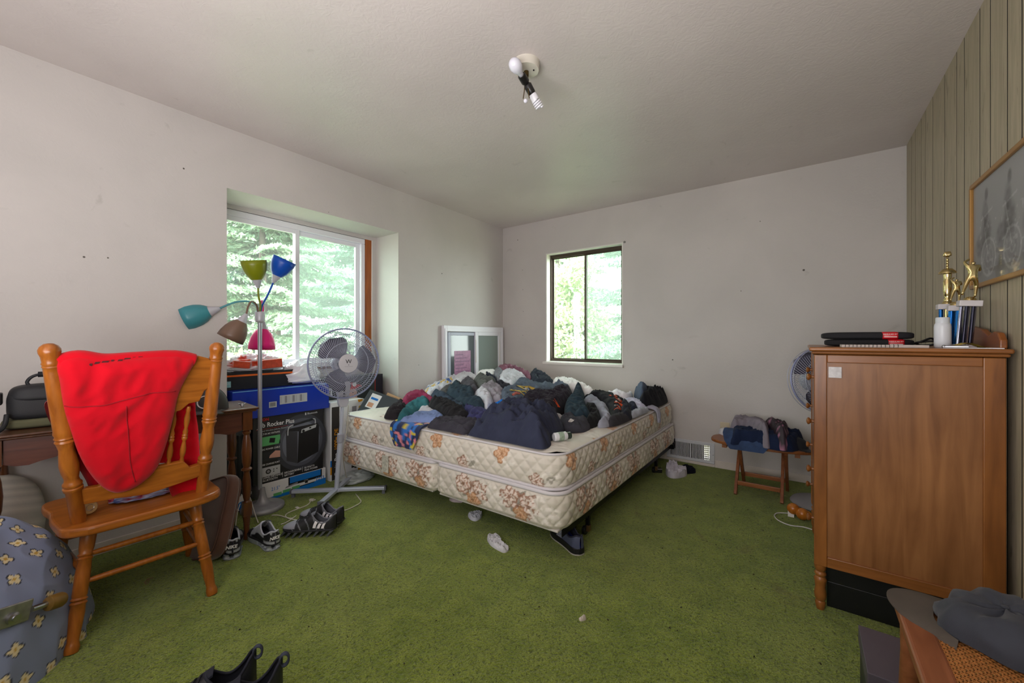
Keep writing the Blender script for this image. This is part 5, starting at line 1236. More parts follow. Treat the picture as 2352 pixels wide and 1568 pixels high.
# white lamp carton with a black strip, seen past the fan pole
lo, hi = (-.165, 1.662, 0), (-.035, 1.955, .612)
t = carton('ballast_carton', 'tall white carton with a black strip and orange lettering behind the fan pole', lo, hi, WHT); Mb = face_px(hi[0], lo[1], 0)
rect(Mb, .012, .004, .075, .575, mat('strip_black', (52, 48, 46), .4), t, 'print_strip')
text_mesh('Gavita Pro ', .042, Mb @ T(.05, .03, .0012) @ rotm('Z', 90), 'lettering', WHT, t, align='LEFT', bold=.0005); text_mesh('1000e DE', .042, Mb @ T(.05, .235, .0012) @ rotm('Z', 90), 'lettering', ORI, t, align='LEFT', bold=.0005)
rect(Mb, .0, .05, .012, .11, ORI, t, 'print_strip', .0008); rect(Mb, .0, .11, .012, .16, SKY, t, 'print_strip', .0008)
rect(Mb, .185, .47, .225, .56, GRI, t, 'print_window')
for k in range(3): MB(Mb).lathe([(.014, .0008), (.014, .0012)], 18, T(.258, .545 - .045 * k, 0)).build('round_icon', mat('icon_gold', (190, 150, 20), .5), t)
poly(Mb, [(.235, .61), (.28, .61), (.28, .595), (.245, .585)], ORI, t, 'corner_mark'); poly(Mb, [(.235, .03), (.27, .02), (.27, .08), (.25, .075)], ORI, t, 'corner_mark')
rect(Mb, .18, .06, .205, .25, mat('strip_black', (52, 48, 46), .4), t, 'print_strip', .0012)
# torn card flap of that carton beside the pole
MB(Mb)._add([(.10, .50, .006), (.15, .53, .012), (.165, .30, .02), (.125, .26, .016), (.09, .36, .01)], [(0, 1, 2, 3, 4), (4, 3, 2, 1, 0)]).build('torn_flap', WHT, t)
# plain grey carton behind, with the picture carton on it
carton('grey_carton', 'plain grey carton at the bay wall behind the white carton', (-.322, 1.66, 0), (-.172, 2.262, .585), mat('carton_grey', (176, 176, 178), .6))
lo, hi = (-.322, 1.655, .5855), (-.172, 2.238, .792)
t = carton('picture_carton', 'dark carton printed with a man in a red cap behind the fan', lo, hi, mat('carton_dark', (46, 54, 54), .35)); Mb = face_px(hi[0], lo[1], lo[2])
rect(Mb, .515, .0, .583, .206, mat('strip_navy', (30, 26, 44), .4), t, 'print_strip'); rect(Mb, .50, .0, .506, .206, REDI, t, 'print_line')
ov = lambda cx, cy, rx, ry, a0=0, a1=2 * math.pi, n=28: [(cx + rx * math.cos(a0 + (a1 - a0) * i / n), cy + ry * math.sin(a0 + (a1 - a0) * i / n)) for i in range(n)]
poly(Mb, ov(.25, .055, .065, .085), I('hair', (40, 30, 28)), t, 'portrait', .001); poly(Mb, ov(.275, .04, .05, .08), SKIN, t, 'portrait', .0013); poly(Mb, ov(.245, .045, .012, .022), SKIN, t, 'portrait', .0016)
poly(Mb, ov(.265, .098, .072, .055, 0, math.pi) + [(.193, .098)], REDI, t, 'portrait_cap', .0018); poly(Mb, [(.26, .10), (.37, .112), (.365, .125), (.32, .135), (.26, .13)], REDI, t, 'portrait_cap', .002); poly(Mb, ov(.30, .135, .02, .018), WHT, t, 'portrait_cap', .0024)
poly(Mb, ov(.285, .065, .008, .004), BLKI, t, 'portrait', .0016); poly(Mb, [(.295, .05), (.325, .045), (.31, .028), (.298, .03)], I('skin_shade', (176, 122, 106)), t, 'portrait', .0016); poly(Mb, [(.285, .012), (.315, .012), (.31, .018), (.288, .018)], I('lips', (150, 80, 78)), t, 'portrait', .0016)
text_mesh('LIST', .034, Mb @ T(.06, .155, .001), 'lettering', WHT, t, bold=.0006); rect(Mb, .03, .06, .10, .12, WHT, t, 'icon', .001); rect(Mb, .05, .07, .06, .105, BLKI, t, 'icon', .0014); rect(Mb, .075, .07, .085, .105, BLKI, t, 'icon', .0014)
# black carton with an orange stripe on the blue one
lo, hi = (-.29, .975, .769), (-.12, 1.44, .885)
t = carton('striped_carton', 'black carton with an orange stripe under the plastic shopping bag', lo, hi, mat('carton_black2', (26, 27, 32), .4)); Mb = face_px(hi[0], lo[1], lo[2])
rect(Mb, 0, .088, .465, .100, I('orange2', (232, 104, 20)), t, 'stripe'); rect(Mb, .02, .02, .05, .06, mat('pale_label', (150, 196, 200), .5), t, 'label_patch'); text_mesh('-S', .02, Mb @ T(.035, .045, .0014), 'lettering', WHT, t)
# shopping bag with red boxes, and a plain white one
def film_mat(name, c, tr):
    m = bpy.data.materials.new(name); m.use_nodes = True; n = m.node_tree; b = n.nodes['Principled BSDF']; b.inputs['Base Color'].default_value = lin(c); b.inputs['Roughness'].default_value = .3
    o = n.nodes['Material Output']; t_ = n.nodes.new('ShaderNodeBsdfTransparent'); mx = n.nodes.new('ShaderNodeMixShader'); mx.inputs[0].default_value = tr
    n.links.new(b.outputs[0], mx.inputs[1]); n.links.new(t_.outputs[0], mx.inputs[2]); n.links.new(mx.outputs[0], o.inputs[0]); return m
def pc(P):
    col = np.ones(P.shape) * LC(228, 226, 232); n1 = vnoise(P[..., 1], P[..., 2], 26, 6); z = P[..., 2]
    col = blend(col, ((n1 > .64) & (z > .02)), LC(206, 70, 40)); return blend(col, (n1 < .2) & (z < .05), LC(176, 90, 110))
sb = blob('shopping_bag', (-.19, 1.19, .8855), (.075, .165, .085), mat('bag_print', (228, 226, 232), .3, attr=True), 'white plastic shopping bag holding orange-red packs on the striped carton', 'bag', 81, .02, 11, pc, n=56)
for nm, lo_, hi_, lab, tilt in (('snack_pack', (-.11, 1.18, .905), (-.085, 1.335, .965), 'orange-red printed pack standing in the mouth of the shopping bag', 4), ('snack_pack', (-.125, 1.03, .915), (-.10, 1.13, .96), 'small orange-brown pack showing at the left of the shopping bag', -8)):
    o = MB(T((lo_[0] + hi_[0]) / 2, (lo_[1] + hi_[1]) / 2, lo_[2]) @ rotm('X', tilt)).box((-.012, -(hi_[1] - lo_[1]) / 2, 0), (.012, (hi_[1] - lo_[1]) / 2, hi_[2] - lo_[2])).build(nm, mat('pack_red', (206, 76, 44), .4, var=(40, .3)), bevel=.003); tag(o, lab, 'packet', 'packs in the shopping bag')
blob('white_bag', (-.18, 1.50, .7685), (.10, .13, .13), mat('white_film', (232, 234, 240), .35), 'crumpled plain white plastic bag on the blue carton under the window', 'bag', 83, .02, 9, n=48)
# black suitcase and small printed carton left of the stack
sc_ = thing('suitcase', 'black ribbed suitcase standing behind the desk leg', 'suitcase', (-.17, 1.045, 0), world=True)
MB().grid(soft_box(-.30, -.045, .972, 1.118, .01, .53, 6, 24), cu=True).build('case_body', mat('case_black', (26, 27, 30), .5, bump=(60, .5, .004), stretch=(1, 1, .2)), sc_, smooth=180)
for k in range(5): MB().box((-.050, .985 + k * .026, .06), (-.042, .997 + k * .026, .48)).build('rib', M_BLACK, sc_, bevel=.003)
t = carton('toner_carton', 'small black and white printed carton on the carpet behind the lamp base', (-.03, 1.01, 0), (.01, 1.10, .135), BLKI); Mb = face_px(.01, 1.01, 0)
poly(Mb, ov(.035, .05, .045, .048), WHT, t, 'print_globe', .001); poly(Mb, ov(.035, .035, .03, .028), SKY, t, 'print_globe', .0014); text_mesh('SAMSU', .026, Mb @ T(.05, .10, .001), 'lettering', WHT, t, bold=.0004)
blob('plastic_bag', (.10, 1.80, .001), (.09, .12, .05), film_mat('clear_film', (220, 228, 226), .45), 'clear plastic bag on the carpet under the window-side corner of the bed', 'bag', 85, .012, 8)
# dark flat box and plywood offcut between bed and bay
q = on_z(885, 935, .555); q2 = Vector((.02, 2.10, .36))
db = thing('flat_box', 'dark flat box with a white label leaning in the gap beside the mattress', 'box', (.03, 2.12, .35), world=True)
Mx = frame_m(at_depth(876, 930, 3.30), Vector(RT) * 1.0 + Vector((0, 0, -.36)), Vector((0, 0, 1)) + Vector(FW) * .9 + Vector(RT) * .5)
MB(Mx).box((-.15, -.13, -.025), (.15, .10, 0)).build('lid', mat('box_dark', (58, 66, 72), .4), db, bevel=.002); rect(Mx, -.115, -.06, -.03, .075, WHT, db, 'label_patch'); rect(Mx, -.105, .02, -.045, .04, SKY, db, 'label_text', .0014); rect(Mx, -.105, -.05, -.06, -.01, I('tan', (200, 150, 120)), db, 'label_text', .0014)
Mx = frame_m(at_depth(905, 922, 3.42), Vector(RT) * 1.0 + Vector((0, 0, -.42)), Vector((0, 0, 1)) + Vector(RT) * .42 + Vector(FW) * .35)
tag(rebase(MB(Mx).box((-.085, -.16, -.012), (.14, .05, 0)).build('plywood_offcut', mat('plywood', (206, 172, 128), .7, var=(30, .2)))), 'pale plywood offcut leaning behind the dark flat box by the bay jamb', 'board')

# ================================================================== shoes
def ip(t, pts): return float(np.interp(t, [p[0] for p in pts], [p[1] for p in pts]))
def smooth_ip(pts, n):
    c = catmull([(a, b, 0) for a, b in pts], 10); xs = [p.x for p in c]; ys = [p.y for p in c]; return lambda t: float(np.interp(t, xs, ys))
WID = smooth_ip([(0, .004), (.015, .017), (.05, .027), (.12, .033), (.28, .033), (.45, .036), (.62, .045), (.74, .048), (.86, .043), (.94, .031), (.985, .015), (1, .003)], 0)
def shoe(name, label, heel, toe, paint, lining=(60, 60, 66), sole='flat', sole_c=(40, 40, 44), group='sneakers on the carpet', L=.29, heel_txt=None, side=None, laces=(30, 30, 32), ridge=None, zs=.03, roll=0.0, loop=False, insole=(60, 60, 70), tongue=True):
    h = np.array(heel[:2]); d = np.array(toe[:2]) - h; rz = math.atan2(d[1], d[0])
    t = thing(name, label, 'shoe', (h[0], h[1], 0), rotz=rz, group=group)
    RID = smooth_ip(ridge or [(0, .092), (.05, .105), (.14, .10), (.25, .096), (.36, .112), (.43, .118), (.55, .092), (.7, .068), (.85, .053), (.95, .042), (1, .034)], 0)
    NT, NV = 72, 41; P = np.empty((NT, NV, 3)); col = np.empty((NT, NV, 3)); keep = np.ones((NT, NV), bool)
    for i in range(NT):
        u = i / (NT - 1); w = WID(u); rd = RID(u); bend = .010 * math.sin(u * 3.0 - .6)
        for j in range(NV):
            v = -1 + 2 * j / (NV - 1); s = math.sin(v * math.pi / 2); c_ = math.cos(v * math.pi / 2)
            P[i, j] = (u * L, math.copysign(abs(s) ** .75, s) * w * (1.0 + .06 * c_) + bend, zs + (rd - zs) * c_ ** (.62 if u < .5 else .8))
            col[i, j] = paint(u, v)
            e = 1 - ((u - .225) / .20) ** 2
            if e > 0 and abs(v) < .60 * math.sqrt(e): keep[i, j] = False
    def part(nm, PP, cc, m, flip=False):
        b = MB(); idx = -np.ones((NT, NV), int); k = 0
        for i in range(NT):
            for j in range(NV):
                idx[i, j] = k; k += 1
        b.v = list(map(tuple, PP.reshape(-1, 3).tolist())); b.c = list(map(tuple, cc.reshape(-1, 3).tolist())) if cc is not None else [None] * len(b.v)
        for i in range(NT - 1):
            for j in range(NV - 1):
                if keep[i, j] and keep[i + 1, j] and keep[i, j + 1] and keep[i + 1, j + 1]:
                    q = (idx[i, j], idx[i + 1, j], idx[i + 1, j + 1], idx[i, j + 1]); b.f.append(q if flip else q[::-1])
        return b.build(nm, m, t, smooth=180)
    part('upper', P, col, mat('shoe_upper', (90, 90, 96), .55, attr=True, bump=(500, .15, .001)))
    Q = P.copy(); ctr = np.array([0, 0, .035]); Q[..., 1] *= .90; Q[..., 2] = zs + (Q[..., 2] - zs) * .955; Q[..., 0] = L * .5 + (Q[..., 0] - L * .5) * .97
    part('lining', Q, None, mat('lining_%d' % lining[0], lining, .85), True)
    # collar roll
    rim = []
    for k in range(48):
        a = 2 * math.pi * k / 48; u = .225 + .212 * math.cos(a); v = .64 * math.sin(a)
        w = WID(u); rd = RID(u); s = math.sin(v * math.pi / 2); c_ = math.cos(v * math.pi / 2); bend = .010 * math.sin(u * 3.0 - .6)
        rim.append((u * L, math.copysign(abs(s) ** .75, s) * w * (.98 + .06 * c_) + bend, zs + (rd - zs) * c_ ** .62 - .001))
    MB().tube(rim, .0042, 8, closed=True).build('collar', mat('collar_%d' % lining[0], tuple(min(255, int(x * 1.15)) for x in lining), .8), t, smooth=180)
    ins = [(.02 * L + .40 * L * k / 9, -.026, .0) for k in range(10)]
    MB().prism([(x * L, s * (WID(x) - .005) + .010 * math.sin(x * 3.0 - .6)) for s, xs in ((-1, np.linspace(.03, .6, 14)), (1, np.linspace(.6, .03, 14))) for x in xs], zs + .004, zs + .010).build('insole', mat('insole_%d_%d' % (insole[0], insole[2]), insole, .85), t)
    # sole
    out = [(x * L, -(WID(x) + .004) + .010 * math.sin(x * 3.0 - .6)) for x in np.linspace(0, 1, 40)] + [(x * L, (WID(x) + .004) + .010 * math.sin(x * 3.0 - .6)) for x in np.linspace(1, 0, 40)]
    ms = mat('sole_%d_%d' % (sole_c[0], sole_c[2]), sole_c, .5)
    if sole == 'flat':
        MB().prism(out, .0, zs + .006).build('sole', ms, t, bevel=.004); MB().prism([(x * 1.002, y * 1.02) for x, y in out], .0, .006).build('outsole', mat('outsole_pale', (176, 172, 166), .6), t)
    elif sole == 'columns':
        MB().prism(out, zs - .004, zs + .006).build('midsole', mat('midsole_black', (30, 30, 34), .5), t, bevel=.003)
        clear = mat('clear_rubber', (176, 184, 190), .18, spec=.7, trans=.35)
        for x in (.06, .20, .33):
            for s in (-1, 1): MB().lathe([(.014, .005), (.016, .009), (.011, .016), (.011, .021), (.015, .027)], 16, T(x * L, s * .020, 0)).build('shock_column', clear, t, smooth=60)
        MB().prism([(x * L, s * (WID(x) + .006)) for s, xs in ((-1, np.linspace(0.0, .45, 14)), (1, np.linspace(.45, 0.0, 14))) for x in xs], 0, .008).build('heel_plate', clear, t, bevel=.003)
        MB().prism([(x * L, s * (WID(x) + .003) + .010 * math.sin(x * 3.0 - .6)) for s, xs in ((-1, np.linspace(.42, 1, 20)), (1, np.linspace(1, .42, 20))) for x in xs], 0, zs - .003).build('forefoot_sole', clear, t, bevel=.004)
    else:
        MB().prism(out, zs - .006, zs + .005).build('midsole', ms, t, bevel=.003)
        for k in range(8):
            x = .03 + k * .122
            for s in (-1, 1):
                w = WID(min(.97, x + .05)); y0 = s * .004 + .010 * math.sin(x * 3 - .6); y1 = s * (w + .004) + .010 * math.sin(x * 3 - .6)
                a, b_ = sorted((y0, y1))
                MB().prism([(x * L + .026, 0), (x * L + .034, .002), (x * L + .014, zs - .004), (x * L - .004, zs - .004)], a, b_, Matrix(((1, 0, 0, 0), (0, 0, 1, 0), (0, 1, 0, 0), (0, 0, 0, 1)))).build('blade', mat('blade_grey', (104, 106, 114), .35, .3), t)
    # laces
    ml = mat('lace_%d_%d' % (laces[0], laces[2]), laces, .7)
    for k in range(5):
        u = .46 + k * .055; w = WID(u) * .55; z = zs + (RID(u) - zs) * .97; b0 = .010 * math.sin(u * 3 - .6)
        MB().tube(catmull([(u * L, -w + b0, z - .010), (u * L + .004, -w * .4 + b0, z + .003), (u * L + .008, w * .4 + b0, z + .003), (u * L + .010, w + b0, z - .010)], 4), .0024, 6).build('lace', ml, t, smooth=180)
    if tongue:
        tp_ = np.empty((8, 9, 3))
        for i in range(8):
            for j in range(9):
                s = i / 7; v = -1 + 2 * j / 8; tp_[i, j] = (L * (.50 - .13 * s), v * .022, zs + (RID(.46) - zs) * (.95 + .24 * s) - .010 * v * v)
        tq = tp_.copy(); tq[..., 2] -= .005
        MB().grid(tp_).grid(tq, flip=True).build('tongue', mat('collar_%d' % lining[0], lining, .8), t, smooth=180)
    if heel_txt:
        text_mesh(heel_txt, .022, frame_m((-.0035, .0, .066), (0, -1, 0), (.10, 0, 1)), 'lettering', mat('shoe_white', (226, 226, 228), .4), t, bold=.0008, shear=.25)
    if side: side(t, L, zs, RID)
    if loop:
        ring = [(-.004 - .012 * math.sin(a), .0, .108 + .018 * (1 - math.cos(a))) for a in np.linspace(0, 2 * math.pi, 20)[:-1]]
        lp_ = MB()
        for dy in (-.005, 0, .005): lp_.tube([(x, y + dy, z) for x, y, z in ring], .003, 6, closed=True)
        lp_.build('pull_loop', mat('loop_blue', (54, 60, 78), .7), t, smooth=180)
    return t
B_, G_, W_ = LC(24, 24, 28), LC(160, 164, 170), LC(210, 212, 214)
def paint_n(u, v):
    a = abs(v)
    if u < .20 and .0 <= a and (a > .52 + .12 * math.cos(u * 40) or u < .02) and a < .93: return B_
    if .20 <= u < .62 and a > .80: return B_
    if u > .60 and a > .25 - .2 * (u - .6): return B_ if u > .66 else G_
    return G_
tn = [on_z(*p) for p in ((531, 1286), (546, 1213), (630, 1264), (577, 1212))]
shoe('sneaker', 'grey and black sneaker with clear heel beside the brown cushion', tn[0], tn[1], paint_n, (150, 152, 160), 'columns', heel_txt='NIKE', laces=(176, 178, 182), group='sneakers with clear heels')
shoe('sneaker', 'grey and black sneaker with clear heel in front of the lamp base', tn[2], tn[3], paint_n, (150, 152, 160), 'columns', heel_txt='NIKE', laces=(176, 178, 182), group='sneakers with clear heels')
M_REFL = mat('reflective_white', (244, 240, 246), .3)
def paint_a(u, v):
    a = abs(v)
    if u > .70 and a < .82: return LC(146, 148, 158)
    k = math.sin(u * 46 + a * 6)
    if a > .25 and k > .93 and .1 < u < .75: return LC(120, 122, 130)
    return LC(28, 28, 32)
def stripes(t, L, zs, RID):
    for s in (-1, 1):
        for k in range(3):
            Pq = np.empty((2, 8, 3))
            for j in range(8):
                q = j / 7; v = .96 - .40 * q
                for i2 in range(2):
                    u = .13 + k * .075 + .048 * i2 + .055 * (1 - q) * 1.0; vv = v * s; sn = math.sin(vv * math.pi / 2); c_ = math.cos(vv * math.pi / 2)
                    Pq[i2, j] = (u * L, math.copysign(abs(sn) ** .75, sn) * WID(u) * (1.05 + .06 * c_) + .010 * math.sin(u * 3 - .6), zs + (RID(u) - zs) * c_ ** .62)
            b = MB().grid(Pq, flip=(s > 0)); b.build('stripe', M_REFL, t, smooth=180)
    for k in range(4): MB().sphere(((.47 + .05 * k) * L, -.022 + .0, zs + (RID(.47 + .05 * k) - zs) * .86), .004, 8, 6).build('eyelet', mat('eyelet_red', (206, 40, 40), .5), t, smooth=180)
ta = [on_z(*p) for p in ((772, 1226), (668, 1224), (786, 1208), (690, 1190))]
RIA = [(0, .112), (.05, .118), (.14, .100), (.25, .096), (.36, .115), (.43, .122), (.55, .10), (.7, .08), (.85, .068), (.95, .055), (1, .044)]
shoe('running_shoe', 'black and grey running shoe with three reflective stripes, nearest of its pair', ta[0], ta[1], paint_a, (96, 98, 106), 'blades', (36, 36, 40), side=stripes, group='striped running shoes by the fan', ridge=RIA, zs=.036, L=.30)
shoe('running_shoe', 'black and grey running shoe half hidden behind its striped twin', ta[2], ta[3], paint_a, (96, 98, 106), 'blades', (36, 36, 40), side=stripes, group='striped running shoes by the fan', ridge=RIA, zs=.036, L=.30)
def paint_b(u, v):
    a = abs(v); k = (u - .42 - .18 * (a - .4)) 
    if abs(k) < .075 and a > .2: return LC(176, 178, 192) if math.sin(k * 150) > -.2 else LC(60, 64, 84)
    if u > .58: return LC(24, 25, 30)
    return LC(74, 80, 106)
def b_side(t, L, zs, RID): text_mesh('TORMAX', .011, frame_m((.075, -.0375, .062), (1, 0, .0), (0, .25, 1)), 'lettering', M_PWHITE, t, bold=.0003)
tb = [on_z(1331, 1276), on_z(1283, 1222)]
shoe('sneaker', 'slate blue sneaker with grey stripes under the near corner of the bed', tb[0], tb[1], paint_b, (34, 36, 50), 'flat', (22, 22, 26), heel_txt=None, side=b_side, insole=(20, 50, 170), laces=(24, 24, 30), group='single sneaker')
pk = lambda u, v: LC(28, 30, 36) if abs(v) < .9 else LC(48, 46, 48)
RIB = [(0, .125), (.05, .132), (.14, .105), (.25, .085), (.36, .10), (.43, .108), (.55, .092), (.7, .07), (.85, .055), (.95, .045), (1, .036)]
t1 = [(1.545, .535), (1.415, .285), (1.645, .57), (1.525, .305)]
shoe('slip_on_shoe', 'black slip-on shoe with a heel loop at the bottom edge, farther left of its pair', t1[0], t1[1], pk, (28, 31, 42), 'flat', (40, 40, 44), loop=True, ridge=RIB, group='black slip-on shoes', laces=(20, 20, 24))
shoe('slip_on_shoe', 'black slip-on shoe with a heel loop at the bottom edge, right of its twin', t1[2], t1[3], pk, (28, 31, 42), 'flat', (40, 40, 44), loop=True, ridge=RIB, group='black slip-on shoes', laces=(20, 20, 24))

# ================================================================== chest of drawers and what stands on it
MW = wood('maple_stain', (152, 96, 46), (114, 68, 30), 2, 4, .33, ring=7); MWX = wood('maple_stain_x', (154, 98, 50), (116, 70, 32), 0, 4, .33); MWY = wood('maple_stain_y', (148, 88, 42), (112, 62, 26), 1, 4, .33)
MPAN = wood('maple_panel', (160, 110, 66), (120, 76, 40), 2, 3, .38, ring=9)
DX0, DX1, DY0, DY1, DZ0, DZ1 = 2.968, 3.482, 2.053, 2.88, .185, 1.046
dr = thing('chest_of_drawers', 'tall maple chest of drawers with round knobs seen from its side', 'chest of drawers', ((DX0 + DX1) / 2, (DY0 + DY1) / 2, 0), world=True)
def side_frame(y0, y1, nm):
    MB().box((DX0, y0, DZ0), (DX0 + .042, y1, DZ1)).build('stile', MW, dr, bevel=.003); MB().box((DX1 - .052, y0, DZ0), (DX1, y1, DZ1)).build('stile', MW, dr, bevel=.003)
    MB().box((DX0 + .042, y0, DZ1 - .032), (DX1 - .052, y1, DZ1)).build('rail', MWX, dr, bevel=.003); MB().box((DX0 + .042, y0, DZ0), (DX1 - .052, y1, DZ0 + .042)).build('rail', MWX, dr, bevel=.003)
    MB().box((DX0 + .042, (y0 + y1) / 2 - .005, DZ0 + .042), (DX1 - .052, (y0 + y1) / 2 + .005, DZ1 - .032)).build('side_panel', MPAN, dr)
side_frame(DY0, DY0 + .026, 'near'); side_frame(DY1 - .026, DY1, 'far')
MB().box((DX1 - .02, DY0 + .026, DZ0), (DX1 - .012, DY1 - .026, DZ1)).build('back_panel', MPAN, dr); MB().box((DX0 + .02, DY0 + .026, DZ0), (DX1 - .02, DY1 - .026, DZ0 + .015)).build('bottom_panel', MPAN, dr)
tpp = MB().box((2.952, 2.036, DZ1 + .014), (3.496, 2.90, DZ1 + .030)); tpp.box((2.960, 2.043, DZ1 + .002), (3.49, 2.893, DZ1 + .014)); tpp.build('top', MWX, dr, bevel=.007, seg=3)
TOPZ = DZ1 + .030
bs_ = [(0, 0), (.76, 0), (.765, .03), (.74, .055), (.70, .06), (.65, .045), (.58, .07), (.45, .085), (.31, .085), (.18, .07), (.11, .045), (.06, .06), (.025, .055), (0, .03)]
MB().prism(bs_, 0, .018, frame_m((3.474, 2.08, TOPZ), (0, 1, 0), (0, 0, 1))).build('backsplash', MWY, dr, bevel=.004)
zed = [.215, .43, .645, .85, 1.035]
for k, (a, b_) in enumerate(zip(zed[:-1], zed[1:])):
    d_ = MB().box((DX0 + .004, DY0 + .03, a + .004), (DX0 + .022, DY1 - .03, b_ - .004)).build('drawer', MWY, dr, bevel=.003)
    for yk in (2.20, 2.70): MB().lathe([(.007, 0), (.006, .010), (.010, .014), (.015, .019), (.015, .024), (.009, .028), (.001, .029)], 18, T(DX0 + .004, yk, (a + b_) / 2) @ rotm('Y', -90)).build('knob', MW, d_, smooth=50)
ft = [(.013, 0), (.016, .012), (.018, .03), (.0145, .036), (.019, .045), (.021, .065), (.017, .09), (.020, .115), (.022, .125), (.015, .135), (.020, .143), (.020, .150), (.014, .156), (.019, .165), (.021, .178), (.021, .19)]
for x in (DX0 + .021, DX1 - .026):
    for y in (DY0 + .022, DY1 - .022): MB(T(x, y, 0)).lathe(ft, 20).build('foot', MW, dr, smooth=50)
q = on_back(1903, 842, DY0); q2 = on_back(1933, 868, DY0)
MB().box((q[0], DY0 - .0008, q2[2]), (q2[0], DY0 + .010, q[2])).build('paper_sticker', mat('sticker', (206, 204, 206), .6, var=(60, .25)), dr)
# folded black trousers with red paper bands
for k, (z0, dx, lab) in enumerate(((TOPZ, .012, 'lower pair of folded black work trousers with a red paper band on the chest'), (TOPZ + .031, 0, 'upper pair of folded black work trousers with a red paper band on the chest'))):
    t = thing('folded_trousers', lab, 'trousers', (3.15, 2.36, z0), group='folded black trousers', world=True)
    x0, x1 = 3.0 + dx, 3.305
    MB().grid(soft_box(x0, x1, 2.27, 2.47, z0 + .0005, z0 + .033, 5, 30), cu=True).build('folded_cloth', mat('black_twill', (19, 19, 24), .85, var=(18, .3), bump=(60, .4, .004), stretch=(.4, 1, 1)), t, smooth=180)
    MB().grid(soft_box(3.195 + dx * 1.5, 3.255 + dx * 1.5, 2.266, 2.474, z0 + .0002, z0 + .0338, 6, 24), cu=True).build('paper_band', mat('red_band', (196, 20, 34), .4), t, smooth=180)
    text_mesh('REGULAR FIT', .0075, frame_m((3.225 + dx * 1.5, 2.2655, z0 + .022), (1, 0, 0), (0, 0, 1)), 'lettering', M_PWHITE, t); rect(frame_m((3.205 + dx * 1.5, 2.266, z0 + .010), (1, 0, 0), (0, 0, 1)), 0, 0, .04, .003, M_PWHITE, t, 'print_line')
nb = thing('notebook', 'spiral notepad lying along the front edge of the chest top', 'notebook', (3.15, 2.17, TOPZ), world=True)
MB().box((3.06, 2.11, TOPZ + .0003), (3.31, 2.23, TOPZ + .010)).build('pages', mat('pages', (206, 196, 190), .7, var=(200, .25), stretch=(.1, 1, 8)), nb)
for k in range(14): MB().tube([(3.07 + k * .012, 2.112 + .006 * math.cos(a), TOPZ + .007 + .006 * math.sin(a)) for a in [2 * math.pi * i / 10 for i in range(10)]], .0008, 4, closed=True).build('spiral_ring', M_BLACK, nb)
q = on_back(2128, 790, 2.42)
tag(rebase(MB().tube(catmull([(q[0] - .06, 2.42, TOPZ + .005), (q[0] - .02, 2.40, TOPZ + .022), (q[0] + .015, 2.42, TOPZ + .036), (q[0] + .03, 2.44, TOPZ + .012), (q[0] - .01, 2.45, TOPZ + .006), (q[0] - .03, 2.42, TOPZ + .018), (q[0] + .02, 2.41, TOPZ + .024), (q[0] + .04, 2.43, TOPZ + .006)], 8), .0045, 7).build('black_cable', M_BLACK, smooth=180)), 'coiled black cable between the trousers and the white bottle', 'cable')
bt_ = thing('pill_bottle', 'white plastic bottle without a label on the chest of drawers', 'bottle', (3.363, 2.2, TOPZ), world=True)
MB(T(3.362, 2.2, TOPZ)).lathe([(.021, .0005), (.0235, .004), (.0235, .080), (.022, .090), (.0185, .095)], 32).build('bottle_body', mat('white_hdpe', (214, 218, 224), .35), bt_, smooth=40)
MB(T(3.362, 2.2, TOPZ)).lathe([(.0195, .094), (.0195, .113), (.018, .116), (.001, .116)], 32).build('cap', mat('white_cap', (206, 212, 218), .4), bt_, smooth=40)
GOLD = mat('gold_plastic', (210, 190, 134), .16, 1.0); MARB = mat('white_marble', (206, 202, 204), .4, var=(20, .1))
HOLO = mat('silver_holo', (150, 150, 170), .2, .9, var=(160, .5), stretch=(1, 1, .1)); BLUF = mat('blue_foil', (10, 96, 168), .25, .7, var=(120, .4), stretch=(1, 1, .1)); DKF = mat('dark_foil', (40, 40, 56), .25, .6)
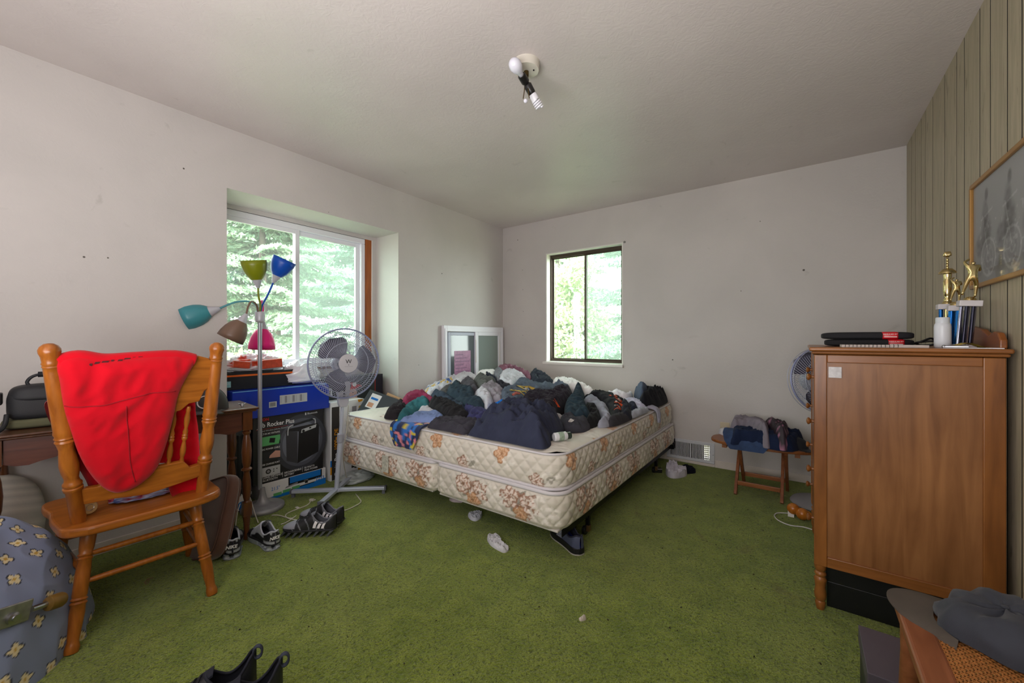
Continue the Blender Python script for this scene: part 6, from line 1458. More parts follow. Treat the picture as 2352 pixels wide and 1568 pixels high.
def figure(t, M, h, kind):
    """gilt trophy figure: skinned body of height h standing at M"""
    if kind == 'column':
        prof = [(.016, 0), (.018, .008), (.012, .016), (.017, .026), (.020, .05), (.021, .09), (.017, .10), (.019, .115), (.020, .125)]
        s = h / .235; M = M @ Matrix.Diagonal((.72, .72, 1, 1)); MB(M).lathe([(r * s, z * s) for r, z in prof], 20).build('fluted_stem', GOLD, t, smooth=50)
        MB(M).lathe([(.012 * s, .125 * s), (.042 * s, .128 * s), (.040 * s, .136 * s), (.022 * s, .150 * s), (.006 * s, .152 * s)], 24).build('canopy', GOLD, t, smooth=50)
        for k in range(4): MB(M).sphere((0, 0, (.156 + .012 * k) * s), .0075 * s, 12, 8).build('bead', GOLD, t, smooth=180)
        me = bpy.data.meshes.new('bust')
        js = [(0, 0, .20), (0, 0, .215), (.012, 0, .222), (-.012, 0, .222), (0, 0, .232), (.014, .004, .208), (-.014, .004, .208)]; ed = [(0, 1), (1, 2), (1, 3), (1, 4), (2, 5), (3, 6)]; rad = [.009, .010, .006, .006, .010, .005, .005]
        pts = [M @ Vector((a * s, b * s, c * s)) for a, b, c in js]; rs = [r * s for r in rad]
    else:
        js = [(0, 0, .50), (0, 0, .62), (0, .0, .74), (0, 0, .83), (0, .01, .90), (.10, .02, .79), (.15, .08, .68), (.06, .14, .72), (-.10, .0, .79), (-.15, .06, .90), (-.05, .10, .98), (.06, .0, .48), (.10, .06, .28), (.08, -.02, .05), (.09, .05, .03), (-.06, 0, .48), (-.11, -.04, .28), (-.16, -.12, .10), (-.15, -.06, .06)]
        ed = [(0, 1), (1, 2), (2, 3), (3, 4), (2, 5), (5, 6), (6, 7), (2, 8), (8, 9), (9, 10), (0, 11), (11, 12), (12, 13), (13, 14), (0, 15), (15, 16), (16, 17), (17, 18)]
        rad = [.075, .07, .08, .035, .06, .04, .03, .028, .04, .03, .028, .055, .042, .026, .03, .055, .042, .026, .03]
        pts = [M @ Vector((a * h, b * h, c * h)) for a, b, c in js]; rs = [r * h for r in rad]
    me = bpy.data.meshes.new('figure'); me.from_pydata([tuple(p) for p in pts], ed, []); me.update(); me.materials.append(GOLD)
    o = bpy.data.objects.new('figure', me); COL.objects.link(o)
    md = o.modifiers.new('skin', 'SKIN'); md.use_smooth_shade = True
    for sv, r in zip(me.skin_vertices[0].data, rs): sv.radius = (r, r)
    me.skin_vertices[0].data[0].use_root = True
    sb_ = o.modifiers.new('sub', 'SUBSURF'); sb_.levels = 2; sb_.render_levels = 2
    dg = bpy.context.evaluated_depsgraph_get(); m2 = bpy.data.meshes.new_from_object(o.evaluated_get(dg)); bpy.data.objects.remove(o)
    m2.materials.clear(); finish(m2, 'figure', GOLD, t, 180)
def trophy(label, px, Y, zt, pw, cols, kind, fh, tilt):
    x0 = on_back(px, 800, Y)[0]; M0 = T(x0, Y, TOPZ) @ rotm('Y', tilt); hh = zt - TOPZ
    t = thing('trophy', label, 'trophy', (x0, Y, TOPZ), group='trophies on the chest of drawers', world=True)
    MB(M0).cbox((0, 0, .006), (pw * .9, pw * .7, .012)).build('base', MARB, t, bevel=.002)
    n = len(cols)
    for k, (m, r) in enumerate(cols):
        MB(M0).lathe([(r, .012), (r, hh - .022)], 16, T(-pw * .36 + pw * .72 * (k + .5) / n, (-1) ** k * .012, 0)).build('column', m, t, smooth=40)
    MB(M0).cbox((0, 0, hh - .011), (pw, pw * .75, .022)).build('marble_plate', MARB, t, bevel=.002)
    MB(M0).lathe([(.018, hh), (.016, hh + .008), (.010, hh + .014)], 16).build('riser', GOLD, t, smooth=40)
    figure(t, M0 @ T(0, 0, hh + .012), fh, kind); return t
trophy('tallest gilt trophy with a canopy stem and blue columns on the chest of drawers', 2176, 2.45, 1.257, .062, [(BLUF, .007), (GOLD, .004), (GOLD, .004), (BLUF, .007)], 'column', .215, 0)
trophy('small gilt trophy with bright blue columns between the two taller ones', 2190, 2.36, 1.245, .045, [(BLUF, .010), (BLUF, .010)], 'player', .105, 2)
trophy('gilt player trophy on silver and black columns nearest the panelled wall', 2216, 2.24, 1.255, .060, [(HOLO, .0055), (DKF, .0055), (HOLO, .0055), (DKF, .0055), (HOLO, .0055)], 'player', .15, 4)
t = thing('brochure', 'yellow and white brochure lying on the chest beside the trophies', 'brochure', (3.42, 2.12, TOPZ), world=True)
MB(T(3.42, 2.11, TOPZ) @ rotm('Z', -15)).box((-.07, -.05, .0004), (.07, .05, .003)).build('page', mat('page_white', (222, 222, 224), .5), t)
P = np.empty((10, 4, 3))
for i in range(10):
    for j in range(4): P[i, j] = (3.365 + .10 * i / 9, 2.075 + .025 * j, TOPZ + .004 + .016 * math.sin(math.pi * min(1, i / 7)) ** 1.5)
MB().grid(P).grid(P - np.array([0, 0, .001]), flip=True).build('curled_page', mat('page_yellow', (196, 166, 40), .5, var=(20, .25)), t, smooth=180)
pen = thing('pen', 'metal pen lying in front of the white bottle on the chest', 'pen', (3.37, 2.09, TOPZ), world=True)
MB().tube([(3.345, 2.085, TOPZ + .006), (3.40, 2.07, TOPZ + .006)], .005, 10).build('barrel', M_METAL, pen, smooth=40); MB().sphere((3.343, 2.086, TOPZ + .0063), .0062, 10, 8).build('cap', M_METAL, pen, smooth=180)
# framed photograph on the panelled wall
PY0, PY1, PZ0, PZ1 = 1.62, 2.462, 1.322, 1.735
pf = thing('framed_photograph', 'large gilt-framed grey photograph of motorcycles on the panelled wall', 'picture', (RIGHT, 2.04, PZ0), world=True)
GILT = mat('gilt_wood', (160, 118, 60), .35, .3)
for a, b_ in (((PY0, PZ0), (PY1, PZ0)), ((PY1, PZ0), (PY1, PZ1)), ((PY1, PZ1), (PY0, PZ1)), ((PY0, PZ1), (PY0, PZ0))):
    MB().beam((RIGHT - .010, a[0], a[1]), (RIGHT - .010, b_[0], b_[1]), .018, .013, (1, 0, 0)).build('frame_bar', GILT, pf, bevel=.003)
ny, nz_ = 210, 110; Yg, Zg = np.meshgrid(np.linspace(PY1, PY0, ny), np.linspace(PZ0, PZ1, nz_), indexing='ij')
Pp = np.stack([np.full(Yg.shape, RIGHT - .006), Yg, Zg], -1); U_ = (PY1 - Yg); V_ = (Zg - PZ0)
g_ = .46 + .16 * V_ / .41 + .05 * (vnoise(U_, V_, 9, 1) - .5)
def dark(cx, cy, rx, ry, a): 
    global g_; d = ((U_ - cx) / rx) ** 2 + ((V_ - cy) / ry) ** 2; g_ = g_ - a * np.clip(1.2 - d, 0, 1) * (.6 + .8 * vnoise(U_, V_, 60, 4))
def ringm(cx, cy, rx, ry, wd, a):
    global g_; d = np.sqrt(((U_ - cx) / rx) ** 2 + ((V_ - cy) / ry) ** 2); g_ = g_ + a * (np.abs(d - 1) < wd)
for k in range(4):
    cx = .17 + k * .215
    dark(cx - .09, .16, .05, .05, .20); dark(cx - .02, .20, .055, .07, .24); dark(cx - .035, .275, .035, .055, .20); dark(cx - .02, .345, .020, .026, .26); dark(cx - .10, .06, .05, .03, .12)
    dark(cx, .10, .062, .062, .08); ringm(cx, .10, .070, .070, .07, .16); ringm(cx, .10, .045, .045, .06, .08); ringm(cx, .10, .018, .018, .25, .10)
    g_ = g_ + .16 * (np.abs((U_ - cx) + (V_ - .10) * .35) < .004) * (V_ > .10) * (V_ < .27); g_ = g_ + .14 * (np.abs(V_ - .27 - (U_ - cx) * .2) < .004) * (np.abs(U_ - cx + .02) < .06)
    m_ = (vnoise(U_, V_, 70, k) > .8) & (np.abs(U_ - cx) < .09) & (V_ < .24) & (V_ > .03); g_ = g_ + .16 * m_
g_ = np.clip(g_, .03, .8); c_ = np.stack([g_, g_, g_ * 1.01], -1) ** 1.25
MB().grid(Pp, col=c_).build('photograph', mat('photo_print', (110, 110, 110), .45, attr=True), pf)
MB().box((RIGHT - .0085, PY0, PZ0), (RIGHT - .0078, PY1, PZ1)).build('pane', glass_mat('picture_glass', (245, 245, 245), .08), pf)

# ================================================================== behind and under the chest, stool
f2 = thing('standing_fan', 'white standing fan half hidden behind the chest of drawers', 'fan', (3.03, 3.36, 0), world=True)
MB(T(3.03, 3.36, 0)).lathe([(.17, .001), (.175, .008), (.165, .022), (.10, .03), (.03, .045), (.018, .08)], 40).build('base', mat('fan_grey', (150, 150, 154), .5), f2, smooth=50)
MB(T(3.03, 3.36, 0)).lathe([(.015, .06), (.015, .80)], 16).build('pole', M_FANTUBE, f2, smooth=40)
fc2 = Vector((.55, -.80, .12)).normalized(); sd = Vector((0, 0, 1)).cross(fc2).normalized()
fan_head(f2, frame_m(Vector((3.035, 3.16, .85)), sd, fc2.cross(sd)), R=.20, wires=80, logo=False)
mg = thing('wooden_massager', 'varnished wooden roller massager on the carpet beside the chest', 'massager', (2.92, 3.08, 0), world=True)
p1_, p2_ = Vector(on_z(1822, 1168, .05)), Vector(on_z(1850, 1180, .03)); AMB = wood('amber_wood', (196, 120, 44), (160, 90, 26), 2, 5, .25)
MB().sphere(tuple(p1_), .034, 18, 12).build('knob', AMB, mg, smooth=180); MB().lathe_ab(p1_, p2_ + Vector((.04, -.02, 0)), [(.016, 0), (.022, .3), (.024, .6), (.016, .9), (.012, 1)], 16).build('handle', AMB, mg, smooth=50)
pq = Vector(on_z(1843, 1180, .035)); MB().sphere(tuple(pq), .035, 18, 12).build('knob', AMB, mg, smooth=180); pq = Vector(on_z(1815, 1178, .02)); MB().box((pq.x - .012, pq.y - .012, .001), (pq.x + .02, pq.y + .012, .04)).build('tag', M_WHITE, mg)
floor_cord('appliance_lead', 'white cord curving over the carpet beside the chest of drawers', [(1866, 1216), (1845, 1210), (1815, 1206), (1790, 1196), (1779, 1185), (1785, 1178), (1805, 1178), (1828, 1180)], mat('cord_white', (214, 212, 210), .5))
t = thing('storage_box', 'black cardboard box pushed under the chest of drawers', 'box', (3.20, 2.25, 0), world=True)
MB().box((3.012, 2.11, 0), (3.42, 2.50, .105)).build('box_body', mat('box_black', (16, 17, 20), .45, var=(10, .3)), t, bevel=.003); MB().box((3.008, 2.106, .1055), (3.424, 2.504, .165)).build('lid', MATS['box_black'], t, bevel=.003)
ST = wood('stool_wood', (150, 92, 56), (116, 66, 38), 2, 5, .45); STX = wood('stool_wood_x', (158, 98, 52), (124, 72, 36), 0, 5, .4)
st = thing('folding_stool', 'small folding wooden stool with clothes piled on it by the back wall', 'stool', (2.69, 3.40, 0), world=True)
ot = [(2.685 + .325 * math.copysign(abs(math.cos(a)) ** .75, math.cos(a)), 3.40 + .165 * math.copysign(abs(math.sin(a)) ** .75, math.sin(a))) for a in [2 * math.pi * i / 48 for i in range(48)]]
MB().prism(ot, .338, .360).build('seat', STX, st, bevel=.005)
for x, ya, yb in ((2.54, 3.235, 3.52), (2.815, 3.235, 3.52)):
    MB().beam((x, ya, 0), (x, yb, .338), .020, .034, (0, 1, .6)).build('leg', ST, st, bevel=.003)
    MB().beam((x + .022, 3.545, 0), (x + .022, 3.275, .338), .020, .034, (0, 1, -.6)).build('leg', ST, st, bevel=.003)
MB().beam((2.55, 3.28, .075), (2.805, 3.28, .075), .016, .03, (0, 0, 1)).build('stretcher', STX, st, bevel=.003); MB().beam((2.57, 3.495, .085), (2.83, 3.495, .085), .016, .03, (0, 0, 1)).build('stretcher', STX, st, bevel=.003)
MB().beam((2.46, 3.30, .322), (2.46, 3.50, .322), .03, .030).build('cleat', STX, st); MB().beam((2.90, 3.30, .322), (2.90, 3.50, .322), .03, .030).build('cleat', STX, st)
SZ = .3605
def on_stool(px, py, z): p = on_z(px, py, z); return (min(max(p[0], 2.345), 3.0), min(max(p[1], 3.225), 3.60))
def stool_garment(name, label, cat, c, px, puff, seed, z=SZ, fs=12, rim=.05, paint=None):
    xy = [on_stool(x, y, z + puff * .45) for x, y in px]
    v, f, col = garment_mesh(xy, lambda x, y: z, puff, seed, fs, rim=rim, zlow=z, fold=.028, paint=paint)
    m = cloth_mat(c) if paint is None else mat('painted_stool' + str(seed), c, .6, attr=True)
    return tag(rebase(raw_mesh(name, v, f, m, col=col)), label, cat, 'clothes on the folding stool')
stool_garment('denim_jacket', 'dark navy denim garment at the bottom of the pile on the stool', 'clothes', (30, 40, 66), [(1672, 1015), (1690, 980), (1760, 965), (1830, 985), (1848, 1010), (1820, 1030), (1740, 1035), (1690, 1030)], .07, 201)
def seq(V):
    col = np.ones((len(V), 3)) * LC(44, 30, 40); n = vnoise(V[:, 0], V[:, 1] + V[:, 2], 110, 3); return blend(col, n > .78, LC(168, 110, 138))
stool_garment('sequined_top', 'black sequined top on the right of the pile on the stool', 'top', (44, 30, 40), [(1715, 968), (1745, 950), (1790, 955), (1815, 975), (1818, 1000), (1812, 1020), (1780, 1022), (1765, 1000), (1745, 985)], .125, 202, z=SZ + .004, paint=seq)
stool_garment('grey_shirt', 'light mauve grey shirt on the left of the pile on the stool', 'shirt', (132, 124, 134), [(1674, 985), (1690, 968), (1720, 962), (1750, 972), (1768, 990), (1772, 1010), (1750, 1012), (1720, 992), (1690, 990)], .12, 203, z=SZ + .004)
P = loft([(2.60, 3.42, SZ + .075), (2.60, 3.34, SZ + .085), (2.605, 3.265, SZ + .065), (2.61, 3.225, SZ + .02), (2.61, 3.212, SZ - .035)], [.12, .145, .15, .14, .10], [.02, .026, .026, .024, .012], (1, 0, 0), 204, fold=.024, fs=24)
bo = MB().grid(P, cv=True); bo.f.append(tuple(range(P.shape[1]))[::-1]); nn_ = P.shape[0] * P.shape[1]; bo.f.append(tuple(range(nn_ - P.shape[1], nn_)))
jn = tag(rebase(bo.build('blue_jeans', mat('denim', (44, 66, 104), .85, var=(22, .35), bump=(500, .3, .001)), smooth=180)), 'blue jeans hanging over the front edge of the folding stool', 'jeans', 'clothes on the folding stool')
stool_garment('white_cloth', 'white cloth sticking out at the left end of the stool', 'cloth', (214, 214, 220), [(1650, 990), (1662, 984), (1680, 986), (1682, 995), (1665, 997)], .03, 205)
q = on_z(1838, 1000, SZ + .03)
ball_cap('baseball_cap', 'black cap with white lettering on the right end of the stool', T(2.905, 3.36, SZ + .002) @ rotm('Z', -45), (24, 25, 30), scale=.62)

# ================================================================== near right corner: shoe box, cane chair, cap
t = thing('shoe_box', 'dark grey shoe box on the carpet beside the cane chair', 'box', (3.16, 1.56, 0), world=True)
MB().box((3.078, 1.455, 0), (3.26, 1.672, .150)).build('box_body', mat('shoe_box_dark', (36, 40, 44), .5), t, bevel=.002); MB().box((3.074, 1.450, .150), (3.264, 1.676, .20)).build('lid', mat('shoe_box_lid', (84, 78, 88), .55, var=(9, .12)), t, bevel=.002)
CW = wood('cane_chair_wood', (150, 92, 60), (120, 68, 40), 1, 5, .4)
cc = thing('cane_chair', 'wooden chair with a woven cane seat at the near right corner', 'chair', (3.30, 1.18, 0), world=True)
CZ = .47; X0, X1, Y0, Y1 = 3.113, 3.485, .99, 1.378
MB().prism([(X0 + .012, Y0), (X0 + .055, Y0), (X0 + .055, Y1 - .01), (X0 + .02, Y1), (X0, Y1 - .012), (X0, Y0 + .02)], CZ - .026, CZ).build('seat_rail', CW, cc, bevel=.007, seg=3)
MB().prism([(X1 - .055, Y0), (X1, Y0), (X1, Y1 - .012), (X1 - .012, Y1), (X1 - .055, Y1)], CZ - .026, CZ).build('seat_rail', CW, cc, bevel=.007, seg=3)
CWX = wood('cane_chair_wood_x', (150, 92, 60), (120, 68, 40), 0, 5, .4)
for y0, y1 in ((Y1 - .055, Y1 - .002), (Y0 + .002, Y0 + .055)): MB().box((X0 + .055, y0, CZ - .026), (X1 - .055, y1, CZ - .001)).build('seat_rail', CWX, cc, bevel=.005)
cn = MB(); a0, a1, c0_, c1_ = X0 + .05, X1 - .05, Y0 + .05, Y1 - .05; n = 0
x = a0
while x < a1: cn.beam((x, c0_, CZ - .006), (x, c1_, CZ - .006), .0028, .0012); cn.beam((x + .004, c0_, CZ - .005), (x + .004, c1_, CZ - .005), .0028, .0012); x += .0125
y = c0_
while y < c1_: cn.beam((a0, y, CZ - .0045), (a1, y, CZ - .0045), .0028, .0012); cn.beam((a0, y + .004, CZ - .004), (a1, y + .004, CZ - .004), .0028, .0012); y += .0125
W_, H_ = a1 - a0, c1_ - c0_
for sgn in (1, -1):
    k = -H_
    while k < W_:
        s0 = max(0, -k); s1 = min(H_, W_ - k)
        if s1 > s0 + .01:
            ya, yb = (c0_ + s0, c0_ + s1) if sgn > 0 else (c1_ - s0, c1_ - s1); cn.beam((a0 + k + s0, ya, CZ - .003), (a0 + k + s1, yb, CZ - .003), .0028, .0012)
        k += .0125
cn.build('cane_weave', mat('cane', (176, 116, 62), .5, var=(30, .25)), cc, kind='stuff')
tu = [(.012, 0), (.016, .03), (.017, .2), (.020, .45), (.014, .5), (.021, .55), (.018, .8), (.020, 1)]
for x, y, dx, dy in ((X0 + .03, Y1 - .03, -.0, .02), (X1 - .03, Y1 - .03, .0, .02), (X0 + .03, Y0 + .03, 0, -.03), (X1 - .03, Y0 + .03, 0, -.03)): MB().lathe_ab((x + dx, y + dy, 0), (x, y, CZ - .026), tu, 14).build('leg', CW, cc, smooth=50)
MB().beam((X0 + .03, Y0 + .03, .2), (X0 + .03, Y1 - .03, .2), .018, .018).build('stretcher', CW, cc); MB().beam((X1 - .03, Y0 + .03, .2), (X1 - .03, Y1 - .03, .2), .018, .018).build('stretcher', CW, cc)
for x in (X0 + .03, X1 - .03): pass
ball_cap('worn_cap', 'worn grey-blue baseball cap with a dusty brim on the cane chair', T(3.275, 1.285, CZ + .0075) @ rotm('Z', 153) @ Matrix.Diagonal((1.05, 1.15, .72, 1)), (50, 53, 62), crush=.6, seed=5, scale=1.08, brim_c=(78, 70, 62), dent=.032)

# ================================================================== leaning spare window
sw = thing('spare_window', 'spare white vinyl window leaning against the wall behind the bed', 'window', (.035, 3.27, 0), world=True)
Msw = frame_m((.040, 2.80, 0), (0, 1, 0), (-.012, 0, 1.0)); SWW, SWH = .975, 1.245
def fr_(x0, x1, z0, z1, wd, d0, d1, nm, m=M_VINYL, par=sw):
    b = MB(Msw); b.box((x0, z0, d0), (x0 + wd, z1, d1)); b.box((x1 - wd, z0, d0), (x1, z1, d1)); b.box((x0 + wd, z0, d0), (x1 - wd, z0 + wd, d1)); b.box((x0 + wd, z1 - wd, d0), (x1 - wd, z1, d1)); return b.build(nm, m, par, bevel=.003)
fr_(0, SWW, .01, SWH, .05, -.02, .015, 'outer_frame'); fr_(.012, SWW - .012, .02, SWH - .03, .03, .015, .022, 'nailing_fin')
fr_(.07, .50, .06, SWH - .065, .035, -.012, .004, 'sliding_sash', mat('vinyl_grey', (176, 180, 196), .4)); fr_(.47, SWW - .05, .05, SWH - .05, .05, -.006, .018, 'fixed_sash')
MB(Msw).box((.105, .095, -.006), (.465, SWH - .10, -.002)).build('pane', mat('pane_dark', (84, 92, 96), .08, spec=.8), sw); MB(Msw).box((.52, .10, .002), (SWW - .10, SWH - .10, .006)).build('pane', mat('pane_greenish', (132, 144, 140), .15, spec=.7), sw)
MB(Msw).box((.16, .62, -.0019), (.41, .985, -.0012)).build('glass_sticker', mat('sticker_pink', (170, 120, 152), .4, var=(30, .25)), sw)
for k in range(9): MB(Msw).box((.175, .66 + k * .035, -.0011), (.395 - .05 * (k % 3), .667 + k * .035, -.0008)).build('sticker_line', mat('sticker_ink', (120, 84, 118), .5), sw)
for x in (.485, SWW - .075): MB(Msw).box((x - .012, .85, .018), (x - .004, 1.10, .022)).build('balance_strip', M_WHITE, sw)

# ================================================================== ceiling light
CLX, CLY = 1.853, 1.592
cl = thing('ceiling_light', 'bare ceiling light with a white canopy and two bulbs', 'ceiling light', (CLX, CLY, CEIL - .2), world=True)
MB(T(CLX, CLY, CEIL)).lathe([(.001, -.040), (.03, -.040), (.060, -.036), (.064, -.028), (.064, -.004), (.066, 0)], 40).build('canopy', mat('canopy_cream', (214, 208, 196), .35), cl, smooth=40)
MB(T(CLX, CLY, CEIL - .04)).lathe([(.004, -.002), (.004, .001)], 10, T(.035, .012, 0)).build('screw_hole', M_BLACK, cl)
MB(T(CLX, CLY, CEIL)).lathe([(.012, -.06), (.012, -.04), (.016, -.038)], 14).build('nipple', mat('old_brass', (96, 78, 44), .4, .8), cl, smooth=40)
cpos = Vector((CLX, CLY, CEIL - .095))
for dx in (-.010, .010): MB().beam((CLX + dx, CLY, CEIL - .04), (CLX + dx, CLY, CEIL - .12), .004, .002, (0, 1, 0)).build('bracket', MATS['old_brass'], cl)
MB().beam((CLX - .01, CLY, CEIL - .12), (CLX - .018, CLY, CEIL - .165), .004, .002, (0, 1, 0)).build('bracket', MATS['old_brass'], cl); MB().beam((CLX + .01, CLY, CEIL - .12), (CLX + .018, CLY, CEIL - .175), .004, .002, (0, 1, 0)).build('bracket', MATS['old_brass'], cl)
d1_ = (Vector(-RT) * .42 - Vector(FW) * .80 + Vector((0, 0, .12))).normalized(); d2_ = (Vector(RT) * .55 + Vector(FW) * .35 - Vector((0, 0, .75))).normalized()
for d_ in (d1_, d2_): MB().lathe_ab(cpos, cpos + d_ * .055, [(.010, 0), (.020, .2), (.019, .9), (.016, 1)], 18).build('lamp_holder', mat('bakelite', (22, 20, 20), .35), cl, smooth=50)
MB().lathe_ab(cpos + d1_ * .048, cpos + d1_ * .150, [(.013, 0), (.013, .18), (.018, .3), (.028, .52), (.030, .70), (.024, .88), (.012, .98), (.001, 1)], 24).build('round_bulb', mat('opal_glass', (226, 226, 238), .2, spec=.6), cl, smooth=180)
cb_ = MB().lathe_ab(cpos + d2_ * .05, cpos + d2_ * .085, [(.014, 0), (.020, .3), (.020, 1)], 20).build('spiral_bulb', mat('cfl_white', (222, 222, 228), .35), cl, smooth=50)
q = Vector((0, 0, 1)).rotation_difference(d2_).to_matrix().to_4x4(); sp_ = [T(cpos + d2_ * .085) @ q @ Vector(((.019 - .004 * abs(k / 60 - .5)) * math.cos(k * .42), (.019 - .004 * abs(k / 60 - .5)) * math.sin(k * .42), .042 * k / 60)) for k in range(61)]
MB().tube(sp_, .0042, 7).build('glass_spiral', mat('cfl_tube', (236, 236, 244), .3), cb_, smooth=180)
MB().sphere(tuple(cpos + Vector((-.004, 0, -.085))), .010, 14, 10).build('pull_knob', mat('opal_glass', (226, 226, 238), .2), cl, smooth=180)

# ================================================================== litter on the carpet
def crumple(name, label, cat, px, c, h=.018, seed=1, fs=30, group=None, rough=.8):
    xy = [tuple(on_z(x, y)[:2]) for x, y in px]
    v, f, _ = garment_mesh(xy, lambda x, y: .003 + .35 * h, h * .3, seed, fs, fold=max(h * .9, .011), rim=.004, g=.005, zlow=0, edge=.002)
    return tag(rebase(raw_mesh(name, v, f, cloth_mat(c, rough), smooth=50)), label, cat, group)
crumple('tissue', 'crumpled white tissue lying on the open carpet in front of the bed', 'tissue', [(1119, 1238), (1132, 1233), (1146, 1236), (1155, 1252), (1169, 1262), (1158, 1270), (1140, 1262), (1126, 1252)], (206, 206, 212), .014, 301)
crumple('tissue', 'small torn white tissue close to the underside of the bed', 'tissue', [(1075, 1184), (1088, 1179), (1107, 1180), (1105, 1190), (1092, 1197), (1080, 1193)], (200, 202, 214), .010, 302)
crumple('rag', 'crumpled pale grey rag on the carpet below the air register', 'rag', [(1529, 1085), (1535, 1073), (1552, 1071), (1560, 1084), (1572, 1082), (1577, 1093), (1552, 1099), (1534, 1095)], (196, 192, 202), .035, 303)
crumple('sock', 'small black sock on the carpet beside the pale grey rag', 'sock', [(1559, 1077), (1575, 1075), (1590, 1079), (1598, 1086), (1580, 1088), (1566, 1084)], (18, 20, 30), .02, 304)
crumple('paper_scrap', 'tiny white paper scrap in the middle of the open carpet', 'paper', [(1330, 1422), (1343, 1420), (1346, 1424), (1334, 1427)], (210, 200, 190), .006, 305)
crumple('paper_scrap', 'pink-white paper scrap half under the front of the bed', 'paper', [(1032, 1147), (1050, 1148), (1062, 1154), (1040, 1153)], (206, 190, 196), .006, 306)
cs = thing('card_reader', 'small black and silver gadget by the far bed castor', 'gadget', tuple(on_z(1511, 1083)), world=True); q = on_z(1511, 1084)
MB(T(*q) @ rotm('Z', 30)).box((-.03, -.02, 0), (.03, .02, .03)).build('case', M_BLACK, cs, bevel=.004); MB(T(*q) @ rotm('Z', 30)).box((-.032, -.022, .026), (.032, .022, .034)).build('silver_edge', M_METAL, cs, bevel=.002)
tag(rebase(MB().tube(catmull([on_z(x, y, .004) for x, y in ((331, 1338), (337, 1333), (343, 1328), (340, 1338), (334, 1341), (338, 1330), (352, 1326))], 6), .0018, 5).build('string_bit', mat('twine', (150, 130, 90), .8), smooth=180)), 'short curl of tan string on the carpet under the oak chair', 'string')
rnd = random.Random(4)
DB = MB()
for i in range(110):
    x, y = rnd.uniform(.9, 3.0), rnd.uniform(.45, 3.6)
    if BX0 < x < BX1 and BY0 < y: continue
    s = rnd.uniform(.0015, .0035); DB.cbox((x, y, .002), (s * 2, s, .003), rotm('Z', rnd.uniform(0, 180)))
o = DB.build('carpet_debris', mat('debris', (50, 44, 28), .8)); tag(o, 'tiny dark crumbs and leaf bits scattered over the green carpet', 'debris', kind='stuff')

# ================================================================== outside: ground, conifers and shrubs
g = MB(); g.box((-30, -12, -.75), (-.6, 30, -.6)); g.box((-.6, BACK + .4, -.75), (14, 30, -.6))
tag(g.build('outside_ground', mat('forest_floor', (140, 140, 110), .95, var=(3, .3))), 'shady forest ground outside the windows', 'ground', kind='structure')
del bpy.data.objects['outside_ground']['category']; del bpy.data.objects['outside_ground']['label']
def leaf_mat(name, c, tr=.35):
    m = bpy.data.materials.new(name); m.use_nodes = True; n = m.node_tree; b = n.nodes['Principled BSDF']; b.inputs['Roughness'].default_value = .6; b.inputs['Specular IOR Level'].default_value = .25
    at = n.nodes.new('ShaderNodeAttribute'); at.attribute_name = 'Col'; mx = n.nodes.new('ShaderNodeMix'); mx.data_type = 'RGBA'; mx.blend_type = 'MULTIPLY'; mx.inputs[0].default_value = 1
    mx.inputs[6].default_value = lin(c); n.links.new(at.outputs['Color'], mx.inputs[7]); n.links.new(mx.outputs[2], b.inputs['Base Color'])
    t = n.nodes.new('ShaderNodeBsdfTranslucent'); n.links.new(mx.outputs[2], t.inputs[0]); ms = n.nodes.new('ShaderNodeMixShader'); ms.inputs[0].default_value = tr
    n.links.new(b.outputs[0], ms.inputs[1]); n.links.new(t.outputs[0], ms.inputs[2]); n.links.new(ms.outputs[0], n.nodes['Material Output'].inputs[0]); return m
LM = [leaf_mat('needles_green', (158, 182, 152)), leaf_mat('needles_grey', (176, 196, 182)), leaf_mat('leaves_light', (184, 202, 158))]
BARK = mat('bark', (116, 104, 92), .9, var=(8, .3))
def leaves_mesh(name, C_, D_, L_, W_, m, parent, rs):
    """one quad per leaf: centre, direction, length, width"""
    n = len(C_); D_ = D_ / (np.linalg.norm(D_, axis=1, keepdims=True) + 1e-9); R = rs.normal(size=(n, 3)); S = np.cross(D_, R); S /= np.linalg.norm(S, axis=1, keepdims=True) + 1e-9
    a = C_ - D_ * L_[:, None] / 2; b = C_ + D_ * L_[:, None] / 2; V = np.stack([a, C_ + S * W_[:, None] / 2, b, C_ - S * W_[:, None] / 2], 1).reshape(-1, 3)
    me = bpy.data.meshes.new(name); me.vertices.add(4 * n); me.vertices.foreach_set('co', V.astype(np.float32).ravel()); me.loops.add(4 * n); me.loops.foreach_set('vertex_index', np.arange(4 * n, dtype=np.int32)); me.polygons.add(n); me.polygons.foreach_set('loop_start', np.arange(0, 4 * n, 4, dtype=np.int32)); me.update()
    col = np.ones((n, 4, 4), np.float32); col[:, :, :3] = (.72 + .5 * rs.random((n, 1, 1))); col[:, :, 0] *= (.85 + .3 * rs.random((n, 1))); ca = me.color_attributes.new('Col', 'FLOAT_COLOR', 'POINT'); ca.data.foreach_set('color', col.ravel())
    return finish(me, name, m, parent)
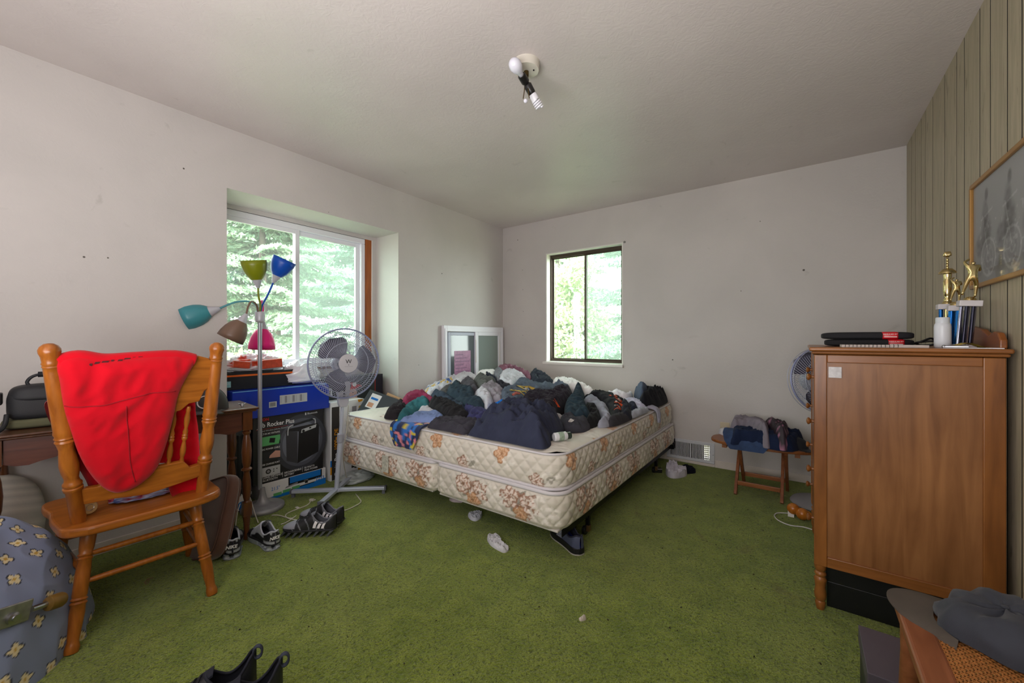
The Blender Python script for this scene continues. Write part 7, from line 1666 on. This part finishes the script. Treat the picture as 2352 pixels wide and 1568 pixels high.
def conifer(label, x, y, h, rad, seed, m, nb=105, dens=1.0):
    rs = np.random.RandomState(seed); t = thing('conifer', label, 'tree', (x, y, -.62), group='conifers outside the windows', world=True)
    MB().lathe_ab((x, y, -.62), (x, y, h - .6), [(.13, 0), (.09, .3), (.02, 1)], 10).build('trunk', BARK, t, smooth=180)
    C_, D_ = [], []; br_ = MB()
    for i in range(nb):
        f = rs.random() ** .8; z = .1 + f * (h - .9); r = rad * (1 - f * .6) * rs.uniform(.75, 1.1); a = rs.uniform(0, 2 * math.pi); ns = int(46 * dens)
        s = np.linspace(.1, 1, ns); bx = x + np.cos(a) * r * s; by = y + np.sin(a) * r * s; bz = z + .12 * s - .45 * r * .4 * s ** 2
        br_.tube([(bx[k], by[k], bz[k]) for k in range(0, ns, 9)], [.014 * (1 - .8 * k / ns) for k in range(0, ns, 9)], 4)
        for k in range(ns):
            for sd in (-1, 1):
                ln = .30 * (1 - .6 * s[k]) * r / rad + .08; q = np.linspace(.05, 1, 9)
                aa = a + sd * (1.0 + .3 * rs.normal()); px_ = bx[k] + np.cos(aa) * ln * q; py_ = by[k] + np.sin(aa) * ln * q; pz_ = bz[k] - .35 * ln * q ** 2 + rs.normal(0, .01)
                C_.append(np.stack([px_, py_, pz_ + rs.normal(0, .006, 9)], 1)); dv = np.stack([np.cos(aa) + rs.normal(0, .5, 9), np.sin(aa) + rs.normal(0, .5, 9), -.4 + rs.normal(0, .4, 9)], 1); D_.append(dv)
    br_.build('branches', BARK, t, smooth=180)
    C_ = np.concatenate(C_); D_ = np.concatenate(D_); n = len(C_)
    leaves_mesh('foliage', C_, D_, rs.uniform(.06, .12, n), rs.uniform(.02, .036, n), m, t, rs)
def shrub(label, x, y, h, rad, seed, m, n=26000):
    rs = np.random.RandomState(seed); t = thing('shrub', label, 'shrub', (x, y, -.62), group='shrubs outside the windows', world=True)
    st_ = MB()
    for i in range(9):
        a = rs.uniform(0, 6.3); st_.tube(catmull([(x, y, -.6), (x + .3 * rad * math.cos(a), y + .3 * rad * math.sin(a), h * .4 - .6), (x + .75 * rad * math.cos(a), y + .75 * rad * math.sin(a), h * .85 - .6)], 5), [.03 - .0022 * k for k in range(11)], 6)
    st_.build('stems', BARK, t, smooth=180)
    nc = 70; cc_ = rs.normal(size=(nc, 3)); cc_ /= np.linalg.norm(cc_, axis=1, keepdims=True); cc_ *= rs.uniform(.45, 1, (nc, 1)); cc_ = cc_ * np.array([rad, rad, h / 2]) + np.array([x, y, h / 2 - .6])
    k = rs.randint(0, nc, n); P = cc_[k] + rs.normal(0, .16, (n, 3)) * np.array([1, 1, .8]); D = rs.normal(size=(n, 3)); D[:, 2] -= .4
    leaves_mesh('foliage', P, D, rs.uniform(.06, .12, n), rs.uniform(.03, .055, n), m, t, rs)
conifer('drooping conifer nearest the bay window, seen in its left pane', -3.6, 2.6, 4.1, 1.7, 1, LM[0])
conifer('pale drooping conifer filling the right pane of the bay window', -3.9, 4.7, 4.3, 1.9, 2, LM[1])
conifer('taller conifer behind the two at the bay window', -6.4, 4.0, 5.1, 2.4, 3, LM[0], 100)
conifer('far conifer at the right end of the bay view', -7.2, 7.4, 5.6, 2.6, 4, LM[1], 100)
conifer('far conifer at the left end of the bay view', -6.6, 1.2, 5.0, 2.4, 5, LM[0], 80)
shrub('light green shrub low in front of the bay window conifers', -2.2, 2.0, 1.5, .9, 11, LM[2], 22000)
shrub('bushy shrub seen at the bottom of the bay window', -3.0, 3.6, 1.7, 1.0, 12, LM[2], 22000)
shrub('tall leafy shrub filling the left half of the back window', -.55, 6.1, 3.3, .95, 13, LM[2], 34000)
conifer('feathery pale conifer filling the right half of the back window', .75, 7.2, 4.8, 1.9, 6, LM[1])
conifer('dark conifer far behind the back window', -2.4, 9.4, 5.6, 2.6, 7, LM[0], 100)
conifer('conifer far off to the right behind the back window', 2.2, 10.2, 5.6, 2.6, 8, LM[1], 80)
conifer('conifer between the two corners of the house view', -4.2, 7.6, 5.8, 2.4, 9, LM[0], 80)
